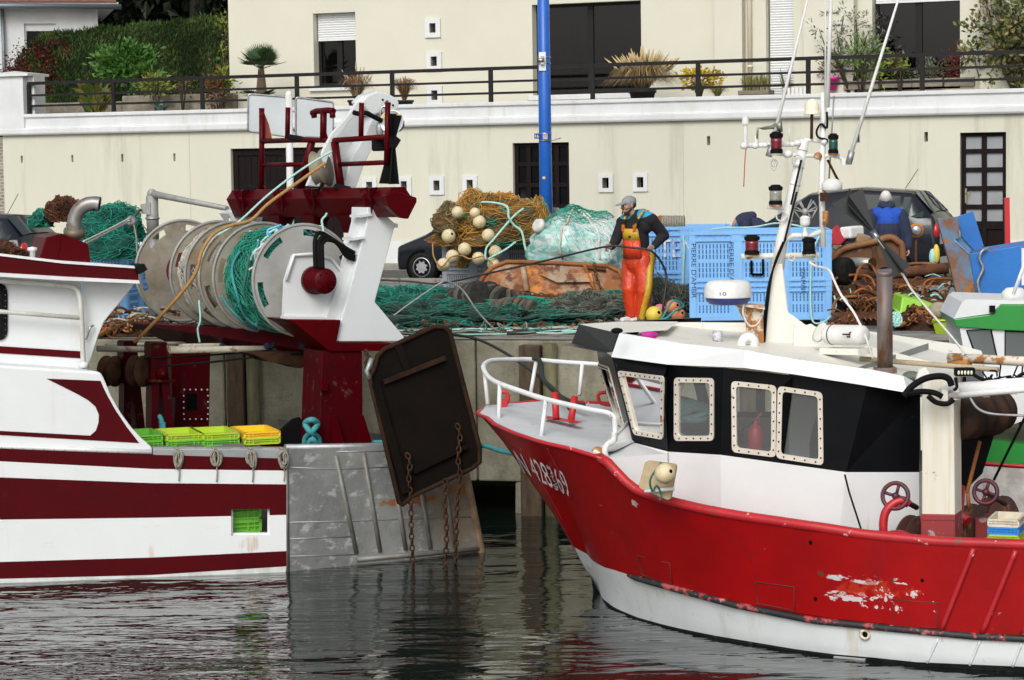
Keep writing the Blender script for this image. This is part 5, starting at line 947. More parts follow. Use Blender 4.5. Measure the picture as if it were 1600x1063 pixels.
mk('antifoul', (.13, .035, .02), .8, c2=(.07, .025, .02), sc=5, bump=.004, bsc=30); mk('pipe_cream2', (.50, .47, .38), .6, c2=(.36, .32, .24), sc=4, patches=[dict(c=(.2, .11, .05), sc=6, th=.62, soft=.06)])
HS = PL(P(0, 700, 26.95), -8.2); AF = PL(P(445, 700, 27.4), -28.2)
FA = V((-math.sin(math.radians(30)), math.cos(math.radians(30)), 0)); AFT = V((math.cos(math.radians(30)), math.sin(math.radians(30)), 0))
o0 = AF.hit(445, 800); TW = thing('trawler', 'burgundy and white steel trawler moored stern to the right with net drum and gallows', 'fishing boat', V((o0.x - 2, o0.y + 1.5, 0)))
cols = [-230, -160, -60, 0, 60, 120, 160, 200, 238, 300, 361, 421, 447]
LN = [[(-230, 690), (0, 700), (238, 710), (447, 716)], [(-230, 710), (0, 720), (238, 732), (447, 734.6)], [(-230, 737), (0, 745), (238, 754), (447, 756)], [(-230, 790), (0, 797), (360, 795), (447, 794)], [(-230, 813), (0, 811), (238, 808), (447, 803.6)], [(-230, 845), (0, 842), (447, 835)], [(-230, 884), (0, 877), (238, 870), (447, 860)], [(-230, 909), (0, 903), (238, 897), (447, 883.5)]]
rows = [[HS.hit(c, interp(l, c)) for c in cols] for l in LN]; rows.append([V((p.x, p.y + .06, -.6)) for p in rows[-1]])
bands = [1, 0, 1, 1, 0, 0, 1, 0]
hm = MB().grid(rows, sm=False, mf=lambda i, j: bands[i], skip=lambda i, j: j == 10 and i in (3, 4)); n0 = len(hm.v)
hull = hm.build('hull', [M['boat_white'], M['burg']], TW); so_ = hull.modifiers.new('Solid', 'SOLIDIFY'); so_.thickness = .06; so_.offset = -1
for ofs, z0, z1, m in ((4.4, -.6, 1.06, 'burg'),):
 a = HS.hit(-230, 700) + FA * 3.6; b2 = HS.hit(447, 700) + FA * ofs; c2 = AF.hit(735, 700) + FA * ofs; mb = MB()
 for p, q in ((a, b2), (b2, c2)): p, q = V((p.x, p.y, 0)), V((q.x, q.y, 0)); mb.hexa([p + Z * z0, q + Z * z0, q + Z * z1, p + Z * z1] + [k_ - FA * .1 for k_ in (p + Z * z0, q + Z * z0, q + Z * z1, p + Z * z1)])
 mb.build('far_bulwark', M[m], TW)
dk = [HS.hit(-230, 800) + FA * .08, HS.hit(446, 800) + FA * .08, AF.hit(735, 800) + FA * .1, AF.hit(735, 800) + FA * 4.2, HS.hit(-230, 800) + FA * 3.4]
MB().prism([V((p.x, p.y, .42)) for p in dk], (0, 0, -.06)).build('deck', mk('deck_grey', (.14, .13, .12), .8, c2=(.08, .08, .08), sc=4), TW)
MB().prism(HS.poly([(239, 701), (446, 702), (446, 731), (239, 728)], .012), HS.n * .03).build('rail_plate', mk('plate_grey', (.33, .345, .35), .45, .5, c2=(.26, .27, .28), sc=2), TW, bev=.006)
MB().prism(HS.poly([(239, 699), (447, 700), (447, 704), (239, 703)], -.0), FA * .14).build('gunwale', M['galv'], TW)
MB().tube([HS.hit(x, y) + HS.n * .01 for x, y in ((-230, 862), (0, 855), (238, 848), (355, 842))], .022, 8).build('rubbing_strake', M['boat_white'], TW)
def plate(pl_, pts, k, d, name, m, parent=None, bev=0): return MB().prism(pl_.poly(pts, k), pl_.n * d).build(name, M[m], parent or TW, bev=bev)
rr_ = MB().prism(rr_poly(HS, [(160, 803), (238, 803), (238.5, 842), (161, 843)], .045, .004), HS.n * .016); rr_.build('hatch_cover', M['boat_white'], TW)
w_ = MB()
for pts in (((358, 794), (364, 794), (364, 837), (358, 837)), ((418, 796), (424, 796), (424, 836), (418, 836)), ((364, 833), (418, 833), (418, 837), (364, 837))): w_.prism(HS.poly(pts, -.07), HS.n * .075)
w_.build('scupper_frame', M['trim_white'], TW)
MB().tube([HS.hit(-10, 842) + HS.n * .004, HS.hit(4, 842) + HS.n * .004], .05, 10).build('scupper', M['black'], TW)
plate(HS, [(0, 909), (37, 908), (37, 912), (0, 913)], .004, .006, 'draught_mark', 'burg')
for x in (386, 401): plate(HS, [(x, 892), (x + 1.6, 892), (x + 1.6, 900), (x, 900)], .004, .006, 'draught_mark', 'black')
cas = [(-230, 560), (0, 570), (150, 580), (158, 581.5), (163, 590), (175, 619), (190, 645), (207, 668), (222, 684), (239, 699), (238, 711), (0, 701), (-230, 691)]
cz = MB().prism(HS.poly(cas, .02), FA * 1.1).build('casing', M['boat_white'], TW, bev=.03)
sw = [(73, 591.5), (157, 595), (162.5, 607.5), (170, 622), (180, 640), (198, 667), (217.5, 692), (0, 679.5), (-230, 668), (-230, 661), (0, 673), (141, 680.5), (150, 672.5), (154, 660), (154.5, 647.5), (149, 635), (137.5, 625), (120, 615)]
plate(HS, sw, .0235, .004, 'painted_swoosh', 'burg', cz)
MB().tube([HS.hit(x, y) + HS.n * .035 for x, y in ((-230, 687), (0, 697.5), (120, 702), (237, 706))], .028, 8).build('trim', M['trim_white'], cz)
rv_ = MB()
for i in range(-4, 15): x = i * 16.5 + 3; rv_.ball(HS.hit(x, 698.5 + (x / 237) * 9) + HS.n * .062, .006, 0, 6, 4)
rv_.build('bolts', M['galv'], cz)
WS = HS.off(-.6)
wh = MB().prism(WS.poly([(-230, 420), (127, 436), (133, 590), (-230, 580)]), FA * 2.3).build('wheelhouse', M['boat_white'], TW)
plate(WS, [(-230, 531), (0, 541), (125.5, 549), (126, 560), (0, 552), (-230, 543)], .004, .006, 'painted_stripe', 'burg', wh)
plate(WS, [(128, 437), (211, 443), (197, 461), (178, 484), (163, 502), (154, 523), (134, 585), (130, 585)], .03, -.12, 'side_wing', 'boat_white', wh, .01)
for k0, pts, m, nm in ((.36, [(-230, 376), (0, 394), (100, 406), (216, 414), (216.5, 418), (100, 410), (0, 398), (-230, 380)], 'trim_white', 'roof_edge'), (.34, [(-230, 380.3), (0, 398.3), (100, 410.3), (215.5, 418.3), (217, 435.7), (100, 429.5), (0, 423.7), (-230, 411)], 'burg', 'roof_band'), (.37, [(-230, 411.3), (0, 424), (100, 430), (217.5, 436), (219, 441), (100, 436), (0, 430), (-230, 417)], 'trim_white', 'roof_edge')):
 MB().prism(WS.poly(pts, k0), FA * 2.9).build(nm, M[m], wh)
wp = rr_poly(WS, [(-90, 436), (12, 443), (12, 533), (-90, 526)], .12, .005); wo = MB().prism(wp, WS.n * .02).build('window', M['plastic_blk'], wh); wq = rr_poly(WS, [(-86, 445), (4, 451), (4, 525), (-86, 518)], .09, .026); MB().prism(wq, WS.n * .004).build('pane', M['dark_glass'], wo)
rv_ = MB()
for i in range(9): rv_.ball(WS.hit(8.5, 452 + i * 9) + WS.n * .027, .006, 0, 6, 4)
for i in range(3): rv_.ball(WS.hit(-2 - i * 11, 440 - i) + WS.n * .027, .006, 0, 6, 4)
rv_.build('bolts', M['galv'], wo)
HR = HS.off(-.42)
MB().tube(spline([HR.hit(x, y) for x, y in ((-230, 425), (0, 439), (60, 443), (106, 447), (119, 452), (125, 466), (127.5, 500), (130.5, 577))], 6), .030, 10).build('handrail', mk('rail_cream', (.60, .60, .56), .5, c2=(.45, .44, .38), sc=5), TW)
MB().tube([HR.hit(x, y) for x, y in ((-230, 474), (0, 487), (126.5, 497))], .026, 10).build('handrail', M['rail_cream'], TW)
MB().tube([HR.hit(131, 575), HR.hit(131, 566)], .055, 10).build('rail_foot', M['trim_white'], TW)
MB().tube(spline([WS.hit(146, 508) + WS.n * .08, WS.hit(141, 512) + WS.n * .12, WS.hit(137, 525) + WS.n * .1, WS.hit(134, 530) + WS.n * .06], 5), .012, 6).build('grab_rail', M['steel'], wh)
HO = PL(P(100, 400, 28.2), -20); ho = MB().prism(HO.poly([(61, 406), (72, 371), (97, 365), (137, 381), (143, 418)]), HO.n * -.8).build('funnel_housing', M['burg'], TW, bev=.01)
MB().prism(HO.poly([(97, 365.5), (137, 381.5), (142, 417), (90, 414)], .004), HO.n * .02).build('side_panel', M['burg'], ho)
ec = [P(x, y, 28.55) for x, y in ((116, 375), (116, 358), (117, 342), (123, 329), (134, 320.5), (147, 318), (156, 319))]
mk('exhaust', (.33, .33, .32), .45, .7, c2=(.20, .19, .18), sc=4, patches=[dict(c=(.16, .10, .06), sc=5, th=.58, soft=.1)])
ex = MB().tube(spline(ec, 5), [.085] * 31, 18, cap=False).build('exhaust_pipe', M['exhaust'], TW); MB().tube([ec[-1] - V((.01, 0, 0)), ec[-1] - V((.12, 0, 0))], .079, 16).build('pipe_mouth', M['black'], ex)
so_ = ex.modifiers.new('Solid', 'SOLIDIFY'); so_.thickness = .006
MB().tube([P(116, 372, 28.55), P(116, 359, 28.55)], .125, 18).build('pipe_collar', mk('collar', (.22, .17, .11), .6, .5, c2=(.14, .11, .08), sc=6), ex)
MB().lathe([(.03, 0), (.03, .09), (.055, .1), (.055, .13), (.01, .14)], P(51, 405, 27.7), Z, 12).build('bollard', M['trim_white'], TW)
nl = MB().prism(WS.poly([(215, 413), (226, 410), (231, 419), (219, 426)], .45), FA * .25).build('navigation_light', M['plastic_blk'], TW)
zr = HS.hit(300, 701).z; ch_ = 14.6 / 137; zt3 = HS.hit(270, 700.5).z + .005
for xx in ((240, 425),):
 a = HS.hit(205, 720) + FA * .33; b2 = HS.hit(426, 720) + FA * .33; MB().hexa([V((p.x, p.y, z)) for z in (.5, zt3 - .01) for p in (a, b2, b2 + FA * 1.5, a + FA * 1.5)]).build('hatch_coaming', M['deck_grey'], TW)
ap = [(447, 702), (600, 697), (716, 697), (727, 738), (750, 861), (447, 897)]
ahull = MB().prism(AF.poly(ap, .03), FA * .1).build('aft_plating', M['galv_plate'], TW)
bt_ = [AF.hit(447, 897) + AF.n * .028, AF.hit(750, 861) + AF.n * .028]; MB().prism([bt_[0], bt_[1], V((bt_[1].x - .1, bt_[1].y, -.6)), V((bt_[0].x, bt_[0].y, -.6))], FA * .1).build('antifouling', M['antifoul'], TW)
tq = [AF.hit(716, 697), AF.hit(727, 738), AF.hit(750, 861)]; MB().grid([[q + FA * .13 + AFT * -.02, q + FA * 4.2 - AFT * .4] for q in tq] + [[V((q.x, q.y, -.6)) for q in (tq[2] + FA * .13 - AFT * .1, tq[2] + FA * 4.2 - AFT * .5)]], sm=False).build('transom', M['galv_plate'], TW)
rb = MB()
for p in (((523, 712), (555, 864)), ((566, 706), (592, 862)), ((616, 760), (632, 859)), ((655, 760), (671, 857)), ((692, 742), (708, 854)), ((445, 701), (447, 895))): rb.tube([AF.hit(*q) + AF.n * .03 for q in p], .028, 8)
rb.tube([AF.hit(*q) + AF.n * .03 for q in ((555, 874), (660, 865), (747, 857))], .03, 8); rb.build('rib', mk('rib_grey', (.24, .235, .22), .6, .4, c2=(.15, .14, .12), sc=5), TW)
sm_ = MB()
for p in (((447, 730), (524, 733), (614, 729)), ((447, 816), (545, 814), (640, 810), (742, 807)), ((447, 842), (552, 838)), ((447, 869), (554, 866)), ((524, 706), (612, 704))): sm_.tube([AF.hit(*q) + AF.n * .03 for q in p], .008, 5)
sm_.build('weld_seam', M['plate_grey'], TW)
MB().tube([AF.hit(725, 735) + AF.n * .02, AF.hit(751, 862) + AF.n * .02, AF.hit(751, 885) + AF.n * .02], .05, 8).build('stern_post', mk('stern_rust', (.24, .17, .10), .8, c2=(.13, .07, .04), sc=5), TW)
MB().tube([AF.hit(447, 700) + FA * .03, AF.hit(716, 696) + FA * .03], .04, 8).build('gunwale', M['galv'], TW)
W1 = PL(P(230, 600, 28.9), -25)
for x0, x1, y0, wd, D in ((193, 214, 535, 22, 29.6), (236, 260, 537, 24, 28.9)):
 Wp = PL(P(x0, 600, D), -28); f = MB()
 for dx in (0, 1): f.prism(Wp.poly([(x0, y0), (x1, y0), (x1 + 4, 595), (x0, 595)], -.22 * dx), Wp.n * -.02)
 f.prism(Wp.poly([(x0, y0), (x0 + 3, y0), (x0 + 3, 595), (x0, 595)], -.02), Wp.n * -.2); f.prism(Wp.poly([(x1 - 2, y0 + 1), (x1, y0 + 1), (x1 + 4, 595), (x1 + 1, 595)], -.02), Wp.n * -.2); f.prism(Wp.poly([(x0 + 2, y0 - 2), (x1 + 1, y0 - 2), (x1 + 1, y0 + 1), (x0 + 2, y0 + 1)], .01), Wp.n * -.26)
 f.prism(Wp.poly([(x0 - 6, 593), (x1 + 12, 593), (x1 + 12, 597), (x0 - 6, 597)], .06), Wp.n * -.35)
 f.prism(Wp.poly([(x0 + 1, 597), (x0 + 13, 597), (x0 + 12, 690), (x0, 690)]), Wp.n * -.2); f.prism(Wp.poly([(x1 - 8, 597), (x1 + 5, 597), (x1 + 15, 690), (x1 + 2, 690)]), Wp.n * -.2); q = Wp.hit((x0 + x1) / 2 + 3, 700)
 wp_ = f.build('winch_post', M['burg_dk'], TW, bev=.005)
 c = Wp.hit((x0 + x1) / 2 + 4, 584) ; MB().lathe([(.075, 0), (.075, .05), (.045, .06), (.045, .1), (.001, .11)], c + Wp.n * .0, Wp.n, 10).build('hub_nut', M['burg'], wp_)
 for i, (dx, rr2, dep) in enumerate(((-26, .19, .0),)):
  c2_ = Wp.hit((x0 + x1) / 2 + dx, 581) + FA * .1; ax_ = AFT * -1; MB().lathe([(.08, -.085), (rr2, -.075), (rr2, -.05), (rr2 * .75, -.02), (rr2 * .75, .02), (rr2, .05), (rr2, .075), (.08, .085)], c2_, V((-.85, .4, 0)), 24).build('warp_sheave', M['rust_dark'] if x0 > 200 else M['rust'], wp_)
CO = PL(P(300, 620, 29.8), -30); MB().prism(CO.poly([(278, 546), (329, 545), (327, 668), (325, 710), (270, 710)]), FA * .5).build('deck_column', M['burg_dk'], TW, bev=.01)
MB().prism(CO.poly([(266, 546), (280, 545), (277, 620), (268, 620)], .02), FA * .3).build('column_flange', M['burg'], TW)
hc = MB().prism(CO.poly([(284, 607), (326, 607), (325, 658), (283, 657)], .003), CO.n * .014).build('access_cover', M['burg_dk'], TW); MB().prism(CO.poly([(290, 615), (307, 615), (307, 641), (290, 641)], .018), CO.n * .003).build('cover_opening', M['black'], hc); bo = MB()
for i in range(5):
 for y in (609, 655): bo.ball(CO.hit(287 + i * 9, y) + CO.n * .02, .012, 0, 6, 4)
for i in range(1, 5):
 for x in (286, 324): bo.ball(CO.hit(x, 609 + i * 9.5) + CO.n * .02, .012, 0, 6, 4)
bo.build('bolts', M['trim_white'], hc)
for (xa, ya, xb, yb, D, r) in ((265, 547, 461, 545, 28.7, .042), (152, 545, 262, 547, 29.3, .038), (280, 541, 405, 538, 29.8, .028), (165, 540, 336, 535, 30.2, .025)):
 MB().tube([P(xa, ya, D), P(xb, yb, D + (xb - xa) * .004)], r, 10).build('deck_pipe', M['pipe_cream2'], TW)
MB().tube(spline([P(260, 572, 28.7), P(330, 566, 28.8), P(400, 558, 28.9), P(480, 552, 29)], 5), .014, 6).build('hydraulic_hose', M['plastic_blk'], TW); MB().tube(spline([P(214, 560, 28.9), P(300, 557, 29), P(420, 548, 29.2)], 5), .012, 6).build('hydraulic_hose', M['plastic_blk'], TW)
for x, D in ((345, 30.0), (415, 29.2), (470, 28.8)): MB().tube([P(x + i * 4, 539 + 4 * math.sin(i), D + i * .02) for i in range(6)], .035, 8).build('rope_lashing', mk('rope_navy', (.012, .02, .05), .9) if 'rope_navy' not in M else M['rope_navy'], TW)
Cn = P(471, 438, 28.55); RD = .655
def at_left(target):
 lo, hi = -.5, 6
 for _ in range(40):
  s = (lo + hi) / 2; c = Cn + FA * s; e = c - AFT * RD; x, _y = pxof(e)
  if x > target: lo = s
  else: hi = s
 return (lo + hi) / 2
sF = [at_left(x) for x in (395, 333, 311, 289, 266, 212)]
fm = mk('drum_steel', (.40, .37, .30), .55, .2, c2=(.24, .19, .12), sc=1.6, lo=.35, hi=.7, bump=.003, bsc=20, patches=[dict(c=(.13, .10, .07), sc=1.5, th=.57, soft=.2, amt=.6), dict(c=(.30, .17, .06), sc=2.5, th=.62, soft=.1, amt=.8), dict(c=(.5, .5, .48), sc=9, th=.65, soft=.05, amt=.5)])
drum = MB().cyl(Cn - FA * .1, Cn + FA * (sF[-1] + .15), .2, 24).build('net_drum', mk('drum_core', (.07, .02, .02), .7, c2=(.13, .01, .02), sc=4), TW)
ex_, ez_ = AFT, Z
def flange(s, ph=0, m=None, slots=6):
 c = Cn + FA * s; N_ = 72; rad = [.001, .25, .525, .60, RD]; rows = [[c + (ex_ * math.cos(2 * math.pi * j / N_) + ez_ * math.sin(2 * math.pi * j / N_)) * r for j in range(N_ + 1)] for r in rad]; per = N_ // slots
 o = MB().grid(rows, sm=False, skip=lambda i, j: i == 2 and ((j + ph) % per) < 6).build('flange', m or fm, drum); q = o.modifiers.new('Solid', 'SOLIDIFY'); q.thickness = .014; q.offset = 0
 MB().tube([c + (ex_ * math.cos(2 * math.pi * j / 48) + ez_ * math.sin(2 * math.pi * j / 48)) * RD for j in range(48)], .02, 8, closed=True).build('flange_rim', M['cast_grey'], drum)
mk('drum_light', (.46, .46, .44), .5, .15, c2=(.34, .33, .31), sc=2, bump=.003, bsc=14, patches=[dict(c=(.36, .22, .08), sc=2.5, th=.65, soft=.06, amt=.8)])
for i, s in enumerate(sF): flange(s, i * 5, M['drum_light'] if i == 0 else None)
mk('cleat_red', (.10, .01, .02), .6); MB().lathe([(.24, 0), (.24, .03)], Cn + FA * (sF[5] - .04), FA, 24).build('hub_plate', M['cleat_red'], drum)
def wound(name, label, s0, s1, r, mo, mi, seed, th, nu=70, nv=20, amp=.05):
 t = thing(name, label, 'fishing net', Cn + FA * s0); q = lambda u, v, k_: Cn + FA * lerp(s0, s1, v) + (ex_ * math.cos(2 * math.pi * u) + ez_ * math.sin(2 * math.pi * u)) * (r * (.86 + .14 * math.sin(math.pi * min(1, max(0, v)))) * (1 + amp * NZ.fractal(V((math.cos(2 * math.pi * u) * 2, math.sin(2 * math.pi * u) * 2, v * 2 + seed)), .7, 2, 3)) * k_)
 MB().grid([[q(j / 48, i / 10, .97) for j in range(49)] for i in range(11)]).build('net_core', mi, t); jit = random.Random(int(seed))
 for l in range(2): vs, fs = diamond(lambda u, v: q(u + .01 * l + .012 * NZ.noise(V((u * 9, v * 9, seed))), v, 1 + .02 * l) + rv(jit) * .012, nu, nv); wirenet(MB().add(vs, fs).build('netting', mo, t, recalc=False), th)
 return t
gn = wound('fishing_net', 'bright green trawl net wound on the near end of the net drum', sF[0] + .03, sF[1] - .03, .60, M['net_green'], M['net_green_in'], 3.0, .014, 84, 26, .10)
m_ = MB(); rnd = random.Random(3)
for i in range(7):
 a0 = rnd.uniform(2, 4.4); s_ = rnd.uniform(sF[0] + .05, sF[1] - .1); m_.tube(spline([Cn + FA * (s_ + .06 * math.sin(k_ * 1.1 + i)) + (ex_ * math.cos(a0 + k_ * .2) + ez_ * math.sin(a0 + k_ * .2)) * .64 for k_ in range(6)], 4), rnd.choice((.012, .018)), 6, i % 2)
m_.build('line', [M['rope_teal'], M['net_dkgreen']], gn)
wound('fishing_net', 'off white knotted net wound on the far half of the net drum', sF[3] - .02, sF[4] + .04, .585, M['net_white'], M['net_white_in'], 5.0, .012, 96, 22, .04)
m_ = MB()
for i in range(10): s_ = lerp(sF[2] + .02, sF[3] - .02, i / 9); m_.tube([Cn + FA * (s_ + .01 * math.sin(j)) + (ex_ * math.cos(2 * math.pi * j / 40) + ez_ * math.sin(2 * math.pi * j / 40)) * (.50 + .01 * (i % 3)) for j in range(40)], .022, 6, i % 2, closed=True)
tag(m_.build('rope', [mk('rope_drumtan', (.20, .15, .09), .9), M['cast_grey']]), 'tan and grey rope wound in the middle bay of the net drum', 'rope')
m_ = MB(); c = Cn + FA * .03 + ez_ * .62 - AFT * .1
for i in range(18): a0 = rnd.uniform(.9, 2.6); m_.tube(spline([Cn + FA * rnd.uniform(-.03, .12) + (ex_ * math.cos(a0 + k_ * .12) + ez_ * math.sin(a0 + k_ * .12)) * rnd.uniform(.58, .70) for k_ in range(4)], 4), .014, 5, i % 4)
tag(m_.build('rope', [M['rope_aqua'], M['rope_teal'], M['rope_white'], M['tote_blue']]), 'colourful rope ends stuffed through the slots of the near drum flange', 'rope')
rope('rope', 'frayed aqua and cream rope tuft knotted on top of the near drum flange', [P(502, 385, 28.4), P(505, 362, 28.4), P(503, 345, 28.4), P(508, 338, 28.4), P(511, 333, 28.4)], .014, M['rope_aqua'])
rope('rope', 'thin aqua rope end dangling below the middle of the net drum', [P(311, 470, 29.2), P(313, 500, 29), P(309, 515, 29), P(312, 535, 29)], .012, M['rope_aqua'])
cr = MB(); cr.hexa([P(200, 505, 31), P(480, 520, 28.9), P(505, 552, 28.7), P(270, 540, 31)] + [q + FA * .5 + V((.2, 0, 0)) for q in (P(200, 505, 31), P(480, 520, 28.9), P(505, 552, 28.7), P(270, 540, 31))]); cr.build('drum_cradle', M['burg_dk'], TW)
MB().prism(PL(P(440, 550, 28.9), -30).poly([(395, 553), (520, 548), (500, 560), (470, 576), (450, 570), (420, 565)]), FA * .4).build('drip_tray', M['rust_dark'], TW)
MP = PL(P(490, 440, 28.15), -30)
bx = MB().prism(MP.poly([(446, 438), (458, 399), (485, 397), (516, 404), (537, 430), (537, 452), (516, 475), (515, 499), (443, 499)]), FA * .06).build('bearing_plate', M['boat_white'], TW); MB().tube(MP.poly([(446, 438), (458, 399), (485, 397), (516, 404), (537, 430), (537, 452), (516, 475), (515, 499)], .02), .022, 6).build('plate_edge', M['boat_white'], bx); MB().prism(MP.poly([(443, 494), (516, 495), (516, 500), (443, 500)], .06), FA * .15).build('plate_foot', M['boat_white'], bx)
mc = MP.hit(489, 438) - FA * .02; mo = MB().lathe([(.165, 0), (.165, .07), (.15, .08), (.15, .30), (.13, .33), (.001, .34)], mc, -FA, 22).build('drum_motor', M['burg'], TW); bo = MB()
for i in range(8): bo.ball(mc - FA * .33 + (ex_ * math.cos(i * .785) + ez_ * math.sin(i * .785)) * .1, .014, 0, 6, 4)
bo.build('bolts', M['burg'], mo)
for off in (0, 6, 11): MB().tube(spline([P(493 + off, 420, 27.85), P(492 + off, 390, 27.85), P(493 + off, 372 + off * .8, 27.9), P(500 + off, 364 + off, 28.0), P(516 + off, 372 + off * .7, 28.1), P(540, 388 + off, 28.2), P(554, 396 + off * .9, 28.25)], 6), .026, 8).build('hydraulic_hose', M['plastic_blk'], mo)
GLp = PL(P(575, 430, 28.3), -30)
lg = MB().prism(GLp.poly([(574, 324), (591, 325), (618, 350), (586, 472), (632, 527), (628, 534), (523, 534), (543, 466), (573, 348)]), FA * .42).build('gallows_leg', M['boat_white'], TW, bev=.012)
MB().prism(GLp.poly([(516, 498), (545, 412), (560, 372), (574, 348), (543, 466), (523, 534)], -.1), FA * .1).build('leg_web', M['boat_white'], lg); MB().prism(GLp.poly([(616, 349), (620, 350), (620, 356), (617, 356)], .03), FA * .5).build('leg_collar', M['boat_white'], lg)
for y, x in ((336, 562), (372, 550)): MB().prism(GLp.poly([(x, y), (x + 17, y - 2), (x + 17, y + 1), (x, y + 4)], .04), FA * .3).build('step', M['boat_white'], lg)
cu2 = GLp.hit(553, 400);
fl = MB(); fa_, fb = P(386, 324, 31.5), P(352, 480, 31.5); fl.bar(fa_, fb, .42, .35); fl.build('gallows_leg', M['boat_white'], TW, bev=.01)
MB().prism(PL(P(375, 335, 31.3), -30).poly([(357, 334), (380, 324), (392, 325), (412, 335), (408, 348), (366, 348)]), FA * .3).build('leg_head', M['boat_white'], TW)
pd = MB().prism(GLp.poly([(445, 499), (530, 500), (523, 535), (612, 536), (606, 548), (513, 549), (462, 508)], .05), FA * .6).build('gallows_base', M['burg'], TW, bev=.008)
cl_ = MB().prism(GLp.poly([(502, 548), (565, 549), (566, 660), (575, 700), (497, 700), (499, 640)], .02), FA * .5).build('gallows_column', M['burg_dk'], TW, bev=.01); gs = MB()
for pts in (((515, 648), (518, 648), (533, 698), (512, 698)), ((558, 648), (561, 648), (577, 699), (555, 699))): gs.prism(GLp.poly(pts, .03), GLp.n * .09)
gs.build('gusset', M['burg'], cl_); MB().prism(GLp.poly([(498, 596), (507, 596), (507, 610), (497, 610)], .03), GLp.n * .06).build('lug', M['burg'], cl_)
A_, B_ = P(374, 318, 31.3), P(624, 316, 28.1); bd = (B_ - A_).normalized(); bw_ = bd.cross(Z).normalized()
sec = [(-.17, .06), (-.08, .19), (.1, .19), (.19, .06), (.08, -.19), (-.12, -.17)]
bm_ = MB().prism([A_ + bw_ * x + Z * (z * .92) for x, z in sec], B_ - A_).build('gallows_beam', M['burg'], TW, bev=.008)
MB().prism(PL(B_, -30).poly([(596, 306), (612, 298), (645, 309), (645, 316), (632, 342), (616, 339), (600, 322)], .1), PL(B_, -30).n * -.12).build('beam_end', M['burg'], bm_, bev=.008)
for i, f in enumerate((.1, .36, .56, .9)):
 c = lerp(A_, B_, f); gb = MB()
 for dd in (-.11, .11): gb.prism([c + bd * dd + bw_ * .13 + Z * .18, c + bd * dd + bw_ * .24 + Z * .16, c + bd * dd * .3 + bw_ * .17 - Z * .14], bd * .015)
 gb.build('beam_gusset', M['burg_dk'], bm_)
for f in (.28, .5, .72):
 c = lerp(A_, B_, f); MB().hexa([c + bd * d + bw_ * w - Z * z for z, d_, w_ in ((.15, .16, .12), (.36, .08, .06)) for d, w in ((-d_, -w_), (d_, -w_), (d_, w_), (-d_, w_))]).build('beam_bracket', M['burg_dk'], bm_)
c = lerp(A_, B_, .5) - Z * .36; MB().ball(c - Z * .06, (.12, .12, .07)).build('swivel', M['galv'], bm_)
Db = lambda x: 31.2 - (x - 372) * .0124
Pb = lambda x, y, d=0: P(x, y, Db(x) + d)
fr = MB()
for pts, r in ((((409, 169), (409, 296)), .035), (((450, 168), (449, 220)), .032), (((565, 161), (564, 217)), .032), (((606, 160), (604, 256)), .034), (((408, 221), (465, 219), (522, 219.5), (606, 214)), .034), (((409, 258), (480, 257)), .030), (((530, 257), (604, 254)), .030), (((487, 222), (470, 294)), .05), (((523, 222), (533, 297)), .05), (((505.6, 172), (505, 219)), .042), (((488, 177), (495, 174), (514, 172.5), (521, 174)), .038)):
 fr.tube([Pb(*q) for q in pts], r, 10)
for x in (490, 519): fr.tube([Pb(x, 175), Pb(x + 1, 184)], .035, 8)
fr.prism([Pb(402, 294), Pb(409, 283), Pb(415, 294)], (0, .04, 0)); fr.prism([Pb(500, 219), Pb(503, 200), Pb(508, 200), Pb(513, 219)], (0, .05, 0)); fr.build('gantry_frame', M['burg'], TW)
MB().prism([Pb(412, 175, .1), Pb(420, 195, .1), Pb(425, 218, .1), Pb(413, 219, .1)], (0, .03, 0)).build('orange_flag', mk('flag_rust', (.26, .05, .03), .7), TW)
for x, y, w_ in ((462, 219, 26), (391, 298, 20), (535, 297, 26)): fl_ = MB().box(Pb(x, y - 3, -.1), (w_ / 130, .12, .07), 0, Matrix.Rotation(.2, 3, 'Y')).build('deck_floodlight', M['plastic_blk'], TW, bev=.015)
ar = MB(); AP = PL(P(530, 230, 29.5), -30)
ar.prism(AP.poly([(472, 291), (489, 252), (512, 208), (534, 184), (553, 156), (562, 149), (574, 152), (560, 170), (540, 190), (522, 215), (506, 247), (493, 292)], .12), FA * .05); ar.prism(AP.poly([(505, 293), (519, 247), (546, 192), (566, 158), (600, 165), (585, 200), (560, 248), (548, 293)], -.1), FA * .05)
ar.prism(AP.poly([(528, 293), (540, 248), (560, 215), (580, 170), (597, 172), (585, 205), (560, 260), (548, 293)], .15), FA * .25); arm = ar.build('power_block_arm', M['boat_white'], TW, bev=.012)
hd = MB().prism(AP.poly([(553, 160), (564, 149), (578, 143.5), (592, 146), (608, 154), (612.5, 161), (610, 172), (600, 180), (585, 177), (570, 182), (562, 172)], .2), FA * .3).build('arm_head', M['boat_white'], arm, bev=.02); ho_ = MB()
for x, y in ((586, 157), (593, 159.5), (597, 162.5), (602, 165.5)): ho_.lathe([(.014, 0), (.014, .006)], AP.hit(x, y) + AP.n * .203, AP.n, 8)
ho_.build('bolt_hole', M['black'], hd); MB().lathe([(.05, -.06), (.23, -.06), (.17, 0), (.23, .06), (.05, .06)], AP.hit(499, 264) + AP.n * .05, V((.9, -.3, .2)), 24).build('sheave', mk('sheave_tan', (.30, .26, .19), .7, c2=(.2, .17, .12), sc=5), arm)
MB().tube(spline([AP.hit(x, y) + AP.n * .35 for x, y in ((532, 177), (540, 179), (552, 178), (562, 183), (576, 190))], 4), .03, 8).build('lifting_hose', M['plastic_blk'], arm)
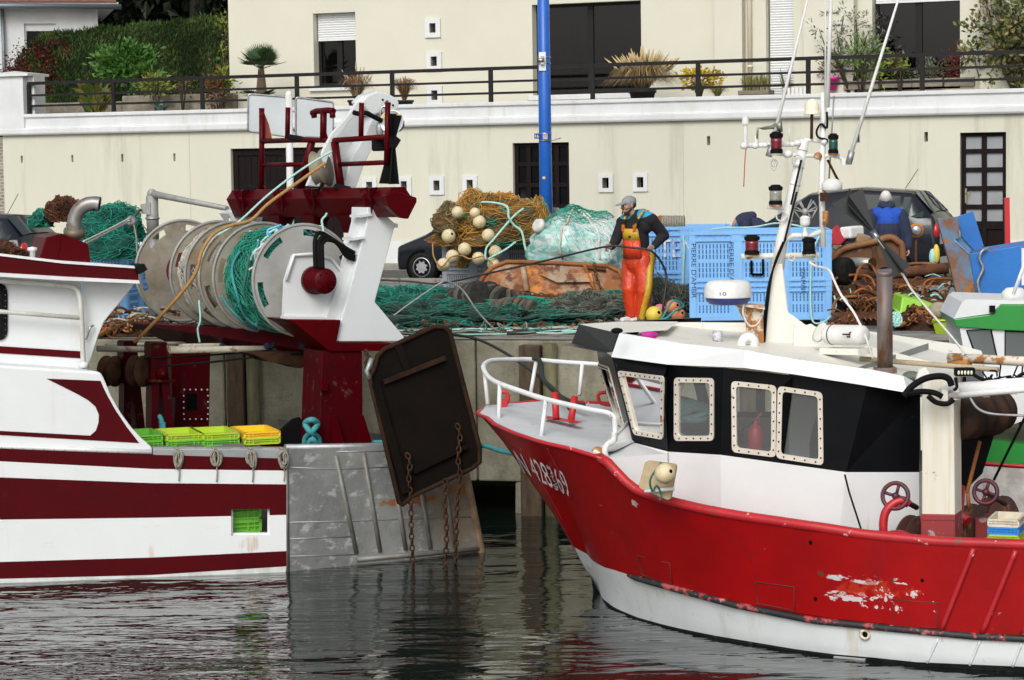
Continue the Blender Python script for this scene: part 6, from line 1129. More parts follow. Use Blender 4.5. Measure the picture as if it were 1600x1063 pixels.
sh = MB(); c = AP.hit(584, 180) + AP.n * .28; sh.tube([c + V((.05 * math.cos(q), 0, .10 * math.sin(q))) for q in [k * math.pi / 6 for k in range(12)]], .014, 6, closed=True); sh.tube([AP.hit(590, 160) + AP.n * .24, c + Z * .08], .02, 6); sh.build('shackle', M['steel'], arm)
MB().ball(AP.hit(576, 203) + AP.n * .3, (.05, .03, .1)).build('hook_block', M['galv'], arm)
ln_ = thing('deck_lamp', 'round silver floodlight with yellow clips hung under the white arm head', 'lamp', AP.hit(593, 193) + AP.n * .4); c = AP.hit(589, 192) + AP.n * .4; ax_ = V((-.2, -.95, .1)); MB().lathe([(.05, -.14), (.06, -.1), (.145, .0), (.15, .02), (.135, .02), (.05, -.06), (.001, -.06)], c, ax_, 22).build('reflector', mk('lamp_silver', (.55, .57, .58), .3, .6), ln_)
MB().cyl(c - V(ax_).normalized() * .22, c - V(ax_).normalized() * .12, .10, 14).build('lamp_body', M['plastic_blk'], ln_); yl = MB()
for q in (.6, 2.6, 4.4): yl.box(c + V((.11 * math.cos(q), -.05, .13 * math.sin(q))), (.035, .03, .04))
yl.build('clip', M['yellow'], ln_)
bl = MB().box(P(591, 225, 28.6), (.15, .14, .17)).build('work_light', M['plastic_blk'], TW, bev=.02)
DMp = PL(P(612, 235, 28.35), -20); dm = thing('day_mark', 'black bicone day mark of crossed plates fixed to the gantry post', 'day mark', DMp.hit(610, 288))
t1 = [(601, 178), (628, 181), (617, 222), (609, 221)]; t2_ = [(609, 221), (617, 222), (624, 288), (592, 287)]
MB().prism(DMp.poly(t1), (0, .012, 0)).build('upper_plate', M['plastic_blk'], dm); MB().prism(DMp.poly(t2_), (0, .012, 0)).build('lower_plate', M['plastic_blk'], dm)
for pts, nm in (((178, .16), 'upper_plate'), ((288, .17), 'lower_plate')):
 ctr = DMp.hit(613, 221.5); e = DMp.hit(613, pts[0]); MB().prism([ctr + V((0, -.03, 0)), ctr + V((0, .03, 0)), e + V((0.03, pts[1], 0)), e + V((-.03, -pts[1], 0))], (.012, 0, 0)).build(nm, M['plastic_blk'], dm)
MB().prism(DMp.poly([(606, 214), (617, 212), (626, 219), (618, 232), (607, 231)], .02), (0, -.02, 0)).build('centre_clamp', M['plastic_blk'], dm)
rope('rope', 'aqua and white line running from the gallows beam down over the net drum', [P(519, 236, 28.9), P(470, 266, 28.9), P(420, 304, 28.9), P(375, 345, 28.9), P(340, 368, 29)], .014, M['rope_aqua'])
rope('rope', 'tan rope slanting from the white arm across the drum to the winch posts', [P(508, 255, 28.8), P(470, 282, 28.7), P(420, 318, 28.6), P(392, 344, 28.5), P(362, 352, 28.45), P(334, 366, 28.4), P(316, 392, 28.3), P(306, 426, 28.3), P(280, 462, 28.3), P(240, 505, 28.4), P(210, 535, 28.6)], .021, M['rope_tan'])
rope('rope', 'thin tan line lying from the wheelhouse wing to the winch posts', [P(150, 528, 28.6), P(190, 507, 28.8), P(228, 490, 29)], .014, M['rope_tan'])
OP = PL(P(660, 650, 27.55), -22); od = thing('trawl_door', 'dark brown steel trawl door hanging tilted over the trawler stern', 'trawl door', OP.hit(640, 780))
oo = [(577, 590), (584, 577), (590, 556), (600, 546), (678, 511), (692, 511), (702, 518), (707, 536), (749, 700), (749, 722), (737, 732), (645, 775), (628, 789), (623, 786)]
mk('door_dark', (.009, .006, .0045), .8, spec=.08, c2=(.005, .004, .0035), sc=2.4, bump=.006, bsc=26, patches=[dict(c=(.035, .015, .008), sc=3, th=.69, soft=.1, st=(2, 2, .5)), dict(c=(.06, .05, .04), sc=12, th=.76, soft=.03, amt=.6)])
MB().prism(OP.poly(oo), OP.n * -.09).build('plate', M['door_dark'], od, bev=.012)
mk('door_edge', (.04, .018, .010), .85, spec=.1, c2=(.016, .010, .008), sc=4); MB().tube(OP.poly(oo + [], .012), .028, 8, closed=True).build('rim', M['door_edge'], od)
MB().bar(OP.hit(598, 597) + OP.n * .03, OP.hit(694, 559) + OP.n * .03, .05, .05, up=OP.n).build('stiffener', M['door_edge'], od); MB().bar(OP.hit(644, 737) + OP.n * .03, OP.hit(728, 697) + OP.n * .03, .05, .05, up=OP.n).build('stiffener', M['door_dark'], od); MB().bar(OP.hit(621, 540) + OP.n * .02, OP.hit(637, 580) + OP.n * .02, .09, .03, up=OP.n).build('stiffener', M['door_dark'], od); MB().bar(OP.hit(585, 598) + OP.n * .02, OP.hit(633, 770) + OP.n * .02, .10, .05, up=OP.n).build('side_bar', M['door_dark'], od)
cb = MB(); cb.tube([OP.hit(580, 560) + OP.n * .02, OP.hit(572, 580) + OP.n * .02, OP.hit(577, 592) + OP.n * .02], .03, 6); cb.build('bracket', M['galv'], od)
for i, (pts, lab) in enumerate(((((633, 708), (638, 722), (636, 745), (641, 782), (642, 830), (645, 897)), 'rusty chain hanging from the lower left of the trawl door to the water'), (((693, 748), (695, 790), (697, 840), (694, 892)), 'rusty chain emerging below the middle of the trawl door'), (((711, 662), (716, 680), (713, 715), (716, 745), (713, 800), (711, 890)), 'rusty chain hanging from the right side of the trawl door'))):
 tag(chain(MB(), [OP.hit(x, y) + OP.n * (.06 if y < 760 else .02) for x, y in pts], .066, .011, 0, .026).build('chain', M['rust_dark']), lab, 'chain', 'chains hanging at the stern')
tag(chain(MB(), [P(570, 548, 28), P(576, 560, 27.9), P(572, 570, 27.8), P(578, 578, 27.6)], .06, .014).build('chain', M['rust_dark']), 'short dark chain holding the top corner of the trawl door', 'chain')
pk = MB().prism(PL(P(460, 680, 28.6), -30).poly([(439, 672), (458, 655), (468, 652), (474, 660), (478, 701), (440, 701)]), FA * .04); tag(pk.build('rubber_sheet', M['plastic_blk']), 'black torn rubber sheet propped on deck beside the teal rope', 'sheet')
rb = thing('rope_coil', 'thick teal mooring rope figure eighted on the red bollard', 'rope', P(487, 700, 27.95)); m_ = MB()
for i, (dx) in enumerate((-.035, 0, .04)):
 m_.tube(spline([P(476, 700, 27.9), P(478, 684, 27.85), P(490, 672, 27.75 + dx), P(496, 662, 27.8), P(487, 656, 27.75 + dx), P(477, 662, 27.8), P(484, 674, 27.75 - dx), P(497, 684, 27.85), P(499, 700, 27.9)], 5), .034, 8)
m_.tube(spline([P(480, 700, 27.8), P(488, 686, 27.7), P(497, 700, 27.8)], 5), .032, 8); m_.build('rope_loops', M['rope_teal'], rb); MB().tube([P(487, 706, 27.95), P(486, 660, 27.95)], .05, 10).build('bollard', M['burg'], TW)
rope('rope', 'teal mooring rope hanging on the winch frame', [P(249, 650, 28.85), P(253, 660, 28.8), P(251, 680, 28.8), P(247, 695, 28.8), P(256, 690, 28.75), P(255, 660, 28.8)], .03, M['rope_teal'])
rope('rope', 'teal rope lying along the far rail behind the yellow crate', [P(295, 700, 29.6), P(320, 695, 29.7), P(350, 693, 29.8), P(360, 691, 29.9)], .025, M['rope_teal'])
rope('rope', 'teal mooring rope running from the trawler stern to the red boat bow', [P(574, 694, 28.2), P(600, 691, 28.25), P(745, 696, 28.0), P(780, 704, 27.4), P(815, 712, 26.7)], .028, M['rope_teal'])
for i, (x, lab) in enumerate(((278, 'leftmost pale rope hank tied over the grey rail'), (337, 'pale rope hank on the grey rail below the lime crates'), (393, 'pale rope hank on the grey rail under the yellow crate'), (442, 'pale rope hank at the joint of white hull and steel plating'))):
 m_ = MB(); ct = HS.hit(x, 703) + HS.n * .085
 for j in range(7):
  w_ = R.uniform(.02, .05); L_ = R.uniform(.15, .22); dx = R.uniform(-.02, .02); m_.tube(spline([ct + HS.u * (dx + w_ * math.sin(q)) + Z * (-L_ / 2 + L_ / 2 * math.cos(q)) + HS.n * (.02 * math.sin(q * 2 + j)) for q in [k * math.pi / 5 for k in range(11)]], 2), .011, 5)
 m_.tube([ct + FA * .12 + Z * .02, ct + Z * .02], .014, 5); m_.tube(spline([ct - Z * .16, ct - Z * .24 + HS.u * .01, ct - Z * R.uniform(.28, .36)], 4), .008, 5)
 tag(m_.build('rope_hank', M['rope_grey']), lab, 'rope', 'rope hanks along the trawler rail')
def crate_mesh(w, d, h):
 mb = MB()
 for s in (1, -1):
  for ln, dp, ax in ((w, d, 0), (d, w, 1)):
   def bx(a, b2, z0, z1, t0, t1):
    p = [(a, t0), (b2, t0), (b2, t1), (a, t1)]; q = [(x, y * s) for x, y in p] if ax == 0 else [(y * s, x) for x, y in p]; mb.hexa([V((x, y, z)) for z in (z0, z1) for x, y in q])
   e = dp / 2; bx(-ln / 2 + .02, ln / 2 - .02, .01, h, e - .035, e - .025); bx(-ln / 2, ln / 2, h - .025, h, e - .024, e); bx(-ln / 2, ln / 2, h * .48, h * .48 + .012, e - .024, e - .004); bx(-ln / 2 + .02, ln / 2 - .02, 0, .018, e - .024, e - .004)
   n_ = 8
   for j in range(n_ + 1):
    x = -ln / 2 + .008 + (ln - .016) * j / n_
    if 2 < j < 6 and ax == 0: continue
    bx(x - .006, x + .006, .018, h - .025, e - .0245, e - .006)
 mb.box((0, 0, .012), (w - .07, d - .07, .012)); return mb
CR = {}
for k_, m in (('crate_green', 'crate_green'), ('lime_dk', 'lime_dk'), ('crate_yellow', 'crate_yellow'), ('crate_blue', 'crate_blue'), ('crate_cream', 'crate_cream')): CR[k_] = crate_mesh(.43, .75, .112)
def crate(label, c, ang, colour, group, sc=1.0):
 o = CR[colour].build('fish_crate', M[colour]); o.location = c; o.rotation_euler = (0, 0, ang); o.scale = (sc, sc, sc if sc > .64 and sc != 1 else .70); return tag(o, label, 'crate', group)
for o_ in list(CR): pass
def fix(o, c): pass
g_ = 'fish crates on the trawler deck'; cA = math.atan2(AFT.y, AFT.x) - .2
for i, (px, top_c, low_c, l1, l2) in enumerate(((254, 'crate_green', 'crate_green', 'green fish crate half hidden behind the white casing end', 'green fish crate beneath the leftmost one at the casing end'), (318, 'lime_dk', 'crate_green', 'top lime crate right of the half hidden green one', 'green crate below the lime one second from the casing'), (375, 'lime_dk', 'crate_green', 'top lime crate just left of the yellow one', 'green crate below the lime one beside the yellow stack'), (440, 'crate_yellow', 'lime_dk', 'yellow fish crate on top of the rightmost deck stack', 'lime crate directly under the yellow one'))):
 b0 = HS.hit(px, 702) + FA * .72
 for lv, (cc, ll) in enumerate(((low_c, l2), (top_c, l1))): crate(ll, V((b0.x, b0.y, zt3 - .03 + lv * .068)), cA, cc, g_)
b0 = HS.hit(391, 830) + FA * .70
for lv, ll in enumerate(('lower green crate seen through the square hull opening', 'upper green crate seen through the square hull opening')): crate(ll, V((b0.x, b0.y, .425 + lv * .165)), cA, 'crate_green', g_, 1.45)
# ================= red and white fishing boat =================
RA = V((.927, -.375, 0)).normalized(); RN = V((-.375, -.927, 0)).normalized(); S0 = V((.90, 25.7, 0))
BD = [(-1.3, 0), (-1.24, .34), (-1.1, .66), (-.8, 1.08), (-.4, 1.48), (0, 1.78), (.5, 2.06), (1, 2.26), (2, 2.52), (3, 2.68), (5, 2.78), (9, 2.62)]
BW = [(0, 0), (.15, .34), (.4, .78), (.87, 1.28), (1.4, 1.68), (2.07, 2.1), (3.16, 2.5), (4, 2.66), (5, 2.7), (9, 2.45)]
ZL = [(-1.3, 1.94), (-1.12, 1.72), (-.347, .6), (0, 0)]
ZSL = [(-1.3, 1.94), (9, 1.2)]
def kx(px, py): d = ray(px, py); return d.x / d.y, d.z / d.y
def solve_t(px, py, b): k, kz = kx(px, py); t = (k * (S0.y + RN.y * b) - S0.x - RN.x * b) / (RA.x - k * RA.y); return t, CAMZ + kz * (S0.y + RA.y * t + RN.y * b)
sheer_px = [(755, 641), (764, 655), (773, 664), (810, 680), (854, 694), (895, 703), (930, 714), (943, 719), (955, 731), (969, 747), (982, 760), (996, 769), (1041, 784), (1095, 797), (1150, 807), (1275, 825), (1349, 837), (1463, 848), (1600, 853), (1760, 853)]
sh = [(-1.3, 1.94)]
for px, py in sheer_px[1:]:
 b = 1.5
 for _ in range(60): t, z = solve_t(px, py, b); b = lerp(b, interp(BD, t), .4)
 if t > sh[-1][0] + .02: sh.append((t, z))
ZSL = sh + [(9, sh[-1][1] + .05)]
def BB(t, z):
 bd = interp(BD, t); zs = interp(ZSL, t)
 if t >= 0:
  bw = interp(BW, t)
  if z < 0: return bw * (1 + .35 * z)
  return bw + (bd - bw) * min(1.1, (z / zs)) ** 1.15
 zl = interp(ZL, t); f = max(0, min(1.1, (z - zl) / max(zs - zl, .02))); return bd * f ** .85
def hp(t, b, z): q = S0 + RA * t + RN * b; return V((q.x, q.y, z))
def hullpt(px, py, out=0):
 b = 1.5
 for _ in range(80): t, z = solve_t(px, py, b); b = lerp(b, BB(t, z), .3)
 n = RN.copy()
 if out:
  e = .05; dz = (BB(t, z + e) - BB(t, z - e)) / (2 * e); dt = (BB(t + e, z) - BB(t - e, z)) / (2 * e); n = (RN - RA * dt - Z * dz).normalized()
 return t, z, hp(t, b, z) + n * out
def bound(pts):
 out = []
 for q in pts:
  t, z, _ = hullpt(*q)
  if not out or t > out[-1][0] + .01: out.append((t, z))
 return out
ZR = bound([(895, 852), (914, 868), (933, 881), (960, 891), (988, 900), (1050, 918), (1150, 945), (1270, 969), (1395, 982), (1520, 994), (1600, 998), (1720, 1000)])
ZK = bound([(936, 928), (950, 942), (972, 955), (1036, 976), (1100, 990), (1150, 999), (1264, 1018), (1349, 1026), (1435, 1035), (1600, 1042), (1720, 1045)])
mk('hull_red', (.335, .003, .004), .36, spec=.2, c2=(.255, .003, .004), sc=1.3, coat=.06, bump=.003, bsc=6, patches=[
 dict(c=(.42, .03, .012), sc=2.2, th=.735, soft=.04, amt=.7), dict(c=(.20, .006, .010), sc=3, th=.62, soft=.10, st=(1, 1, .3), amt=.6), dict(c=(.55, .40, .40), sc=9, th=.74, soft=.015, amt=.8),
 dict(c=(.50, .52, .53), sc=7, th=.66, soft=.02, st=(1, 1, 3.2), at=hullpt(1350, 905)[2], rad=(1.0, 1.0, .11), rz=-.4), dict(c=(.56, .50, .50), sc=8, th=.62, soft=.015, st=(1, 1, 2.2), at=hullpt(1330, 932)[2], rad=(.75, .75, .12), rz=-.4), dict(c=(.42, .035, .012), sc=4, th=.66, soft=.05, at=hullpt(1370, 920)[2], rad=(1.1, 1.1, .24), amt=.7), dict(c=(.60, .50, .50), sc=11, th=.70, soft=.015, at=hullpt(1390, 935)[2], rad=(1.2, 1.2, .35)), dict(c=(.5, .42, .42), sc=10, th=.6, soft=.02, at=hullpt(991, 788)[2], rad=(.12, .12, .11)), dict(c=(.10, .045, .02), sc=9, th=.62, soft=.03, at=hullpt(1283, 898)[2], rad=(.09, .09, .09))])
mk('hull_white', (.65, .675, .68), .4, c2=(.57, .59, .595), sc=1.5, bump=.003, bsc=5, patches=[dict(c=(.44, .38, .26), sc=2.0, th=.60, soft=.12, st=(1.6, 1.6, .12), amt=.6), dict(c=(.35, .36, .36), sc=7, th=.68, soft=.02, amt=.5)])
mk('boot_black', (.006, .006, .0065), .6, spec=.15, c2=(.02, .02, .02), sc=5, patches=[dict(c=(.06, .06, .05), sc=8, th=.66, soft=.03)])
mk('deck_white', (.56, .58, .59), .6, c2=(.49, .51, .525), sc=2, st=(1, 3, 1), patches=[dict(c=(.30, .33, .36), sc=3, th=.64, soft=.1, amt=.6)]); mk('red_trim', (.45, .015, .02), .4, c2=(.36, .012, .018), sc=3, patches=[dict(c=(.55, .50, .48), sc=9, th=.685, soft=.02), dict(c=(.12, .07, .04), sc=5, th=.66, soft=.03)])
mk('wh_white', (.70, .71, .705), .4, c2=(.64, .65, .645), sc=1.3, coat=.2, patches=[dict(c=(.55, .42, .24), sc=3, th=.665, soft=.05, st=(2.2, 2.2, .12), amt=.6), dict(c=(.16, .17, .2), sc=5, th=.76, soft=.01)]); mk('wh_black', (.0025, .003, .004), .3, c2=(.0045, .005, .006), sc=2, coat=.04, spec=.1, bump=.002, bsc=8, patches=[dict(c=(.12, .12, .12), sc=7, th=.74, soft=.02, amt=.6)])
mk('cream_white', (.76, .745, .68), .45, c2=(.69, .67, .59), sc=2, patches=[dict(c=(.40, .20, .06), sc=6, th=.69, soft=.04, amt=.9)]); mk('mast_white', (.76, .76, .74), .42, c2=(.66, .66, .64), sc=4, patches=[dict(c=(.35, .16, .04), sc=7, th=.70, soft=.04)]); mk('rusty_white', (.66, .60, .5), .6, c2=(.6, .54, .45), sc=4, patches=[dict(c=(.36, .14, .03), sc=4, th=.53, soft=.05)])
RB = thing('fishing_boat', 'red hulled fishing boat with black wheelhouse and white roof in the foreground', 'fishing boat', V((S0.x + 2.5, S0.y - 1, 0)))
ts = [-1.3, -1.27, -1.22, -1.12, -1.0, -.85, -.7, -.5, -.35, -.2, -.1, 0, .08, .18, .3, .45, .6, .75, .85, .95, 1.05, 1.2, 1.35, 1.5, 1.7, 1.9, 2.2, 2.5, 2.8, 3.2, 3.6, 4, 4.5, 5, 5.6, 6.4, 7.4, 9]
cols_n = []
for t in ts:
 zl = interp(ZL, t) if t < 0 else -.6; zs = interp(ZSL, t); zk = min(max(interp(ZK, t) if t > ZK[0][0] else zl, zl), zs); zr = min(max(interp(ZR, t) if t > ZR[0][0] else zl, zk), zs)
 if t < ZR[0][0]: zr = zl; zk = zl
 elif t < ZK[0][0]: zk = zl
 lv = [zl, lerp(zl, zk, .5), zk] + [lerp(zk, zr, q) for q in (.33, .66, 1)] + [lerp(zr, zs, q / 9) for q in range(1, 10)]; cols_n.append(lv)
def side(s): return [[hp(t, BB(t, cols_n[i][j]) * s, cols_n[i][j]) for i, t in enumerate(ts)] for j in range(len(cols_n[0]))]
hmf = lambda i, j: 0 if i < 2 else (1 if i < 5 else 2)
hb = MB().grid(side(1), mf=hmf); hb.grid(side(-1), mf=hmf); e = [hp(9, BB(9, z) * s, z) for s in (1,) for z in cols_n[-1]] + [hp(9, -BB(9, z), z) for z in cols_n[-1][::-1]]; hb.add(e, [tuple(range(len(e)))], 2)
hl = hb.build('hull', [M['boot_black'], M['hull_white'], M['hull_red']], RB);
tb = [t for t in ts if t >= .85]
MB().grid([[hp(t, interp(BD, t) * .985 - .05, interp(ZSL, t) - .01) for t in tb], [hp(t, BB(t, .55) - .07, .55) for t in tb]]).build('bulwark_inside', M['red_trim'], RB)
MB().grid([[hp(t, -interp(BD, t) * .985 + .05, interp(ZSL, t) - .01) for t in tb], [hp(t, -BB(t, .55) + .07, .55) for t in tb]]).build('bulwark_inside', mk('bulwark_white', (.6, .6, .58), .6, c2=(.35, .33, .3), sc=4), RB)
MB().grid([[hp(t, s * (BB(t, .56) - .05), .56) for t in tb] for s in (1, 0, -1)], sm=False).build('main_deck', mk('deck_red', (.16, .03, .025), .7, c2=(.10, .03, .02), sc=4), RB)
tf = [t for t in ts if t <= .86]
fdz = lambda t, s: min(interp(ZSL, t), 1.775) - .005 + (1.775 - min(interp(ZSL, t), 1.775)) * 1 + (max(interp(ZSL, t), 1.775) - 1.775) + .05 * (1 - s * s)
MB().grid([[hp(t, s * (interp(BD, t) - (.02 if t < .8 else .35)), fdz(t, s)) for t in tf] for s in (1, .6, .2, -.2, -.6, -1)]).build('foredeck', M['deck_white'], RB)
MB().tube([hp(t, interp(BD, t), interp(ZSL, t) + .005) for t in ts if t < .86], .022, 8).build('sheer_rail', M['red_trim'], RB); MB().tube([hp(t, -interp(BD, t), interp(ZSL, t) + .005) for t in ts], .022, 8).build('sheer_rail', M['red_trim'], RB)
MB().tube([hp(t, interp(BD, t) - .03, interp(ZSL, t) + .005) for t in [.8 + i * .1 for i in range(70)]], .048, 10).build('bulwark_rail', M['red_trim'], RB)
MB().tube([hullpt(x, interp([(980, 898), (1050, 918), (1150, 945), (1270, 969), (1395, 982), (1520, 994), (1600, 998), (1700, 1000)], x), .012)[2] for x in range(982, 1710, 14)], [.012] + [.033] * 51, 8).build('rubbing_strake', mk('strake', (.012, .012, .013), .55, c2=(.03, .03, .03), sc=6, patches=[dict(c=(.40, .07, .07), sc=6, th=.60, soft=.03, st=(1, 1, 1)), dict(c=(.45, .42, .4), sc=12, th=.68, soft=.02)]), RB)
for (x0, y0), (x1, y1) in (((1522, 857), (1471, 985)), ((1588, 860), (1535, 989)), ((1650, 862), (1598, 992))):
 MB().tube([hullpt(lerp(x0, x1, q / 10), lerp(y0, y1, q / 10), .01)[2] for q in range(11)], .026, 8).build('hull_rib', M['red_trim'], RB)
for (x0, y0), (x1, y1) in (((1466, 998), (1448, 1036)), ((1532, 1000), (1515, 1040)), ((1597, 1004), (1582, 1042))):
 MB().tube([hullpt(lerp(x0, x1, q / 6), lerp(y0, y1, q / 6), .0)[2] for q in range(7)], .014, 6).build('hull_rib', M['hull_white'], RB)
for q in (((998, 868), (1047, 880), (1051, 913), (1004, 898)), ((1181, 909), (1241, 917), (1242, 954), (1184, 943)), ((1396, 937), (1466, 942), (1465, 981), (1396, 978))):
 g3 = [[hullpt(lerp(lerp(q[0][0], q[1][0], i / 6), lerp(q[3][0], q[2][0], i / 6), j / 4), lerp(lerp(q[0][1], q[1][1], i / 6), lerp(q[3][1], q[2][1], i / 6), j / 4), .004)[2] for i in range(7)] for j in range(5)]
 MB().grid(g3).build('shell_door', M['hull_red'], RB)
 MB().tube([hullpt(*p, .006)[2] for p in (q[0], q[1], q[2], q[3])], .006, 5, closed=True).build('seam', mk('seam_dark', (.09, .02, .015), .7) if 'seam_dark' not in M else M['seam_dark'], RB)
for pts in ([(890, 775), (940, 790)], [(1050, 915), (1180, 945), (1300, 965), (1395, 975)], [(812, 700), (850, 760), (880, 815)], [(855, 700), (895, 780)]):
 MB().tube(spline([hullpt(*p, .001)[2] for p in pts], 8), .004, 5).build('weld_seam', M['red_trim'] if pts[0][0] != 1050 else M['hull_red'], RB)
sc_ = MB(); q = hullpt(1352, 991, .0); ax_ = RN; sc_.lathe([(.045, -.01), (.055, .02), (.03, .03), (.028, -.02)], q[2], ax_, 16); so2 = sc_.build('outlet', M['rusty_white'], RB); MB().ball(q[2] + ax_ * .0, (.025, .025, .03)).build('outlet_hole', M['black'], so2)
for x, y in ((1266, 848), (1274, 936), (1441, 907)): MB().ball(hullpt(x, y, -.005)[2], (.018, .018, .018)).build('scupper', M['black'], RB)
wv, wf, ww, whh = textmesh('N 428369')
TQ = ((802, 703), (880, 737), (894, 778), (820, 739))
def tq(u, v): x = lerp(lerp(TQ[3][0], TQ[2][0], u), lerp(TQ[0][0], TQ[1][0], u), v); y = lerp(lerp(TQ[3][1], TQ[2][1], u), lerp(TQ[0][1], TQ[1][1], u), v); return x, y
MB().add([hullpt(*tq(u, v), .006)[2] for u, v in wv], wf).build('hull_number', mk('letter_white', (.68, .70, .70), .5, patches=[dict(c=(.4, .03, .03), sc=9, th=.66, soft=.02)]), RB, recalc=False)
MB().prism([hullpt(x, y, -.02)[2] for x, y in ((1303, 1027), (1352, 1031), (1352, 1037), (1303, 1032))], RN * .05).build('trim_tab', M['hull_white'], RB)
def edge(px0, y0, px1, y1, off, off2=None):
 t, z = solve_t(px0, y0, off); t2, z2 = solve_t(px1, y1, off if off2 is None else off2); return hp(t, off, z), hp(t2, off if off2 is None else off2, z2)   # bottom, top
def mir(p): d = (p - S0); k = V((d.x, d.y, 0)).dot(RN); return p - RN * (2 * k)
eA = edge(990, 692, 956, 557, 1.25, 1.28); eB = edge(1044, 706, 1044, 569, 1.62); eC = edge(1126, 711, 1130, 573, 1.86); eD = edge(1322, 738, 1355, 602, 1.86); eE = edge(1436, 738, 1438, 612, 1.55)
fB = hp(solve_t(964, 668, 0)[0], 0, solve_t(964, 668, 0)[1]); fT = hp(solve_t(931, 552, 0)[0], 0, solve_t(931, 552, 0)[1]); fB.z = eA[0].z; fT.z = eA[1].z
WHR = MB(); WHW = MB(); mk('cabin_grey', (.30, .30, .29), .8, c2=(.24, .24, .23), sc=3)
glassmat('cabin_glass', (.66, .72, .74), (.36, .37, .37), .17)
def facet(b0, t0, b1, t1, holes, mb):
 """upright facet b0-b1 (bottom) t0-t1 (top) with window openings given as pixel quads TL,TR,BR,BL on its plane"""
 n = (b1 - b0).cross(t0 - b0).normalized()
 def hit(x, y): d = ray(x, y); return CAM + d * ((b0 - CAM).dot(n) / d.dot(n))
 n = n if n.dot(CAM - b0) > 0 else -n; k = len(holes); res = []
 for i, h in enumerate(holes):
  f0, f1 = i / k, (i + 1) / k; o = [lerp(t0, t1, f0), lerp(t0, t1, f1), lerp(b0, b1, f1), lerp(b0, b1, f0)]; q = [hit(*p) for p in h]; ctr = sum(q, V()) / 4; qi = [lerp(p, ctr, .06) for p in q]
  for a in range(4): c = (a + 1) % 4; mb.quad(o[a], o[c], qi[c], qi[a]); mb.quad(qi[a], qi[c], qi[c] - n * .05, qi[a] - n * .05)
  res.append((q, n))
 if not k: mb.quad(b0, b1, t1, t0)
 return res
W1q = ((965.5, 579), (1038, 588), (1037, 687), (991, 679)); W2q = ((1054, 590), (1116, 591), (1116, 689), (1054, 689)); W3q = ((1143, 595), (1213.5, 602.5), (1212.5, 715), (1144, 706.5)); W4q = ((1215.7, 603), (1285.5, 613), (1287, 727.5), (1213, 716)); W0q = ((935, 567), (951, 573), (979, 677), (965, 664))
near = [(fB, fT, eA[0], eA[1], [W0q]), (eA[0], eA[1], eB[0], eB[1], [W1q]), (eB[0], eB[1], eC[0], eC[1], [W2q]), (eC[0], eC[1], eD[0], eD[1], [W3q, W4q])]
wins = []
for f in near: wins += facet(*f, WHR)
facet(eD[0], eD[1], eE[0], eE[1], [], WHR)
for b0, t0, b1, t1, hs_ in near:
 k = len(hs_);
 for i in range(k):
  o = [mir(lerp(t0, t1, i / k)), mir(lerp(t0, t1, (i + 1) / k)), mir(lerp(b0, b1, (i + 1) / k)), mir(lerp(b0, b1, i / k))]; c = sum(o, V()) / 4; qi = [lerp(p, c, .15) for p in o]
  for a in range(4): c2 = (a + 1) % 4; WHR.quad(o[a], o[c2], qi[c2], qi[a])
facet(mir(eD[0]), mir(eD[1]), mir(eE[0]), mir(eE[1]), [], WHR); WHR.quad(eE[0], mir(eE[0]), mir(eE[1]), eE[1])
wh = WHR.build('wheelhouse', M['wh_black'], RB)
dz = lambda p, z: V((p.x, p.y, z))
def dzc(p, z=.56):
 d = V((p.x - S0.x, p.y - S0.y, 0)); t, b = d.dot(RA), d.dot(RN); m = BB(t, z) - .1; return hp(t, max(-m, min(m, b)), z)
ring = [fB, eA[0], eB[0], eC[0], eD[0], eE[0]]; zb_ = .56
low = ring[1:4] + [eD[0]]; dl = edge(1303, 822, 1322, 738, 1.86)
WHW.quad(eA[0], eB[0], dzc(eB[0]), dzc(eA[0])); WHW.quad(eB[0], eC[0], dzc(eC[0]), dzc(eB[0])); WHW.quad(eC[0], eD[0], dzc(dl[0]), dzc(eC[0])); mid_ = lerp(eD[0], eE[0], .5) - RN * .0
WHW.quad(eD[0], mid_, dz(mid_, zb_), dzc(dl[0])); WHW.quad(mid_, eE[0], dz(eE[0], zb_), dz(mid_, zb_)); WHW.quad(fB, eA[0], dzc(eA[0]), dzc(fB))
for a, c in zip([fB] + ring[1:], ring[1:]): WHW.quad(mir(a), mir(c), dzc(mir(c)), dzc(mir(a)))
WHW.quad(eE[0], mir(eE[0]), dz(mir(eE[0]), zb_), dz(eE[0], zb_)); WHW.build('deckhouse', M['wh_white'], RB)
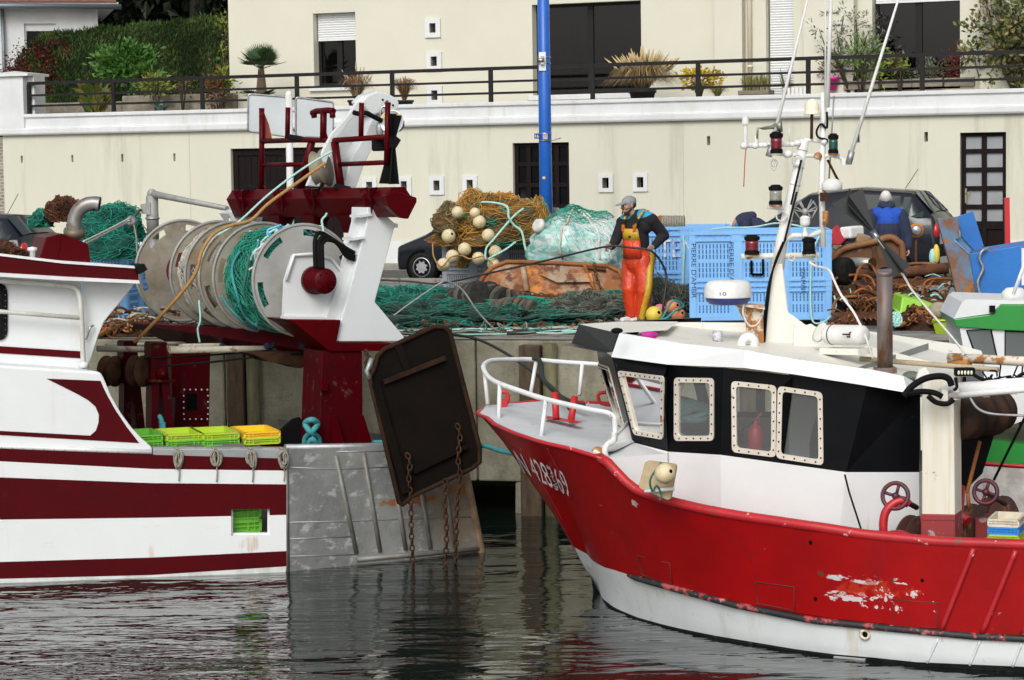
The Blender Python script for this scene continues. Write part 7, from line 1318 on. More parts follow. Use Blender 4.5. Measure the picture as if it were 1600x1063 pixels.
for q, n in wins:
 ctr = sum(q, V()) / 4
 def rq(pts, r):
  out = []
  for i in range(4):
   p, a, c = pts[i], pts[i - 1], pts[(i + 1) % 4]; da = (a - p).normalized() * r; db = (c - p).normalized() * r
   for s in range(5): s_ = s / 4; out.append(p + da * (1 - s_) ** 2 + db * s_ ** 2)
  return out
 def inset(pts, d):
  out = []
  for i in range(4):
   p = pts[i]; e1 = (pts[(i + 1) % 4] - p).normalized(); e2 = (pts[i - 1] - p).normalized(); s = max(.3, e1.cross(e2).length); out.append(p + (e1 + e2) * (d / s))
  return out
 wd = .047 if (q[1] - q[0]).length > .25 else .02
 O = rq(q, .05 if wd > .03 else .02); I = rq(inset(q, wd), .04 if wd > .03 else .015); f = MB(); k = len(O)
 for i in range(k): j = (i + 1) % k; f.quad(O[i] + n * .012, O[j] + n * .012, I[j] + n * .012, I[i] + n * .012); f.quad(O[i] + n * .012, O[j] + n * .012, O[j] - n * .004, O[i] - n * .004); f.quad(I[i] + n * .012, I[j] + n * .012, I[j] - n * .03, I[i] - n * .03)
 w = f.build('window', mk('win_frame', (.64, .60, .52), .5, c2=(.55, .50, .42), sc=5, patches=[dict(c=(.30, .14, .05), sc=6, th=.68, soft=.04)]) if 'win_frame' not in M else M['win_frame'], wh)
 MB().add([p - n * .015 for p in I], [tuple(range(k))]).build('pane', M['cabin_glass'], w, recalc=False); b = MB(); cc = inset(q, wd * .5)
 for i in range(4):
  L_ = (cc[(i + 1) % 4] - cc[i]).length; n_ = max(3, int(L_ / .085))
  for j in range(n_): b.ball(lerp(cc[i], cc[(i + 1) % 4], (j + .5) / n_) + n * .013, (.009, .009, .009), 0, 8, 4)
 b.build('bolts', M['rust_dark'], w)
zc = .95
cab = MB(); cab.add([dz(p, zc) for p in (fB, eA[0], eB[0], eC[0], eD[0], eE[0], mir(eE[0]), mir(eD[0]), mir(eC[0]), mir(eB[0]), mir(eA[0]))], [tuple(range(11))]); bk0 = lerp(eD[0], eE[0], .2) - RN * .15 - RA * .1; cab.quad(dz(bk0, zc), dz(mir(bk0), zc), dz(mir(bk0), 2.6), dz(bk0, 2.6)); cab.build('cabin_lining', M['cabin_grey'], wh)
pn = lerp(eC[0], eD[0], .35) - RN * .9; MB().prism([dz(pn, zc), dz(pn + RA * .5, zc), dz(pn + RA * .5, 2.1), dz(pn + RA * .35, 2.45), dz(pn, 2.5)], -RN * .04).build('cabin_partition', mk('cabin_cream', (.5, .5, .47), .7), wh)
st_ = lerp(eC[0], eD[0], .78) - RN * .6; MB().ball(dz(st_, 1.75), (.24, .2, .5)).build('helm_seat', M['plastic_blk'], wh); dsh = lerp(eA[0], eB[0], .3) - RN * .5; MB().hexa([dz(dsh, zc), dz(dsh + RA * .5, zc), dz(dsh + RA * .5 - RN * 1.6, zc), dz(dsh - RN * 1.6, zc), dz(dsh, 1.75), dz(dsh + RA * .4, 1.7), dz(dsh + RA * .4 - RN * 1.6, 1.7), dz(dsh - RN * 1.6, 1.75)]).build('dashboard', M['plastic_blk'], wh)
fe = thing('fire_extinguisher', 'red fire extinguisher standing inside the third wheelhouse window', 'extinguisher', P(1181, 706, 23.4)); c = P(1181, 706, 23.4); MB().lathe([(.07, 0), (.08, .02), (.08, .2), (.05, .25), (.025, .27), (.025, .3)], c, Z, 16).build('cylinder', mk('ext_red', (.5, .02, .03), .35), fe); MB().tube([c + Z * .3, c + Z * .34 + V((.06, 0, .04))], .014, 6).build('handle', M['red_paint'], fe); MB().tube(spline([c + Z * .3, c + V((-.12, 0, .22)), c + V((-.11, 0, .05)), c + V((-.07, -.03, .02))], 5), .012, 6).build('hose', M['plastic_blk'], fe)
ft = [(968, 520.5, 1.22), (1067, 537, 1.66), (1164, 547, 1.92), (1240, 561, 1.93), (1362, 578, 1.93), (1411, 588, 1.86), (1438, 603, 1.6)]; fb_ = [(955, 558, 1.33), (1044, 570, 1.70), (1162, 575, 1.95), (1240, 585, 1.96), (1355, 603, 1.96), (1418, 614, 1.9), (1440, 612, 1.62)]
top_ = [hp(solve_t(x, y, o)[0], o, solve_t(x, y, o)[1]) for x, y, o in ft]; bot_ = [hp(solve_t(x, y, o)[0], o, solve_t(x, y, o)[1]) for x, y, o in fb_]
fs = MB()
for i in range(6): fs.hexa([bot_[i], bot_[i + 1], top_[i + 1], top_[i]] + [q - RN * .03 for q in (bot_[i], bot_[i + 1], top_[i + 1], top_[i])])
fs.build('roof_fascia', mk('fascia_white', (.72, .735, .745), .4, c2=(.68, .69, .7), sc=2, coat=.2), RB)
zr_ = max(q.z for q in top_); RZ = min(top_[0].z, top_[1].z) - .11
rdk = MB(); rdk.add([dz(q, q.z - .05) for q in top_] + [dz(mir(q), q.z - .05) for q in top_[::-1]], [tuple(range(14))]); rdk.add([dz(q, q.z) for q in bot_] + [dz(mir(q), q.z) for q in bot_[::-1]], [tuple(range(14))]); rdk.build('roof', M['cream_white'], RB, recalc=False)
fc = [(928, 504.5), (1010, 504), (1095, 504), (1160, 504.5), (1200, 506), (1262, 512)]
fq = [hp(solve_t(x, y, -.6)[0], -.6, solve_t(x, y, -.6)[1]) for x, y in fc]; co = MB()
for i in range(5): co.hexa([fq[i], fq[i + 1], fq[i + 1] - Z * .2, fq[i] - Z * .2] + [q - RN * .04 for q in (fq[i], fq[i + 1], fq[i + 1] - Z * .2, fq[i] - Z * .2)])
for q in (fq[1], fq[2]): co.bar(q + RN * .02, q + RN * .02 - Z * .19, .03, .03)
co.build('roof_coaming', M['cream_white'], RB)
vA = hp(solve_t(966, 521, 1.22)[0], 1.22, solve_t(966, 521, 1.22)[1]); vA2 = hp(solve_t(956, 550, 1.3)[0], 1.3, solve_t(956, 550, 1.3)[1]); v0 = hp(solve_t(905, 507, .1)[0], .1, solve_t(905, 507, .1)[1]); v1 = hp(solve_t(893, 536, .05)[0], .05, solve_t(893, 536, .05)[1]); v2 = hp(solve_t(878, 539, .0)[0], .0, solve_t(878, 539, 0)[1])
vs_ = MB(); vs_.hexa([v0, vA, vA2, v1] + [q + RA * .1 for q in (v0, vA, vA2, v1)]); vs_.hexa([mir(v0), mir(vA), mir(vA2), mir(v1)] + [q + RA * .1 for q in (mir(v0), mir(vA), mir(vA2), mir(v1))])
vs_.add([v1, vA2, vA2 - RA * .06 - Z * .01, v2 - Z * .0], [(0, 1, 2, 3)]); vs_.add([v1, vA2, fT + RA * .1 + Z * .02], [(0, 1, 2)]); vs_.build('visor', M['wh_black'], RB)
MB().add([v0 + Z * .002, vA + Z * .002, vA + RA * .35 - RN * .5, v0 + RA * .9 - RN * .6, v0 - RN * .5 + RA * .3], [(0, 1, 2, 3, 4)]).build('roof_front', M['cream_white'], RB)
MB().ball(P(964, 517, 23.9), (.06, .05, .03)).build('horn', M['plastic_blk'], RB)
sp = [P(931, 712, 23.75), P(981, 660, 24.3), eA[0] + RN * .01 - RA * .01 + Z * .005, eB[0] + RN * .012 + Z * .003, P(1043, 709, eB[0].y - .03), P(948, 716, 23.45)]
st = MB(); st.add(sp, [(0, 1, 2), (0, 2, 3, 4, 5)]); st.quad(sp[5], sp[4], dzc(sp[4]), dzc(sp[5])); st.quad(sp[4], sp[3], dzc(sp[3]), dzc(sp[4])); st.quad(sp[0], sp[5], dzc(sp[5]), dzc(sp[0])); st.build('cabin_trunk', M['wh_white'], RB)
MB().tube([sp[0], sp[1]], .02, 6).build('trunk_edge', M['wh_white'], RB); MB().ball(P(934, 712, 23.55), (.07, .06, .09)).build('rail_stump', M['rusty_white'], RB)
MB().tube(spline([P(947, 716, 23.5), P(945, 703, 23.5), P(950, 694, 23.55), P(958, 690, 23.6), P(960, 675, 23.6)], 5), .03, 8).build('rail_bend', M['mast_white'], RB)
nr = [(755, 573, 26.15), (757, 580, 26.0), (764, 590, 25.7), (779, 599, 25.35), (815, 612, 24.9), (854, 624.5, 24.5), (918, 639.5, 23.9), (948, 645, 23.7), (959, 652, 23.65), (961, 664, 23.65), (961, 690, 23.65)]
frl = [(755, 573, 26.15), (760, 567, 26.5), (773, 563, 26.8), (803, 562, 27.1), (830, 562, 27.3), (880, 566, 27.4), (940, 570, 27.4), (970, 573, 27.4)]
br = MB().tube(spline([P(*q) for q in nr], 5), .027, 10).tube(spline([P(*q) for q in frl], 5), .027, 10).build('bow_rail', mk('rail_white', (.74, .75, .75), .4, c2=(.66, .67, .67), sc=5, patches=[dict(c=(.15, .16, .17), sc=10, th=.70, soft=.02)]), RB)
for a, b2 in (((757, 578, 26.05), (762, 632, 26.0)), ((781, 600, 25.3), (779, 661, 25.2)), ((853, 625, 24.5), (845, 688, 24.4)), ((838, 563, 27.3), (829, 616, 27.1)), ((910, 568, 27.4), (905, 618, 27.3))): MB().tube([P(*a), P(*b2)], .023, 8).build('rail_post', M['rail_white'], br)
bi = MB()
for (x0, y0, x1, y1) in ((867, 614, 869, 655), (898, 620, 892, 660)): a, c = P(x0, y0, 25.2), P(x1, y1, 25.1); bi.tube([c, a], .036, 12)
bi.add([P(856, 650, 25.4), P(910, 659, 24.9), P(902, 662, 24.8), P(850, 654, 25.2)], [(0, 1, 2, 3)]); bi.build('mooring_bitts', M['red_paint'], RB)
m_ = MB(); c = P(787, 622, 25.9); m_.tube([c + V((.05 * math.cos(q), 0, .07 * math.sin(q))) for q in [k * math.pi / 6 for k in range(12)]], .025, 6, closed=True); m_.box(P(785, 630, 25.9), (.1, .06, .1)); m_.build('fairlead', M['red_paint'], RB)
m_ = MB(); c = P(942, 623, 26.4); m_.tube(spline([c + V((.12, 0, .07)), c + V((-.03, 0, .06)), c + V((-.05, 0, 0)), c + V((0, 0, -.06)), c + V((.2, 0, -.08))], 5), .022, 6); m_.build('deck_ring', M['red_paint'], RB)
rope('mooring_line', 'dark mooring line tied round the bow rail and running up to the quay', [P(700, 522, 31), P(745, 530, 30.4), P(790, 552, 29.2), P(835, 583, 27.6), P(870, 612, 26.3), P(890, 640, 25.4)], .018, M['rope_dark'])
rope('mooring_line', 'dark rope knot hanging from the far bow rail', [P(833, 560, 27.28), P(842, 562, 27.22), P(846, 575, 27.2), P(848, 590, 27.1), P(858, 605, 26.8), P(880, 622, 26.2), P(905, 632, 25.8), P(912, 633, 25.6)], .026, M['rope_dark'])
m_ = MB()
for i in range(6):
 c = P(1086 + 5 * math.sin(i * 2), 648, 24.2); m_.tube([c + V((.13 * math.cos(q), .08 * math.sin(q), .02 * i + .05 * math.sin(q + i))) for q in [k * math.pi / 9 for k in range(18)]], .035, 8, closed=True)
tag(m_.build('rope_coil', M['rope_aqua']), 'aqua rope coil lying inside the second wheelhouse window', 'rope')
fb2 = thing('float_board', 'weathered wooden board holding a cream float on the red boat side deck', 'board', P(1025, 780, 22.75)); FP = PL(P(1028, 750, 22.7), 20); MB().prism(rr_poly(FP, [(1008, 720), (1057, 726), (1047, 783), (997, 762)], .04), FP.n * -.05).build('board', mk('board_cream', (.52, .42, .27), .7, c2=(.38, .28, .15), sc=4), fb2); MB().tube([FP.hit(1010, 767) + FP.n * .05, FP.hit(1056, 763) + FP.n * .05], .018, 8).build('bar', M['rail_white'], fb2)
ball_float('cream float lashed to the wooden board beside the red bulwark', 1039, 740, 22.45, 16.5, M['float_cream'])
rope('rope', 'thin green cord lashing the cream float to its board', [FP.hit(1036, 722) + FP.n * .05, FP.hit(1024, 745) + FP.n * .16, FP.hit(1024, 765) + FP.n * .1, FP.hit(1031, 757) + FP.n * .1, FP.hit(1036, 772) + FP.n * .06, FP.hit(1033, 780) + FP.n * .06], .010, M['net_dkgreen'])
DM = 24.9
def Pm(x, y, d=0): return P(x, y, DM + d)
ms = MB(); ms.tube([Pm(1214, 420), Pm(1222, 372), Pm(1240, 296), Pm(1257, 219)], [.075, .06, .056, .05], 16); mast = ms.build('mast', M['mast_white'], RB)
MB().prism([Pm(x, y, -.08) for x, y in ((1193, 547), (1198, 490), (1207, 412), (1223, 412), (1232, 488), (1262, 510), (1300, 538), (1345, 565), (1300, 572), (1240, 562))], (0, .16, 0)).build('mast_foot', M['cream_white'], mast, bev=.015)
MB().prism([Pm(x, y, -.3) for x, y in ((1240, 515), (1268, 506), (1300, 530), (1350, 562), (1362, 577), (1240, 560))], (0, .04, 0)).build('side_fin', M['cream_white'], mast, bev=.01)
arm_ = MB();
for pts, r in ((((1163, 228), (1249, 225)), .026), (((1233, 242), (1281, 244)), .022), (((1281, 244), (1312, 243)), .02), (((1158, 401), (1279, 399)), .032), (((1286, 386), (1284, 300), (1287, 145)), .032), (((1205, 240), (1233, 242)), .02), (((1222, 378), (1240, 368), (1265, 369), (1283, 362)), .03), (((1200, 322), (1228, 327)), .03), (((1256, 218), (1285, 222)), .018), (((1282, 244), (1287, 222)), .02), (((1306, 243), (1322, 252), (1330, 254)), .018), (((1284, 190), (1288, 190)), .05)): arm_.tube([Pm(*q) for q in pts], r, 10)
arm_.build('crossarm', M['mast_white'], mast)
for x, y, r in ((1180, 228, .04), (1196, 227, .032), (1220, 238, .045), (1231, 241, .05), (1238, 226, .032), (1246, 224, .04), (1278, 244, .045), (1288, 222, .04), (1306, 243, .04), (1163, 228, .045), (1284, 300, .045), (1170, 401, .04), (1265, 400, .045), (1240, 402, .035)): MB().ball(Pm(x, y, -.03), (r, r, r * .85), 0, 10, 7).build('pipe_joint', M['mast_white'] if x % 3 else M['rusty_white'], mast)
tubes = MB()
for pts in (((1228, 372), (1205, 430), (1196, 480), (1190, 545)), ((1224, 378), (1208, 420), (1199, 480), (1194, 540)), ((1245, 300), (1226, 376)), ((1252, 250), (1236, 320))): tubes.tube(spline([Pm(*q, -.14) for q in pts], 6), .012, 6)
tubes.build('mast_cable', M['plastic_blk'], mast)
for cx_, cy_, rr2 in ((1245, 250, 8), (1221, 338, 8), (1237, 403, 5), (1272, 405, 4), (1209, 255, 5)): MB().tube([Pm(cx_ + rr2 * math.cos(q), cy_ + rr2 * math.sin(q), -.09) for q in [k * math.pi / 8 for k in range(16)]], .009, 5, closed=True).build('cable_loop', M['rope_white'], mast)
for y in (235, 262, 290, 320, 345): x = 1257 - (y - 219) * .215; MB().lathe([(.06, 0), (.06, .012)], Pm(x, y), (Pm(1257, 219) - Pm(1240, 296)), 12).build('cable_tie', M['rope_white'], mast)
MB().tube([Pm(1292 + .5 * q, 222 + 0 * q, -.05) for q in (0, 1)] + spline([Pm(1292, 218, -.05), Pm(1279, 215, -.05), Pm(1276, 205, -.05), Pm(1283, 194, -.05), Pm(1292, 200, -.05), Pm(1292, 175, -.05)], 5), .012, 6).build('mast_cable', M['plastic_blk'], mast)
for (a, b2), r, nm in ((((1204, 236), (1262, 0)), .020, 'whip_antenna'), (((1327, 250), (1405, -5)), .021, 'whip_antenna'), (((1292.5, 168), (1300, -40)), .024, 'whip_antenna'), (((1289.5, 166), (1290, -40)), .010, 'whip_antenna')):
 p, q = Pm(*a, -.1), Pm(*b2, -.1); q = lerp(p, q, 1.25); MB().tube([p, lerp(p, q, .5), q], [r, r * .8, r * .35], 8).build(nm, M['poly_white'], mast)
MB().tube([Pm(1326, 256, -.1), Pm(1331, 236, -.1)], .034, 8).build('antenna_mount', M['galv'], mast); MB().tube([Pm(1201, 245, -.1), Pm(1206, 228, -.1)], .034, 8).build('antenna_mount', M['galv'], mast); MB().box(Pm(1322, 253, -.05), (.1, .05, .06)).build('antenna_mount', M['mast_white'], mast)
MB().tube([Pm(1303, 150, .1), Pm(1300, 200, .1), Pm(1295, 285, .1)], .008, 5).build('stay_wire', M['galv'], mast)
def lathe_px(name, x, yb, prof, m, parent=None, d=0, n=20): return MB().lathe([(r / F * DM, h / F * DM) for r, h in prof], Pm(x, yb, d), Z, n, 0, 'dome' in name or 'lens' == name).build(name, M[m], parent or mast)
lathe_px('satellite_dome', 1269, 179, [(12, 0), (12, 1.5), (11.5, 2), (11.5, 9), (10.7, 15), (8.3, 20), (4.6, 23.4), (.01, 24.5)], 'float_cream_plain' if 'float_cream_plain' in M else (mk('float_cream_plain', (.78, .73, .55), .45) and 'float_cream_plain'), d=-.05)
MB().tube([Pm(1268, 217, -.05), Pm(1268.5, 179, -.05)], .016, 8).build('dome_stalk', M['rust_dark'], mast)
lathe_px('aerial_dome', 1300, 298, [(14, 0), (16, 2), (16, 10), (13, 15), (6, 18.5), (.01, 19)], 'poly_white', d=-.1); MB().box(Pm(1287, 308, -.1), (.07, .05, .09)).build('dome_bracket', M['rust_dark'], mast)
lathe_px('stub_antenna', 1165, 228, [(3, 0), (3, 33), (5.5, 33), (5.5, 45), (.01, 45.5)], 'poly_white', d=-.05)
def lantern(x, y0, y1, w, col, base=True, d=-.12):
 h = y1 - y0; L = lathe_px('navigation_lamp', x, y1, [(w * 1.05, 0), (w * 1.05, h * .16), (w * .9, h * .2)], 'plastic_blk', d=d); lathe_px('lens', x, y1 - h * .2, [(w * .93, 0), (w * .95, h * .12), (w * .93, h * .24), (w * .95, h * .36), (w * .93, h * .5)], col, L, d); lathe_px('cap', x, y1 - h * .7, [(w * .9, 0), (w * 1.1, h * .06), (w * 1.1, h * .2), (w * .8, h * .24), (w * .7, h * .3), (.01, h * .32)], 'plastic_blk', L, d); lathe_px('base', x, y1 + 3.2, [(w * .9, 0), (w * 1.1, 3)], 'rusty_white', L, d)
mk('lens_red', (.14, .01, .02), .2, coat=.5); mk('lens_green', (.008, .07, .05), .2, coat=.5); mk('lens_clear', (.33, .32, .28), .15, c2=(.2, .2, .18), sc=10, coat=.5)
lantern(1213, 206, 240, 9.5, 'lens_red'); lantern(1302, 209, 240, 7.5, 'lens_green'); lantern(1212, 289, 320, 10, 'lens_clear'); lantern(1175, 367, 398, 11, 'lens_red'); lantern(1264, 371, 397, 10, 'plastic_blk')
lathe_px('lamp_post', 1258, 369, [(6, 0), (3.5, 6), (3, 14), (7, 17), (8, 20), (8, 28), (5, 31), (.01, 32)], 'poly_white', d=-.1)
rr_ = MB(); c = Pm(1259, 334, -.05)
for s in (1, -1):
 for q in ((-20, -8), (-10, -20), (14, -18), (20, -2)): rr_.tube([Pm(1259, 332, -.05), Pm(1259 + q[0] * s * .9, 330 + q[1] * .9, -.05)], .007, 5)
for a, b2 in (((1239, 327), (1249, 315)), ((1249, 315), (1259, 330)), ((1239, 327), (1250, 342)), ((1277, 325), (1268, 342)), ((1277, 325), (1270, 314)), ((1250, 342), (1259, 333)), ((1268, 342), (1262, 333))): rr_.tube([Pm(*a, -.05), Pm(*b2, -.05)], .008, 5)
rr_.ball(Pm(1258, 331, -.05), .035); rr_.build('wind_vane', M['cast_grey'], mast)
hn = MB().lathe([(.015, 0), (.02, .1), (.05, .16), (.07, .2)], Pm(1191, 201, -.05), V((1, -.2, .12)), 14); hn.tube([Pm(1183, 216, -.05), Pm(1184, 200, -.05), Pm(1191, 201, -.05)], .012, 6); hn.build('horn', mk('horn_metal', (.25, .26, .2), .4, .6), mast); MB().tube([Pm(1182, 228, -.02), Pm(1182, 212, -.02)], .02, 8).build('horn_stand', M['mast_white'], mast)
MB().tube([Pm(1233, 222), Pm(1234, 200)], .006, 5).build('stub_antenna', M['poly_white'], mast); MB().tube(spline([Pm(1166, 230, -.04), Pm(1164, 250, -.04), Pm(1162, 292, -.04)], 4), .006, 5).build('red_cord', mk('cord_red', (.45, .1, .09), .8), mast); MB().tube(spline([Pm(1204, 250, -.1), Pm(1205, 262, -.1), Pm(1210, 266, -.1), Pm(1212, 258, -.1), Pm(1207, 250, -.1)], 4), .008, 5).build('cable_loop', M['rope_white'], mast)
MB().tube([Pm(1293, 250, .05), Pm(1311, 285, .05)], .014, 6).build('strut', M['rust_dark'], mast); MB().tube([Pm(1290, 352, -.06), Pm(1290, 330, -.06)], .03, 8).build('float_switch', M['rusty_white'], mast)
rd_ = lathe_px('radar_dome', 1137.5, 476, [(24, 0), (30, 2), (34, 8), (36, 12)], 'radar_blue' if 'radar_blue' in M else (mk('radar_blue', (.02, .03, .18), .4) and 'radar_blue'), RB, -.3, 36); lathe_px('dome_cover', 1137.5, 465, [(36, 0), (36.5, 2), (36.3, 14), (34.5, 21), (30, 25), (20, 26.5), (.01, 27)], 'poly_white', rd_, -.3, 36)
rc_ = Pm(1137.5, 460, -.3); rad_ = 36.6 / F * DM
tv, tf2, tw, th_ = textmesh('10'); MB().add([rc_ + V((rad_ * math.sin((u - .5) * .28 - .30), -rad_ * math.cos((u - .5) * .28 - .30) - .004, (v) * .034)) for u, v in tv], tf2).build('lettering', M['radar_blue'], rd_, recalc=False)
pdm = MB(); pdm.prism([Pm(x, y, -.35) for x, y in ((1106, 473), (1160, 479), (1195, 484), (1195, 478), (1150, 475), (1110, 470))], (0, .25, 0)); pdm.prism([Pm(x, y, -.25) for x, y in ((1152, 479), (1192, 484), (1194, 545), (1180, 520), (1165, 505))], (0, .12, 0)); pdm.build('radar_bracket', M['rusty_white'], RB); MB().tube([Pm(1170, 500, -.25), Pm(1169, 545, -.25)], .03, 8).build('bracket_leg', M['rusty_white'], RB)
MB().tube(spline([Pm(1163, 472, -.4), Pm(1161, 490, -.4), Pm(1170, 508, -.4), Pm(1182, 508, -.4), Pm(1190, 495, -.3)], 5), .01, 6).build('radar_cable', M['rope_white'], RB)
gk = MB().tube(spline([Pm(1160, 552, -.5), Pm(1159, 538, -.5), Pm(1163, 529, -.5), Pm(1172, 527, -.5), Pm(1179, 533, -.5), Pm(1178, 545, -.5)], 5), .045, 12).build('vent_pipe', M['poly_white'], RB)
tn = thing('paint_tin', 'small smeared paint tin standing on the white roof', 'paint tin', P(1121, 535, 24.6)); c = P(1121, 535, 24.6); MB().lathe([(.05, 0), (.05, .115), (.046, .115), (.045, .1), (.001, .1)], c, Z, 18).build('tin', mk('tin_label', (.55, .56, .60), .5, c2=(.08, .06, .10), sc=14, lo=.45, hi=.6), tn)
tag(MB().ball(P(1015, 524, 24.3), (.09, .07, .04)).build('cloth', mk('magenta', (.55, .02, .30), .8, c2=(.35, .01, .2), sc=9, bump=.01, bsc=20)), 'crumpled magenta cloth lying on the front of the white roof', 'cloth')
lr = thing('life_raft', 'white life raft canister with an emblem on the wheelhouse roof', 'life raft', P(1318, 545, 24.1)); ra = P(1291, 523, 24.1); rb2 = P(1352, 524, 23.7); dR = (rb2 - ra); Lr = dR.length; MB().lathe([(.02, 0), (.08, .005), (.095, .03), (.10, .08), (.10, Lr - .08), (.095, Lr - .03), (.07, Lr), (.02, Lr)], ra, dR, 26).build('canister', M['poly_white'], lr)
MB().lathe([(.103, Lr * .18), (.103, Lr * .2)], ra, dR, 26).build('strap', M['plastic_blk'], lr); MB().bar(ra - Z * .16, rb2 - Z * .16, .2, .06).build('cradle', M['cream_white'], lr)
lgp = PL(P(1330, 520, 23.72), 16); em = MB()
for x0, x1, y in ((1316, 1327, 521.5), (1332, 1342, 521.5), (1323, 1336, 525.5)): em.prism(lgp.poly([(x0, y), (x1, y), (x1, y + 2.2), (x0, y + 2.2)]), lgp.n * .004)
em.lathe([(.022, 0), (.022, .005)], lgp.hit(1329.5, 522), lgp.n, 14, 1); em.build('emblem', [M['plastic_blk'], M['rust']], lr)
lv = MB().lathe([(.001, -.03), (.1, -.02), (.11, .02), (.07, .03)], P(1282, 520, 24.2), V((-.9, -.3, .5)), 18); lv.build('vent_cowl', M['cream_white'], RB)
for pts in (((1352, 540), (1375, 545), (1480, 572), (1480, 578), (1380, 570), (1352, 560)),): MB().prism([P(x, y, 24.6) for x, y in pts], (0, .05, 0)).build('roof_coaming', M['cream_white'], RB)
rope('rope', 'white hose looping from the mast lamp over the roof', [Pm(1265, 410, -.2), Pm(1275, 416, -.3), Pm(1295, 422, -.6), Pm(1304, 440, -.8), Pm(1315, 462, -1), Pm(1335, 490, -1.1), Pm(1352, 525, -1.2), Pm(1364, 560, -1.2)], .013, M['poly_white'])
ec0, ec1 = P(1383, 578, 23.2), P(1382, 428, 23.2)
mk('stack_rust', (.16, .11, .09), .55, .4, c2=(.20, .20, .21), sc=2.5, st=(2, 2, .5), patches=[dict(c=(.14, .06, .025), sc=3, th=.55, soft=.1, st=(1, 1, .4))]); ex = MB().tube([ec0, ec1], .075, 24, cap=False).build('exhaust_stack', M['stack_rust'], RB); so_ = ex.modifiers.new('Solid', 'SOLIDIFY'); so_.thickness = .008
sl_ = MB().lathe([(.076, 0), (.076, .03), (.07, .05)], ec1 - Z * .01, V((-.05, -.35, 1)), 24); sl_.build('stack_rim', M['stack_rust'], ex); MB().lathe([(.001, 0), (.066, .0)], ec1 + Z * .03 - V((0, .02, 0)), V((-.05, -.55, 1)), 24).build('stack_mouth', M['black'], ex); MB().box(ec0 + Z * .0, (.2, .18, .05)).build('stack_foot', M['stack_rust'], ex)
MB().tube([P(1344, 561, 23.9), P(1560, 578, 23.2)], .026, 8).build('boat_hook', mk('pole_tan', (.46, .38, .26), .7, c2=(.32, .26, .17), sc=5), RB)
GP2 = PL(P(1465, 700, 21.95), 22)
gp = MB().prism(GP2.poly([(1441, 592), (1490, 590), (1492, 806), (1440, 805)]), GP2.n * -.32).build('gallows_post', mk('post_white', (.70, .68, .60), .5, c2=(.60, .55, .42), sc=2, st=(3, 3, .15), patches=[dict(c=(.34, .17, .05), sc=5, th=.70, soft=.03), dict(c=(.5, .38, .2), sc=3, th=.6, soft=.1, st=(4, 4, .1), amt=.6)]), RB, bev=.012)
MB().prism(GP2.poly([(1439, 803), (1493, 804), (1493, 860), (1439, 860)], .012), GP2.n * -.345).build('post_base', mk('post_red', (.30, .02, .025), .6, c2=(.22, .03, .03), sc=4, patches=[dict(c=(.35, .30, .28), sc=8, th=.66, soft=.03)]), gp, bev=.01); MB().prism(GP2.poly([(1439, 806), (1493, 807), (1493, 813), (1439, 812)], .02), GP2.n * -.02).build('post_band', M['post_red'], gp); MB().prism(GP2.poly([(1436, 622), (1441, 620), (1441, 700), (1437, 706)], -.05), GP2.n * -.2).build('side_plate', M['cream_white'], gp)
MB().tube([P(1470, 611, 22), P(1640, 598, 21.3)], .065, 14).build('gallows_beam', M['mast_white'], RB); MB().tube([P(1474, 620, 21.9), P(1640, 605, 21.2)], .030, 10).build('hydraulic_pipe', M['mast_white'], RB); cl = MB()
for x, y in ((1494, 617), (1540, 613), (1582, 609), (1475, 619)): cl.box(P(x, y - 2, 21.85), (.06, .08, .11))
cl.build('pipe_clamp', M['cream_white'], RB)
MB().tube([P(1483, 559, 23.8), P(1640, 567, 23.0)], .047, 12).build('boom_pipe', M['rusty_white'], RB); MB().tube([P(1484, 566, 23.8), P(1515, 569, 23.6)], .04, 8).build('boom_collar', mk('orange_rust', (.42, .17, .03), .8), RB)
m_ = MB(); m_.box(P(1507, 581, 21.9), (.18, .09, .075)); m_.tube([P(1507, 590, 21.9), P(1506, 602, 21.95)], .02, 6); wl = m_.build('work_light', M['plastic_blk'], RB, bev=.01); led = MB()
for i in range(5): led.ball(P(1498 + i * 5, 582.5, 21.84), (.011, .008, .02), 0, 8, 5)
led.build('lamp_lens', M['float_cream_plain'], wl)
for pts, r in (([(1412, 619), (1425, 604), (1445, 592), (1468, 588), (1482, 592), (1487, 603)], .030), ([(1418, 615), (1440, 612), (1460, 614), (1472, 620)], .026), ([(1450, 619), (1463, 629), (1480, 631), (1490, 624)], .024), ([(1493, 590), (1495, 605), (1490, 610)], .014), ([(1520, 585), (1540, 594), (1580, 594), (1600, 584), (1640, 580)], .016)): MB().tube(spline([P(x, y, 21.7) for x, y in pts], 6), r, 8).build('hydraulic_hose', M['plastic_blk'], RB)
m_ = MB(); m_.prism([P(x, y, 22.3) for x, y in ((1431, 596), (1436, 578), (1446, 574), (1455, 588), (1450, 600))], (0, .05, 0)); m_.build('roof_bracket', M['cream_white'], RB); MB().ball(P(1424, 588, 22.9), (.09, .1, .05)).build('net_wad', M['net_grey'], RB)
m_ = MB()
for i in range(30): p = P(R.uniform(1540, 1640), R.uniform(588, 597), 22.2); m_.tube(spline([p, p + rv(R) * .06, p + rv(R) * .14], 4), .008, 5)
m_.build('deck_cable', M['plastic_blk'], RB)
hw = MB()
for x, y, r, D, w_ in ((1506, 655, .19, 22.3, .28), (1530, 648, .2, 22.6, .1), (1547, 646, .215, 22.9, .12), (1562, 642, .19, 23.2, .1)): hw.lathe([(r * .6, -w_ / 2), (r, -w_ / 2 + .02), (r, w_ / 2 - .02), (r * .6, w_ / 2)], P(x, y, D), V((.75, .66, 0)), 24)
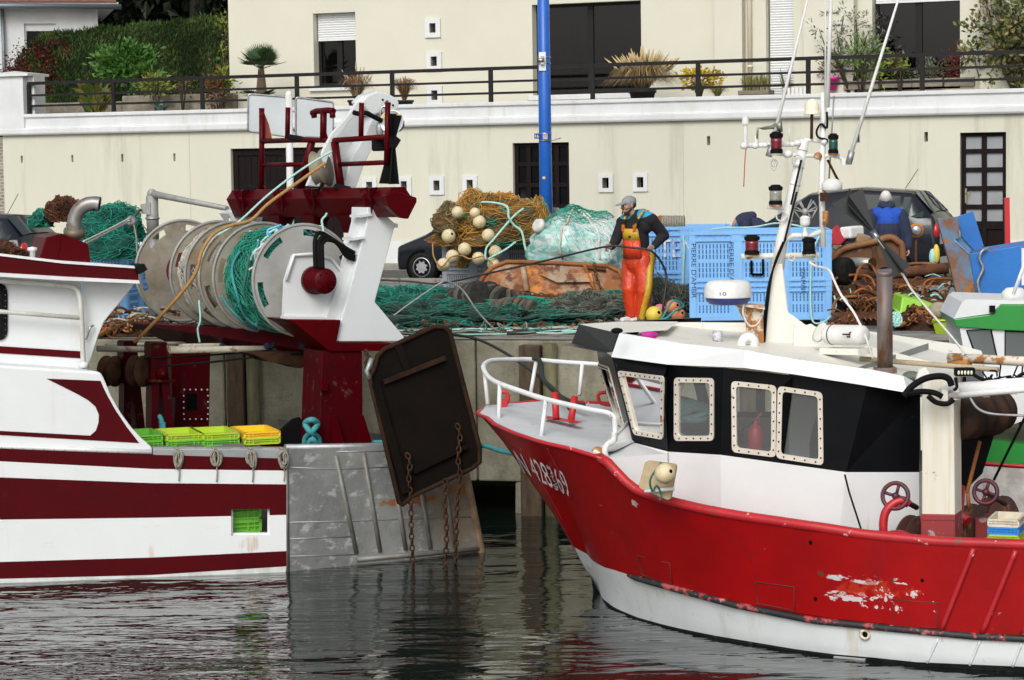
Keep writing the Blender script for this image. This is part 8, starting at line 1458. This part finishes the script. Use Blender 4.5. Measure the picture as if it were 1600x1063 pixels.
hw.build('net_hauler', mk('hauler', (.010, .009, .008), .7, spec=.15, c2=(.06, .03, .018), sc=3), RB); MB().prism([P(x, y, 23) for x, y in ((1497, 690), (1555, 675), (1535, 740), (1505, 770), (1497, 760))], (0, .3, 0)).build('hauler_arm', M['plastic_blk'], RB); MB().tube([P(1531, 690, 22.6), P(1511, 770, 22.4)], .02, 6).build('hauler_wire', M['rust_orange'], RB)
MB().tube(spline([P(1516, 622, 21.7), P(1530, 640, 21.6), P(1560, 648, 21.5), P(1640, 650, 21.3)], 6), .012, 6).build('stay_wire', M['galv'], RB); MB().tube([P(1320, 742, 22.6), P(1327, 770, 22.5), P(1348, 835, 22.3)], .01, 6).build('stay_wire', M['plastic_blk'], RB); MB().tube([P(1640, 590, 21.4), P(1600, 655, 21.6), P(1553, 750, 22)], .012, 6).build('stay_wire', M['plastic_blk'], RB)
wn_ = MB()
for x, y, r, D in ((1425, 855, .30, 22.6), (1506, 850, .36, 22.7), (1520, 846, .36, 23.0), (1555, 835, .38, 23.3)): wn_.lathe([(.1, -.05), (r, -.04), (r, -.015), (r * .75, 0), (r * .75, .05), (r, .06), (r, .085), (.1, .09)], P(x, y, D), V((.62, -.5, .0)), 30)
wn_.build('winch_drum', mk('winch_rust', (.09, .03, .02), .7, c2=(.05, .02, .015), sc=4, patches=[dict(c=(.2, .09, .03), sc=6, th=.62, soft=.05)]), RB)
for x, y, r, D in ((1399, 775, .118, 22.0), (1540, 769, .108, 22.4)):
 c = P(x, y, D); ax_ = V((-.35, -.85, .25)).normalized(); a1 = ax_.orthogonal().normalized(); a2 = ax_.cross(a1); w = MB(); w.tube([c + (a1 * math.cos(q) + a2 * math.sin(q)) * r for q in [k * math.pi / 14 for k in range(28)]], .021, 8, closed=True)
 for k in range(4): q = k * math.pi / 2 + .5; w.tube([c - ax_ * .02, c + (a1 * math.cos(q) + a2 * math.sin(q)) * r], .016, 6)
 w.ball(c - ax_ * .01, (.035, .035, .035)); hw_ = w.build('hand_wheel', mk('wheel_red', (.13, .012, .02), .5, c2=(.03, .012, .03), sc=6) if 'wheel_red' not in M else M['wheel_red'], RB); MB().tube([c, c + V((.25, .35, -.16))], .028, 8).build('wheel_shaft', M['winch_rust'], hw_)
MB().tube(spline([P(x, y, 22) for x, y in ((1382, 845), (1380, 820), (1384, 800), (1396, 787), (1410, 782), (1420, 788))], 6), .040, 8).build('winch_guard', M['red_trim'], RB); MB().ball(P(1400, 842, 21.95), (.16, .1, .08)).build('winch_gear', M['red_trim'], RB)
MB().box(P(1540, 835, 22.8), (.25, .3, .35)).build('winch_motor', M['post_red'], RB); MB().tube([P(1500, 760, 22.6), P(1498, 800, 22.5), P(1512, 815, 22.4)], .05, 10).build('winch_frame', M['red_trim'], RB); MB().tube([P(1512, 770, 22.3), P(1514, 795, 22.3)], .02, 6).build('shackle', M['rust_orange'], RB)
b0 = P(1574, 853, 21.75)
for lv, (cc, ll) in enumerate((('crate_green', 'bottom green crate of the stack on the red boat'), ('lime_dk', 'lime crate second from the bottom on the red boat'), ('crate_blue', 'blue crate below the cream one on the red boat'), ('crate_cream', 'cream crate topping the stack on the red boat'))): crate(ll, V((b0.x, b0.y, b0.z - .01 + lv * .0705)), -.35, cc, 'fish crates stacked on the red boat', .66)
MB().hexa([V((b0.x + x, b0.y + y, z)) for z in (.57, b0.z - .015) for x, y in ((-.2, -.2), (.35, -.2), (.35, .3), (-.2, .3))]).build('hatch', M['post_red'], RB)
mA, mB_ = P(1322, 302, 24.0), P(1411, 430, 23.5); mid_ = lerp(mA, mB_, .52)
dk2 = thing('day_mark', 'large black bicone day mark hanging on a stay behind the exhaust stack', 'day mark', mid_)
for nm, pa, pb in (('upper_plate', (1300, 319), (1348, 295)), ('lower_plate', (1423, 415), (1394, 436))):
 a, c = P(*pa, 23.95 if nm[0] == 'u' else 23.5), P(*pb, 23.95 if nm[0] == 'u' else 23.5); MB().prism([mid_, a, c], (.0, .012, 0)).build(nm, M['plastic_blk2'] if 'plastic_blk2' in M else mk('plastic_blk2', (.014, .015, .016), .5, spec=.2), dk2)
 ctr = lerp(a, c, .5); q = V((0, .18, .05)); MB().prism([mid_, ctr + q + (c - a) * .12, ctr - q - (c - a) * .12], (.010, .004, .012)).build(nm, M['plastic_blk2'], dk2)
MB().tube([lerp(mid_, mA, .1), lerp(mid_, mB_, .1)], .028, 8).build('clamp', M['steel'], dk2)
rope('rope', 'thin pale stay line running from the black day mark down to the gallows', [mid_, mB_, P(1430, 460, 23.3), P(1499, 541, 22.6), P(1503, 556, 22.5)], .011, M['rope_white'])
# ================= green and white boat =================
mk('boat_green', (.012, .26, .035), .35, c2=(.010, .22, .03), sc=2, coat=.3); mk('gb_white', (.70, .72, .73), .4, c2=(.64, .66, .67), sc=2)
GB = thing('small_boat', 'bright green and white boat partly hidden at the right behind the red boat', 'boat', P(1640, 700, 28.3) * 1); GPp = PL(P(1545, 520, 27.2), 4); gof = GPp.n * -1.5
MB().prism(GPp.poly([(1490, 499), (1493.5, 511), (1560, 516), (1760, 524), (1760, 477), (1563, 476), (1552, 491)]), gof).build('cabin_roof', M['boat_green'], GB, bev=.01)
MB().prism(GPp.poly([(1490.5, 498.5), (1504, 472), (1512, 467.5), (1584, 470), (1760, 470), (1760, 476.5), (1564, 475.5), (1551, 490)], -.03), gof * .97).build('roof_coaming', M['gb_white'], GB)
cs = [(1500, 512), (1700, 521), (1700, 600), (1515, 596)]
cbn = MB(); wins_ = [((1511, 517), (1549, 515), (1558, 557), (1525, 556)), ((1571, 518), (1640, 520), (1640, 566), (1571, 564))]
o = GPp.poly(cs, -.04); mids = (lerp(o[0], o[1], .33), lerp(o[3], o[2], .3))
for (a, b2, c, d), h in (((o[0], mids[0], mids[1], o[3]), wins_[0]), ((mids[0], o[1], o[2], mids[1]), wins_[1])):
 q = GPp.poly(h, -.04); r_ = [a, b2, c, d]
 for i in range(4): j = (i + 1) % 4; cbn.quad(r_[i], r_[j], q[j], q[i])
MB().quad(o[0] + gof, o[1] + gof, o[2] + gof, o[3] + gof).build('cabin_back', M['gb_white'], GB); cb2 = cbn.build('cabin', M['gb_white'], GB)
for h in wins_: MB().add(GPp.poly(h, -.05), [(0, 1, 2, 3)]).build('window', M['cabin_glass'], cb2, recalc=False); MB().tube(GPp.poly(h, -.035), .012, 6, closed=True).build('window_seal', M['plastic_blk'], cb2)
MB().prism(GPp.poly([(1470, 598), (1760, 604), (1760, 655), (1600, 650), (1575, 660), (1550, 665), (1535, 683)], .3), gof * 1.2).build('topside', M['gb_white'], GB)
MB().prism(GPp.poly([(1533, 681), (1600, 690), (1760, 700), (1760, 800), (1533, 742)], .32), gof * 1.2).build('hull', M['boat_green'], GB); MB().prism(GPp.poly([(1505, 738), (1760, 792), (1760, 960), (1505, 960)], .33), gof * 1.2).build('lower_hull', mk('gb_grey', (.16, .16, .18), .5, c2=(.1, .1, .11), sc=3), GB)
MB().tube([GPp.hit(1505, 738) + GPp.n * .36, GPp.hit(1760, 792) + GPp.n * .36], .03, 8).build('rubbing_strake', M['net_green'], GB)
MB().lathe([(.11, 0), (.14, .02), (.14, .09), (.09, .14), (.01, .15)], GPp.hit(1596, 474) - GPp.n * .6, Z, 20).build('aerial_dome', M['poly_white'], GB); MB().tube([GPp.hit(1587, 462) - GPp.n * .2, GPp.hit(1612, 395) - GPp.n * .2], .022, 8).build('mast_pole', M['poly_white'], GB); MB().box(GPp.hit(1550, 483) + GPp.n * .02, (.06, .04, .08)).build('cabin_light', M['plastic_blk'], GB)
# ================= people =================
mk('skin', (.42, .24, .17), .55, c2=(.36, .19, .13), sc=8); mk('oil_orange', (.66, .055, .014), .38, c2=(.50, .04, .012), sc=4, bump=.03, bsc=6, bst=(1.6, 1.6, .7), patches=[dict(c=(.40, .06, .02), sc=3, th=.64, soft=.1, amt=.5)]); mk('oil_yellow', (.55, .34, .02), .42, c2=(.42, .25, .02), sc=4, bump=.02, bsc=7); mk('fleece_black', (.010, .010, .012), .95, bump=.004, bsc=60); mk('fleece_blue', (.02, .30, .48), .85, bump=.003, bsc=50); mk('cap_grey', (.20, .21, .22), .85, c2=(.26, .27, .28), sc=9); mk('hair_dark', (.018, .012, .010), .8); mk('jacket_blue', (.008, .07, .42), .8, c2=(.006, .05, .32), sc=4, bump=.02, bsc=9); mk('hair_white', (.62, .60, .58), .8); mk('cap_blue', (.02, .12, .36), .8); mk('boot_white', (.6, .6, .58), .5)
mk('skin_pink', (.50, .27, .21), .55)
def figure(name, label, base): return thing(name, label, 'person', base)
def caps(lst, name, m, parent, vox, sm=3, ells=()):
 mb = MB()
 for a, b, ra, rb in lst: mb.capsule(a, b, ra, rb, 14)
 for e in ells: mb.ball(e[0], e[1], 0, 16, 10, e[2] if len(e) > 2 else None)
 return remesh(mb.build(name, m, parent, recalc=False), vox, sm)
def hand(lst, wrist, d, curl, side):
 """palm, four curled fingers of different lengths and a thumb; d points along the hand, curl towards the palm side, side towards the thumb"""
 d = d.normalized(); side = (side - d * side.dot(d)).normalized(); n = (curl - d * curl.dot(d)).normalized(); palm = wrist + d * .075
 for q in (-.026, -.009, .009, .026): lst.append((wrist + side * q * .6, palm + side * q, .017, .014))
 for q, L in ((-.03, .058), (-.010, .07), (.010, .075), (.03, .068)):
  k = palm + side * q; p1 = k + d * L * .5 + n * L * .25; p2 = p1 + n * L * .55 + d * L * .1; p3 = p2 + n * L * .25 - d * L * .35; lst += [(k, p1, .0095, .009), (p1, p2, .009, .0085), (p2, p3, .0085, .0075)]
 t0 = wrist + d * .025 + side * .03; t1 = t0 + d * .03 + side * .022 + n * .02; t2 = t1 + d * .028 + n * .03 - side * .006; lst += [(t0, t1, .013, .011), (t1, t2, .011, .0085)]
def head_parts(c, fdir, hs, body, ells, beard=False):
 """egg shaped head at c looking along fdir, with brow, nose, chin, ears"""
 f = fdir.normalized(); s = f.cross(Z).normalized(); rot = Matrix((s, f, Z)).transposed()
 ells += [(c + Z * .02 * hs - f * .005, (.074 * hs, .094 * hs, .098 * hs), rot), (c + f * .03 * hs - Z * .055 * hs, (.052 * hs, .055 * hs, .058 * hs), rot)]
 body += [(c + f * .088 * hs + Z * .012, c + f * .108 * hs - Z * .022, .011, .015), (c + f * .06 * hs - Z * .095 * hs, c + f * .072 * hs - Z * .098 * hs, .022, .02), (c + f * .080 * hs + s * .03 + Z * .022, c + f * .080 * hs - s * .03 + Z * .022, .012, .012), (c + f * .088 * hs - Z * .052 * hs - s * .02, c + f * .088 * hs - Z * .052 * hs + s * .02, .009, .009)]
 for k in (1, -1): ells.append((c + s * .078 * hs * k - f * .005, (.012, .022, .034), rot)); ells.append((c + s * .045 * hs * k + f * .06 * hs - Z * .025, (.025, .025, .022), rot))
 return f, s, rot
def eyes(c, f, s, hs, t):
 for k in (1, -1):
  e = c + s * .031 * hs * k + f * .079 * hs + Z * .004; MB().ball(e, (.0125, .0125, .0095)).build('eye', M['poly_white'], t); MB().ball(e + f * .008, (.006, .006, .006)).build('pupil', M['hair_dark'], t)
DF = 34.5; Q = lambda x, y, d=0: P(x, y, DF + d)
fm_ = figure('person', 'fisherman in orange and yellow oilskin dungarees and grey cap holding a cable', G(996, DF))
foot1, foot2 = G(989, DF + .06), G(1004, DF - .10)
hipL, hipR = Q(986, 413, .08), Q(1006, 413, -.08); kn1, kn2 = Q(983, 452, -.02), Q(1007, 455, -.16); an1, an2 = foot1 + Z * .1, foot2 + Z * .1
pel = Q(996, 405); ch = Q(995, 362); nk = Q(995, 336); shR, shL = Q(973, 348, .13), Q(1018, 344, -.13); elR, elL = Q(962, 376, .06), Q(1037, 368, -.02); wrR, wrL = Q(955, 386, -.22), Q(1021, 386, -.30)
hc_ = Q(982, 321.5, -.03); fd = V((-.86, -.50, -.10)); body = []; ell = []
f_, s_, rot_ = head_parts(hc_, fd, 1.12, body, ell)
body += [(nk - Z * .05, hc_ - Z * .05, .062, .056), (ch, nk, .13, .07), (pel, ch, .14, .14), (shR, shL, .07, .07), (shR, elR, .055, .045), (elR, wrR, .042, .028), (shL, elL, .055, .045), (elL, wrL, .042, .028), (hipL, kn1, .08, .055), (kn1, an1, .05, .04), (hipR, kn2, .08, .055), (kn2, an2, .05, .04), (an1, foot1 + V((-.16, -.1, .04)), .04, .035), (an2, foot2 + V((-.16, -.1, .04)), .04, .035)]
hand(body, wrR, Q(948, 384, -.28) - wrR, V((.2, -.3, -1)), Z); hand(body, wrL, Q(1011, 389, -.38) - wrL, V((-.2, -.4, -1)), Z)
caps(body, 'body', M['skin'], fm_, .007, 2, ell); eyes(hc_, f_, s_, 1.12, fm_)
caps([(ch + Z * .02, nk - Z * .03, .165, .105), (lerp(pel, ch, .45), ch, .175, .17), (shR, shL, .098, .098), (shR, elR, .088, .078), (elR, lerp(elR, wrR, .9), .074, .056), (shL, elL, .092, .084), (elL, lerp(elL, wrL, .9), .078, .056), (lerp(ch, shR, .5), lerp(ch, shL, .5), .13, .13)], 'jacket', M['fleece_black'], fm_, .011, 3)
yk = [(lerp(ch, nk, .88) + V((-.02, .0, 0)), nk + V((.02, .02, 0)), .085, .08), (lerp(nk, shL, .35) + Z * .005, lerp(shL, nk, .12) + Z * .025, .095, .083), (lerp(nk, shR, .35) + Z * .01, lerp(shR, nk, .12) + Z * .02, .095, .083)]
caps(yk, 'yoke', M['fleece_blue'], fm_, .011, 3)
caps([(nk + V((.03, .05, .0)), nk + V((.1, .06, .02)), .085, .07), (nk + V((-.07, .03, .0)), nk + V((.06, .06, .03)), .05, .055)], 'hood', M['fleece_blue'], fm_, .011, 3)
caps([(pel + Z * .1, pel - Z * .05, .175, .185), (hipL + Z * .04, kn1, .135, .11), (kn1, an1 + Z * .03, .112, .105), (hipR + Z * .04, kn2, .14, .115), (kn2, an2 + Z * .03, .115, .11), (lerp(pel, ch, .55), pel, .17, .175)], 'dungarees', M['oil_orange'], fm_, .012, 3)
def torso_front(u, z0, k=.0):
 a = -2.36 + u; c = lerp(pel, ch, (z0 - pel.z) / (ch.z - pel.z)); return c + V((math.cos(a) * (.195 + k), math.sin(a) * (.195 + k), 0))
zt0, zt1, zt2 = Q(995, 403).z, Q(995, 375).z, Q(995, 357).z
for nm, za, zb, mm_, w0, w1_ in (('bib', zt0, zt1, 'oil_orange', .95, .86), ('bib_panel', zt1, zt2, 'oil_yellow', .86, .70)):
 o = MB().grid([[torso_front(lerp(-w, w, i / 12) + .1, z_) for i in range(13)] for z_, w in ((za, w0), (lerp(za, zb, .5), (w0 + w1_) / 2), (zb, w1_))]).build(nm, M[mm_], fm_); q = o.modifiers.new('Solid', 'SOLIDIFY'); q.thickness = .012
for u in (-.42, .58):
 p0 = torso_front(u, zt2 - .02, .012); top_q = (shR if u < 0 else shL); tq_ = lerp(nk, top_q, .55) + V((-.03, -.09, .09)); MB().tube([p0, lerp(p0, tq_, .5) + V((-.03, -.04, 0)), tq_, tq_ + V((.08, .14, .0))], .018, 6).build('strap', M['oil_yellow'], fm_); MB().box(p0 + Z * .03, (.05, .03, .09)).build('buckle', M['oil_orange'], fm_); MB().box(lerp(p0, tq_, .5) + V((-.03, -.045, 0)), (.045, .03, .07)).build('strap_clip', M['fleece_black'], fm_)
MB().box(torso_front(.25, zt1 + .05, .012), (.05, .012, .03)).build('emblem', M['fleece_black'], fm_)
st_ = [Q(1019, 395, -.10), Q(1016, 420, -.20), Q(1013, 455, -.285), Q(1007, 480, -.24), Q(1003, 501, -.21)]
MB().grid([[p + V((dx, dy, 0)) for dx, dy in ((-.05, -.015), (.01, -.02), (.05, .03))] for p in spline(st_, 4)]).build('side_stripe', M['oil_yellow'], fm_).modifiers.new('Solid', 'SOLIDIFY').thickness = .012
cp = MB(); cp.ball(hc_ + Z * .055 - f_ * .008, (.094, .115, .085), 0, 20, 10, rot_); cp.ball(hc_ + Z * .048 + f_ * .13 - Z * .012, (.075, .085, .014), 0, 16, 6, rot_ @ Matrix.Rotation(-.15, 3, 'X')); cp.build('cap', M['cap_grey'], fm_)
MB().ball(hc_ - f_ * .035 + Z * .005, (.088, .085, .065), 0, 16, 9, rot_).build('hair', M['hair_dark'], fm_)
caps([(hc_ + s_ * .070 - Z * .045 - f_ * .0, hc_ + s_ * .045 - Z * .098 + f_ * .05, .013, .02), (hc_ - s_ * .070 - Z * .045 - f_ * .0, hc_ - s_ * .045 - Z * .098 + f_ * .05, .013, .02), (hc_ + s_ * .04 - Z * .1 + f_ * .06, hc_ - s_ * .04 - Z * .1 + f_ * .06, .03, .03), (hc_ + s_ * .026 - Z * .046 + f_ * .092, hc_ - s_ * .026 - Z * .046 + f_ * .092, .009, .009)], 'beard', M['hair_dark'], fm_, .008, 2)
for ft_, nm in ((foot1, 0), (foot2, 1)): caps([(ft_ + V((.03, .03, .06)), ft_ + V((-.15, -.1, .045)), .06, .048)], 'boot', M['boot_white'], fm_, .01, 1)
D2 = 36.3; Q2 = lambda x, y, d=0: P(x, y, D2 + d)
om = figure('person', 'white haired man seen from behind in a blue and navy fleece by the people carrier', G(1392, D2))
pel = Q2(1388, 400); ch = Q2(1388, 345); nk = Q2(1385, 322); shL_, shR_ = Q2(1364, 334, .0), Q2(1408, 334, -.05); elR2 = Q2(1417, 366, -.06); wr2 = Q2(1419, 388, -.12); elL2 = Q2(1361, 366, -.02); wrL2 = Q2(1364, 395, -.15); hd = Q2(1384, 311, .05); fd2 = V((.15, .95, -.25)); f1, f2 = G(1380, D2), G(1398, D2 - .1); k1, k2 = Q2(1380, 448), Q2(1398, 448, -.1); body = []; ell = []
f_, s_, rot_ = head_parts(hd, fd2, 1.08, body, ell); body += [(nk - Z * .04, hd - Z * .03, .062, .06), (ch, nk, .13, .07), (pel, ch, .15, .15), (shL_, shR_, .07, .07), (shR_, elR2, .055, .045), (elR2, wr2, .042, .03), (shL_, elL2, .055, .045), (elL2, wrL2, .042, .03), (pel - V((.08, 0, .05)), k1, .08, .055), (k1, f1 + Z * .1, .05, .04), (pel + V((.08, 0, -.05)), k2, .08, .055), (k2, f2 + Z * .1, .05, .04)]
hand(body, wr2, V((.05, -.05, -1)), V((-1, .2, 0)), V((0, 1, 0))); hand(body, wrL2, V((.05, -.05, -1)), V((1, .2, 0)), V((0, 1, 0)))
caps(body, 'body', M['skin_pink'], om, .007, 2, ell); eyes(hd, f_, s_, 1.08, om)
caps([(ch - Z * .02, nk - Z * .06, .185, .12), (lerp(shL_, shR_, .12), lerp(shL_, shR_, .88), .10, .10), (lerp(pel, ch, .5), ch, .2, .195)], 'jacket_yoke', M['jacket_blue'], om, .012, 3)
caps([(pel - Z * .02, lerp(pel, ch, .78), .2, .212), (shR_ - Z * .02, elR2, .098, .088), (elR2, lerp(elR2, wr2, .9), .085, .062), (shL_ - Z * .02, elL2, .098, .088), (elL2, lerp(elL2, wrL2, .9), .085, .062)], 'jacket', M['navy_cloth'], om, .012, 3)
caps([(nk + V((-.07, 0, .01)), nk + V((.07, 0, .01)), .065, .065), (nk + V((-.06, -.06, 0)), nk + V((.06, -.06, 0)), .05, .05)], 'collar', M['navy_cloth'], om, .012, 2)
caps([(pel - Z * .02, pel - Z * .1, .185, .18), (pel - V((.08, 0, .08)), k1, .11, .09), (k1, f1 + Z * .08, .09, .075), (pel + V((.08, 0, -.08)), k2, .11, .09), (k2, f2 + Z * .08, .09, .075)], 'trousers', M['navy_cloth'], om, .012, 2)
MB().ball(hd - f_ * .02 + Z * .022, (.084, .098, .094), 0, 20, 12, rot_).build('hair', M['hair_white'], om)
for ft_ in (f1, f2): caps([(ft_ + V((0, .04, .05)), ft_ + V((0, .2, .045)), .055, .05)], 'shoe', M['fleece_black'], om, .01, 1)
D3 = 36.6; Q3 = lambda x, y, d=0: P(x, y, D3 + d)
bm3 = figure('person', 'bent over person in a navy hooded jacket and blue cap behind the tall blue box', G(1190, D3))
hip = Q3(1205, 385); sho = Q3(1163, 350); hd = Q3(1151, 353, -.03); fd3 = V((-.75, -.35, -.55)); body = []; ell = []; f_, s_, rot_ = head_parts(hd, fd3, 1.05, body, ell); ff = [G(1198, D3 + .1), G(1208, D3 - .1)]
body += [(sho, hd, .06, .055), (hip, sho, .15, .14), (hip + V((0, .09, -.05)), Q3(1198, 440, .1), .08, .055), (Q3(1198, 440, .1), ff[0] + Z * .1, .05, .04), (hip + V((0, -.09, -.05)), Q3(1205, 440, -.1), .08, .055), (Q3(1205, 440, -.1), ff[1] + Z * .1, .05, .04)]
for k in (1, -1):
 e = sho + V((-.02, .18 * k, -.28)); w = sho + V((-.16, .16 * k, -.5)); body += [(sho + V((0, .16 * k, 0)), e, .055, .045), (e, w, .042, .03)]; hand(body, w, V((-.4, 0, -1)), V((-.3, -k, 0)), V((1, 0, .1)))
caps(body, 'body', M['skin'], bm3, .008, 2, ell); eyes(hd, f_, s_, 1.05, bm3)
caps([(hip, lerp(hip, sho, .6) + Z * .04, .2, .2), (lerp(hip, sho, .5) + Z * .04, sho + Z * .01, .2, .16), (sho + V((0, .17, 0)), sho + V((-.02, .18, -.28)), .09, .08), (sho + V((0, -.17, 0)), sho + V((-.02, -.18, -.28)), .09, .08), (sho + V((-.02, .18, -.28)), sho + V((-.14, .17, -.47)), .08, .06), (sho + V((-.02, -.18, -.28)), sho + V((-.14, -.17, -.47)), .08, .06)], 'jacket', M['navy_cloth'], bm3, .013, 3)
caps([(sho + V((-.02, -.05, .1)), sho + V((.12, .0, .12)), .075, .07), (sho + V((-.02, .07, .09)), sho + V((.1, .06, .1)), .07, .07), (sho + V((-.02, -.1, .02)), sho + V((.05, -.12, .06)), .05, .05)], 'hood', M['navy_cloth'], bm3, .012, 2)
MB().ball(hd + Z * .02 - f_ * .01, (.09, .105, .09), 0, 18, 10, rot_).build('cap', M['cap_blue'], bm3)
caps([(hip, hip - Z * .1, .17, .17), (hip + V((0, .09, -.05)), Q3(1198, 440, .1), .11, .09), (Q3(1198, 440, .1), ff[0] + Z * .05, .09, .08), (hip + V((0, -.09, -.05)), Q3(1205, 440, -.1), .11, .09), (Q3(1205, 440, -.1), ff[1] + Z * .05, .09, .08)], 'trousers', M['navy_cloth'], bm3, .014, 2)
for ft_ in ff: caps([(ft_ + V((.02, 0, .05)), ft_ + V((-.15, 0, .045)), .055, .05)], 'boot', M['fleece_black'], bm3, .012, 1)
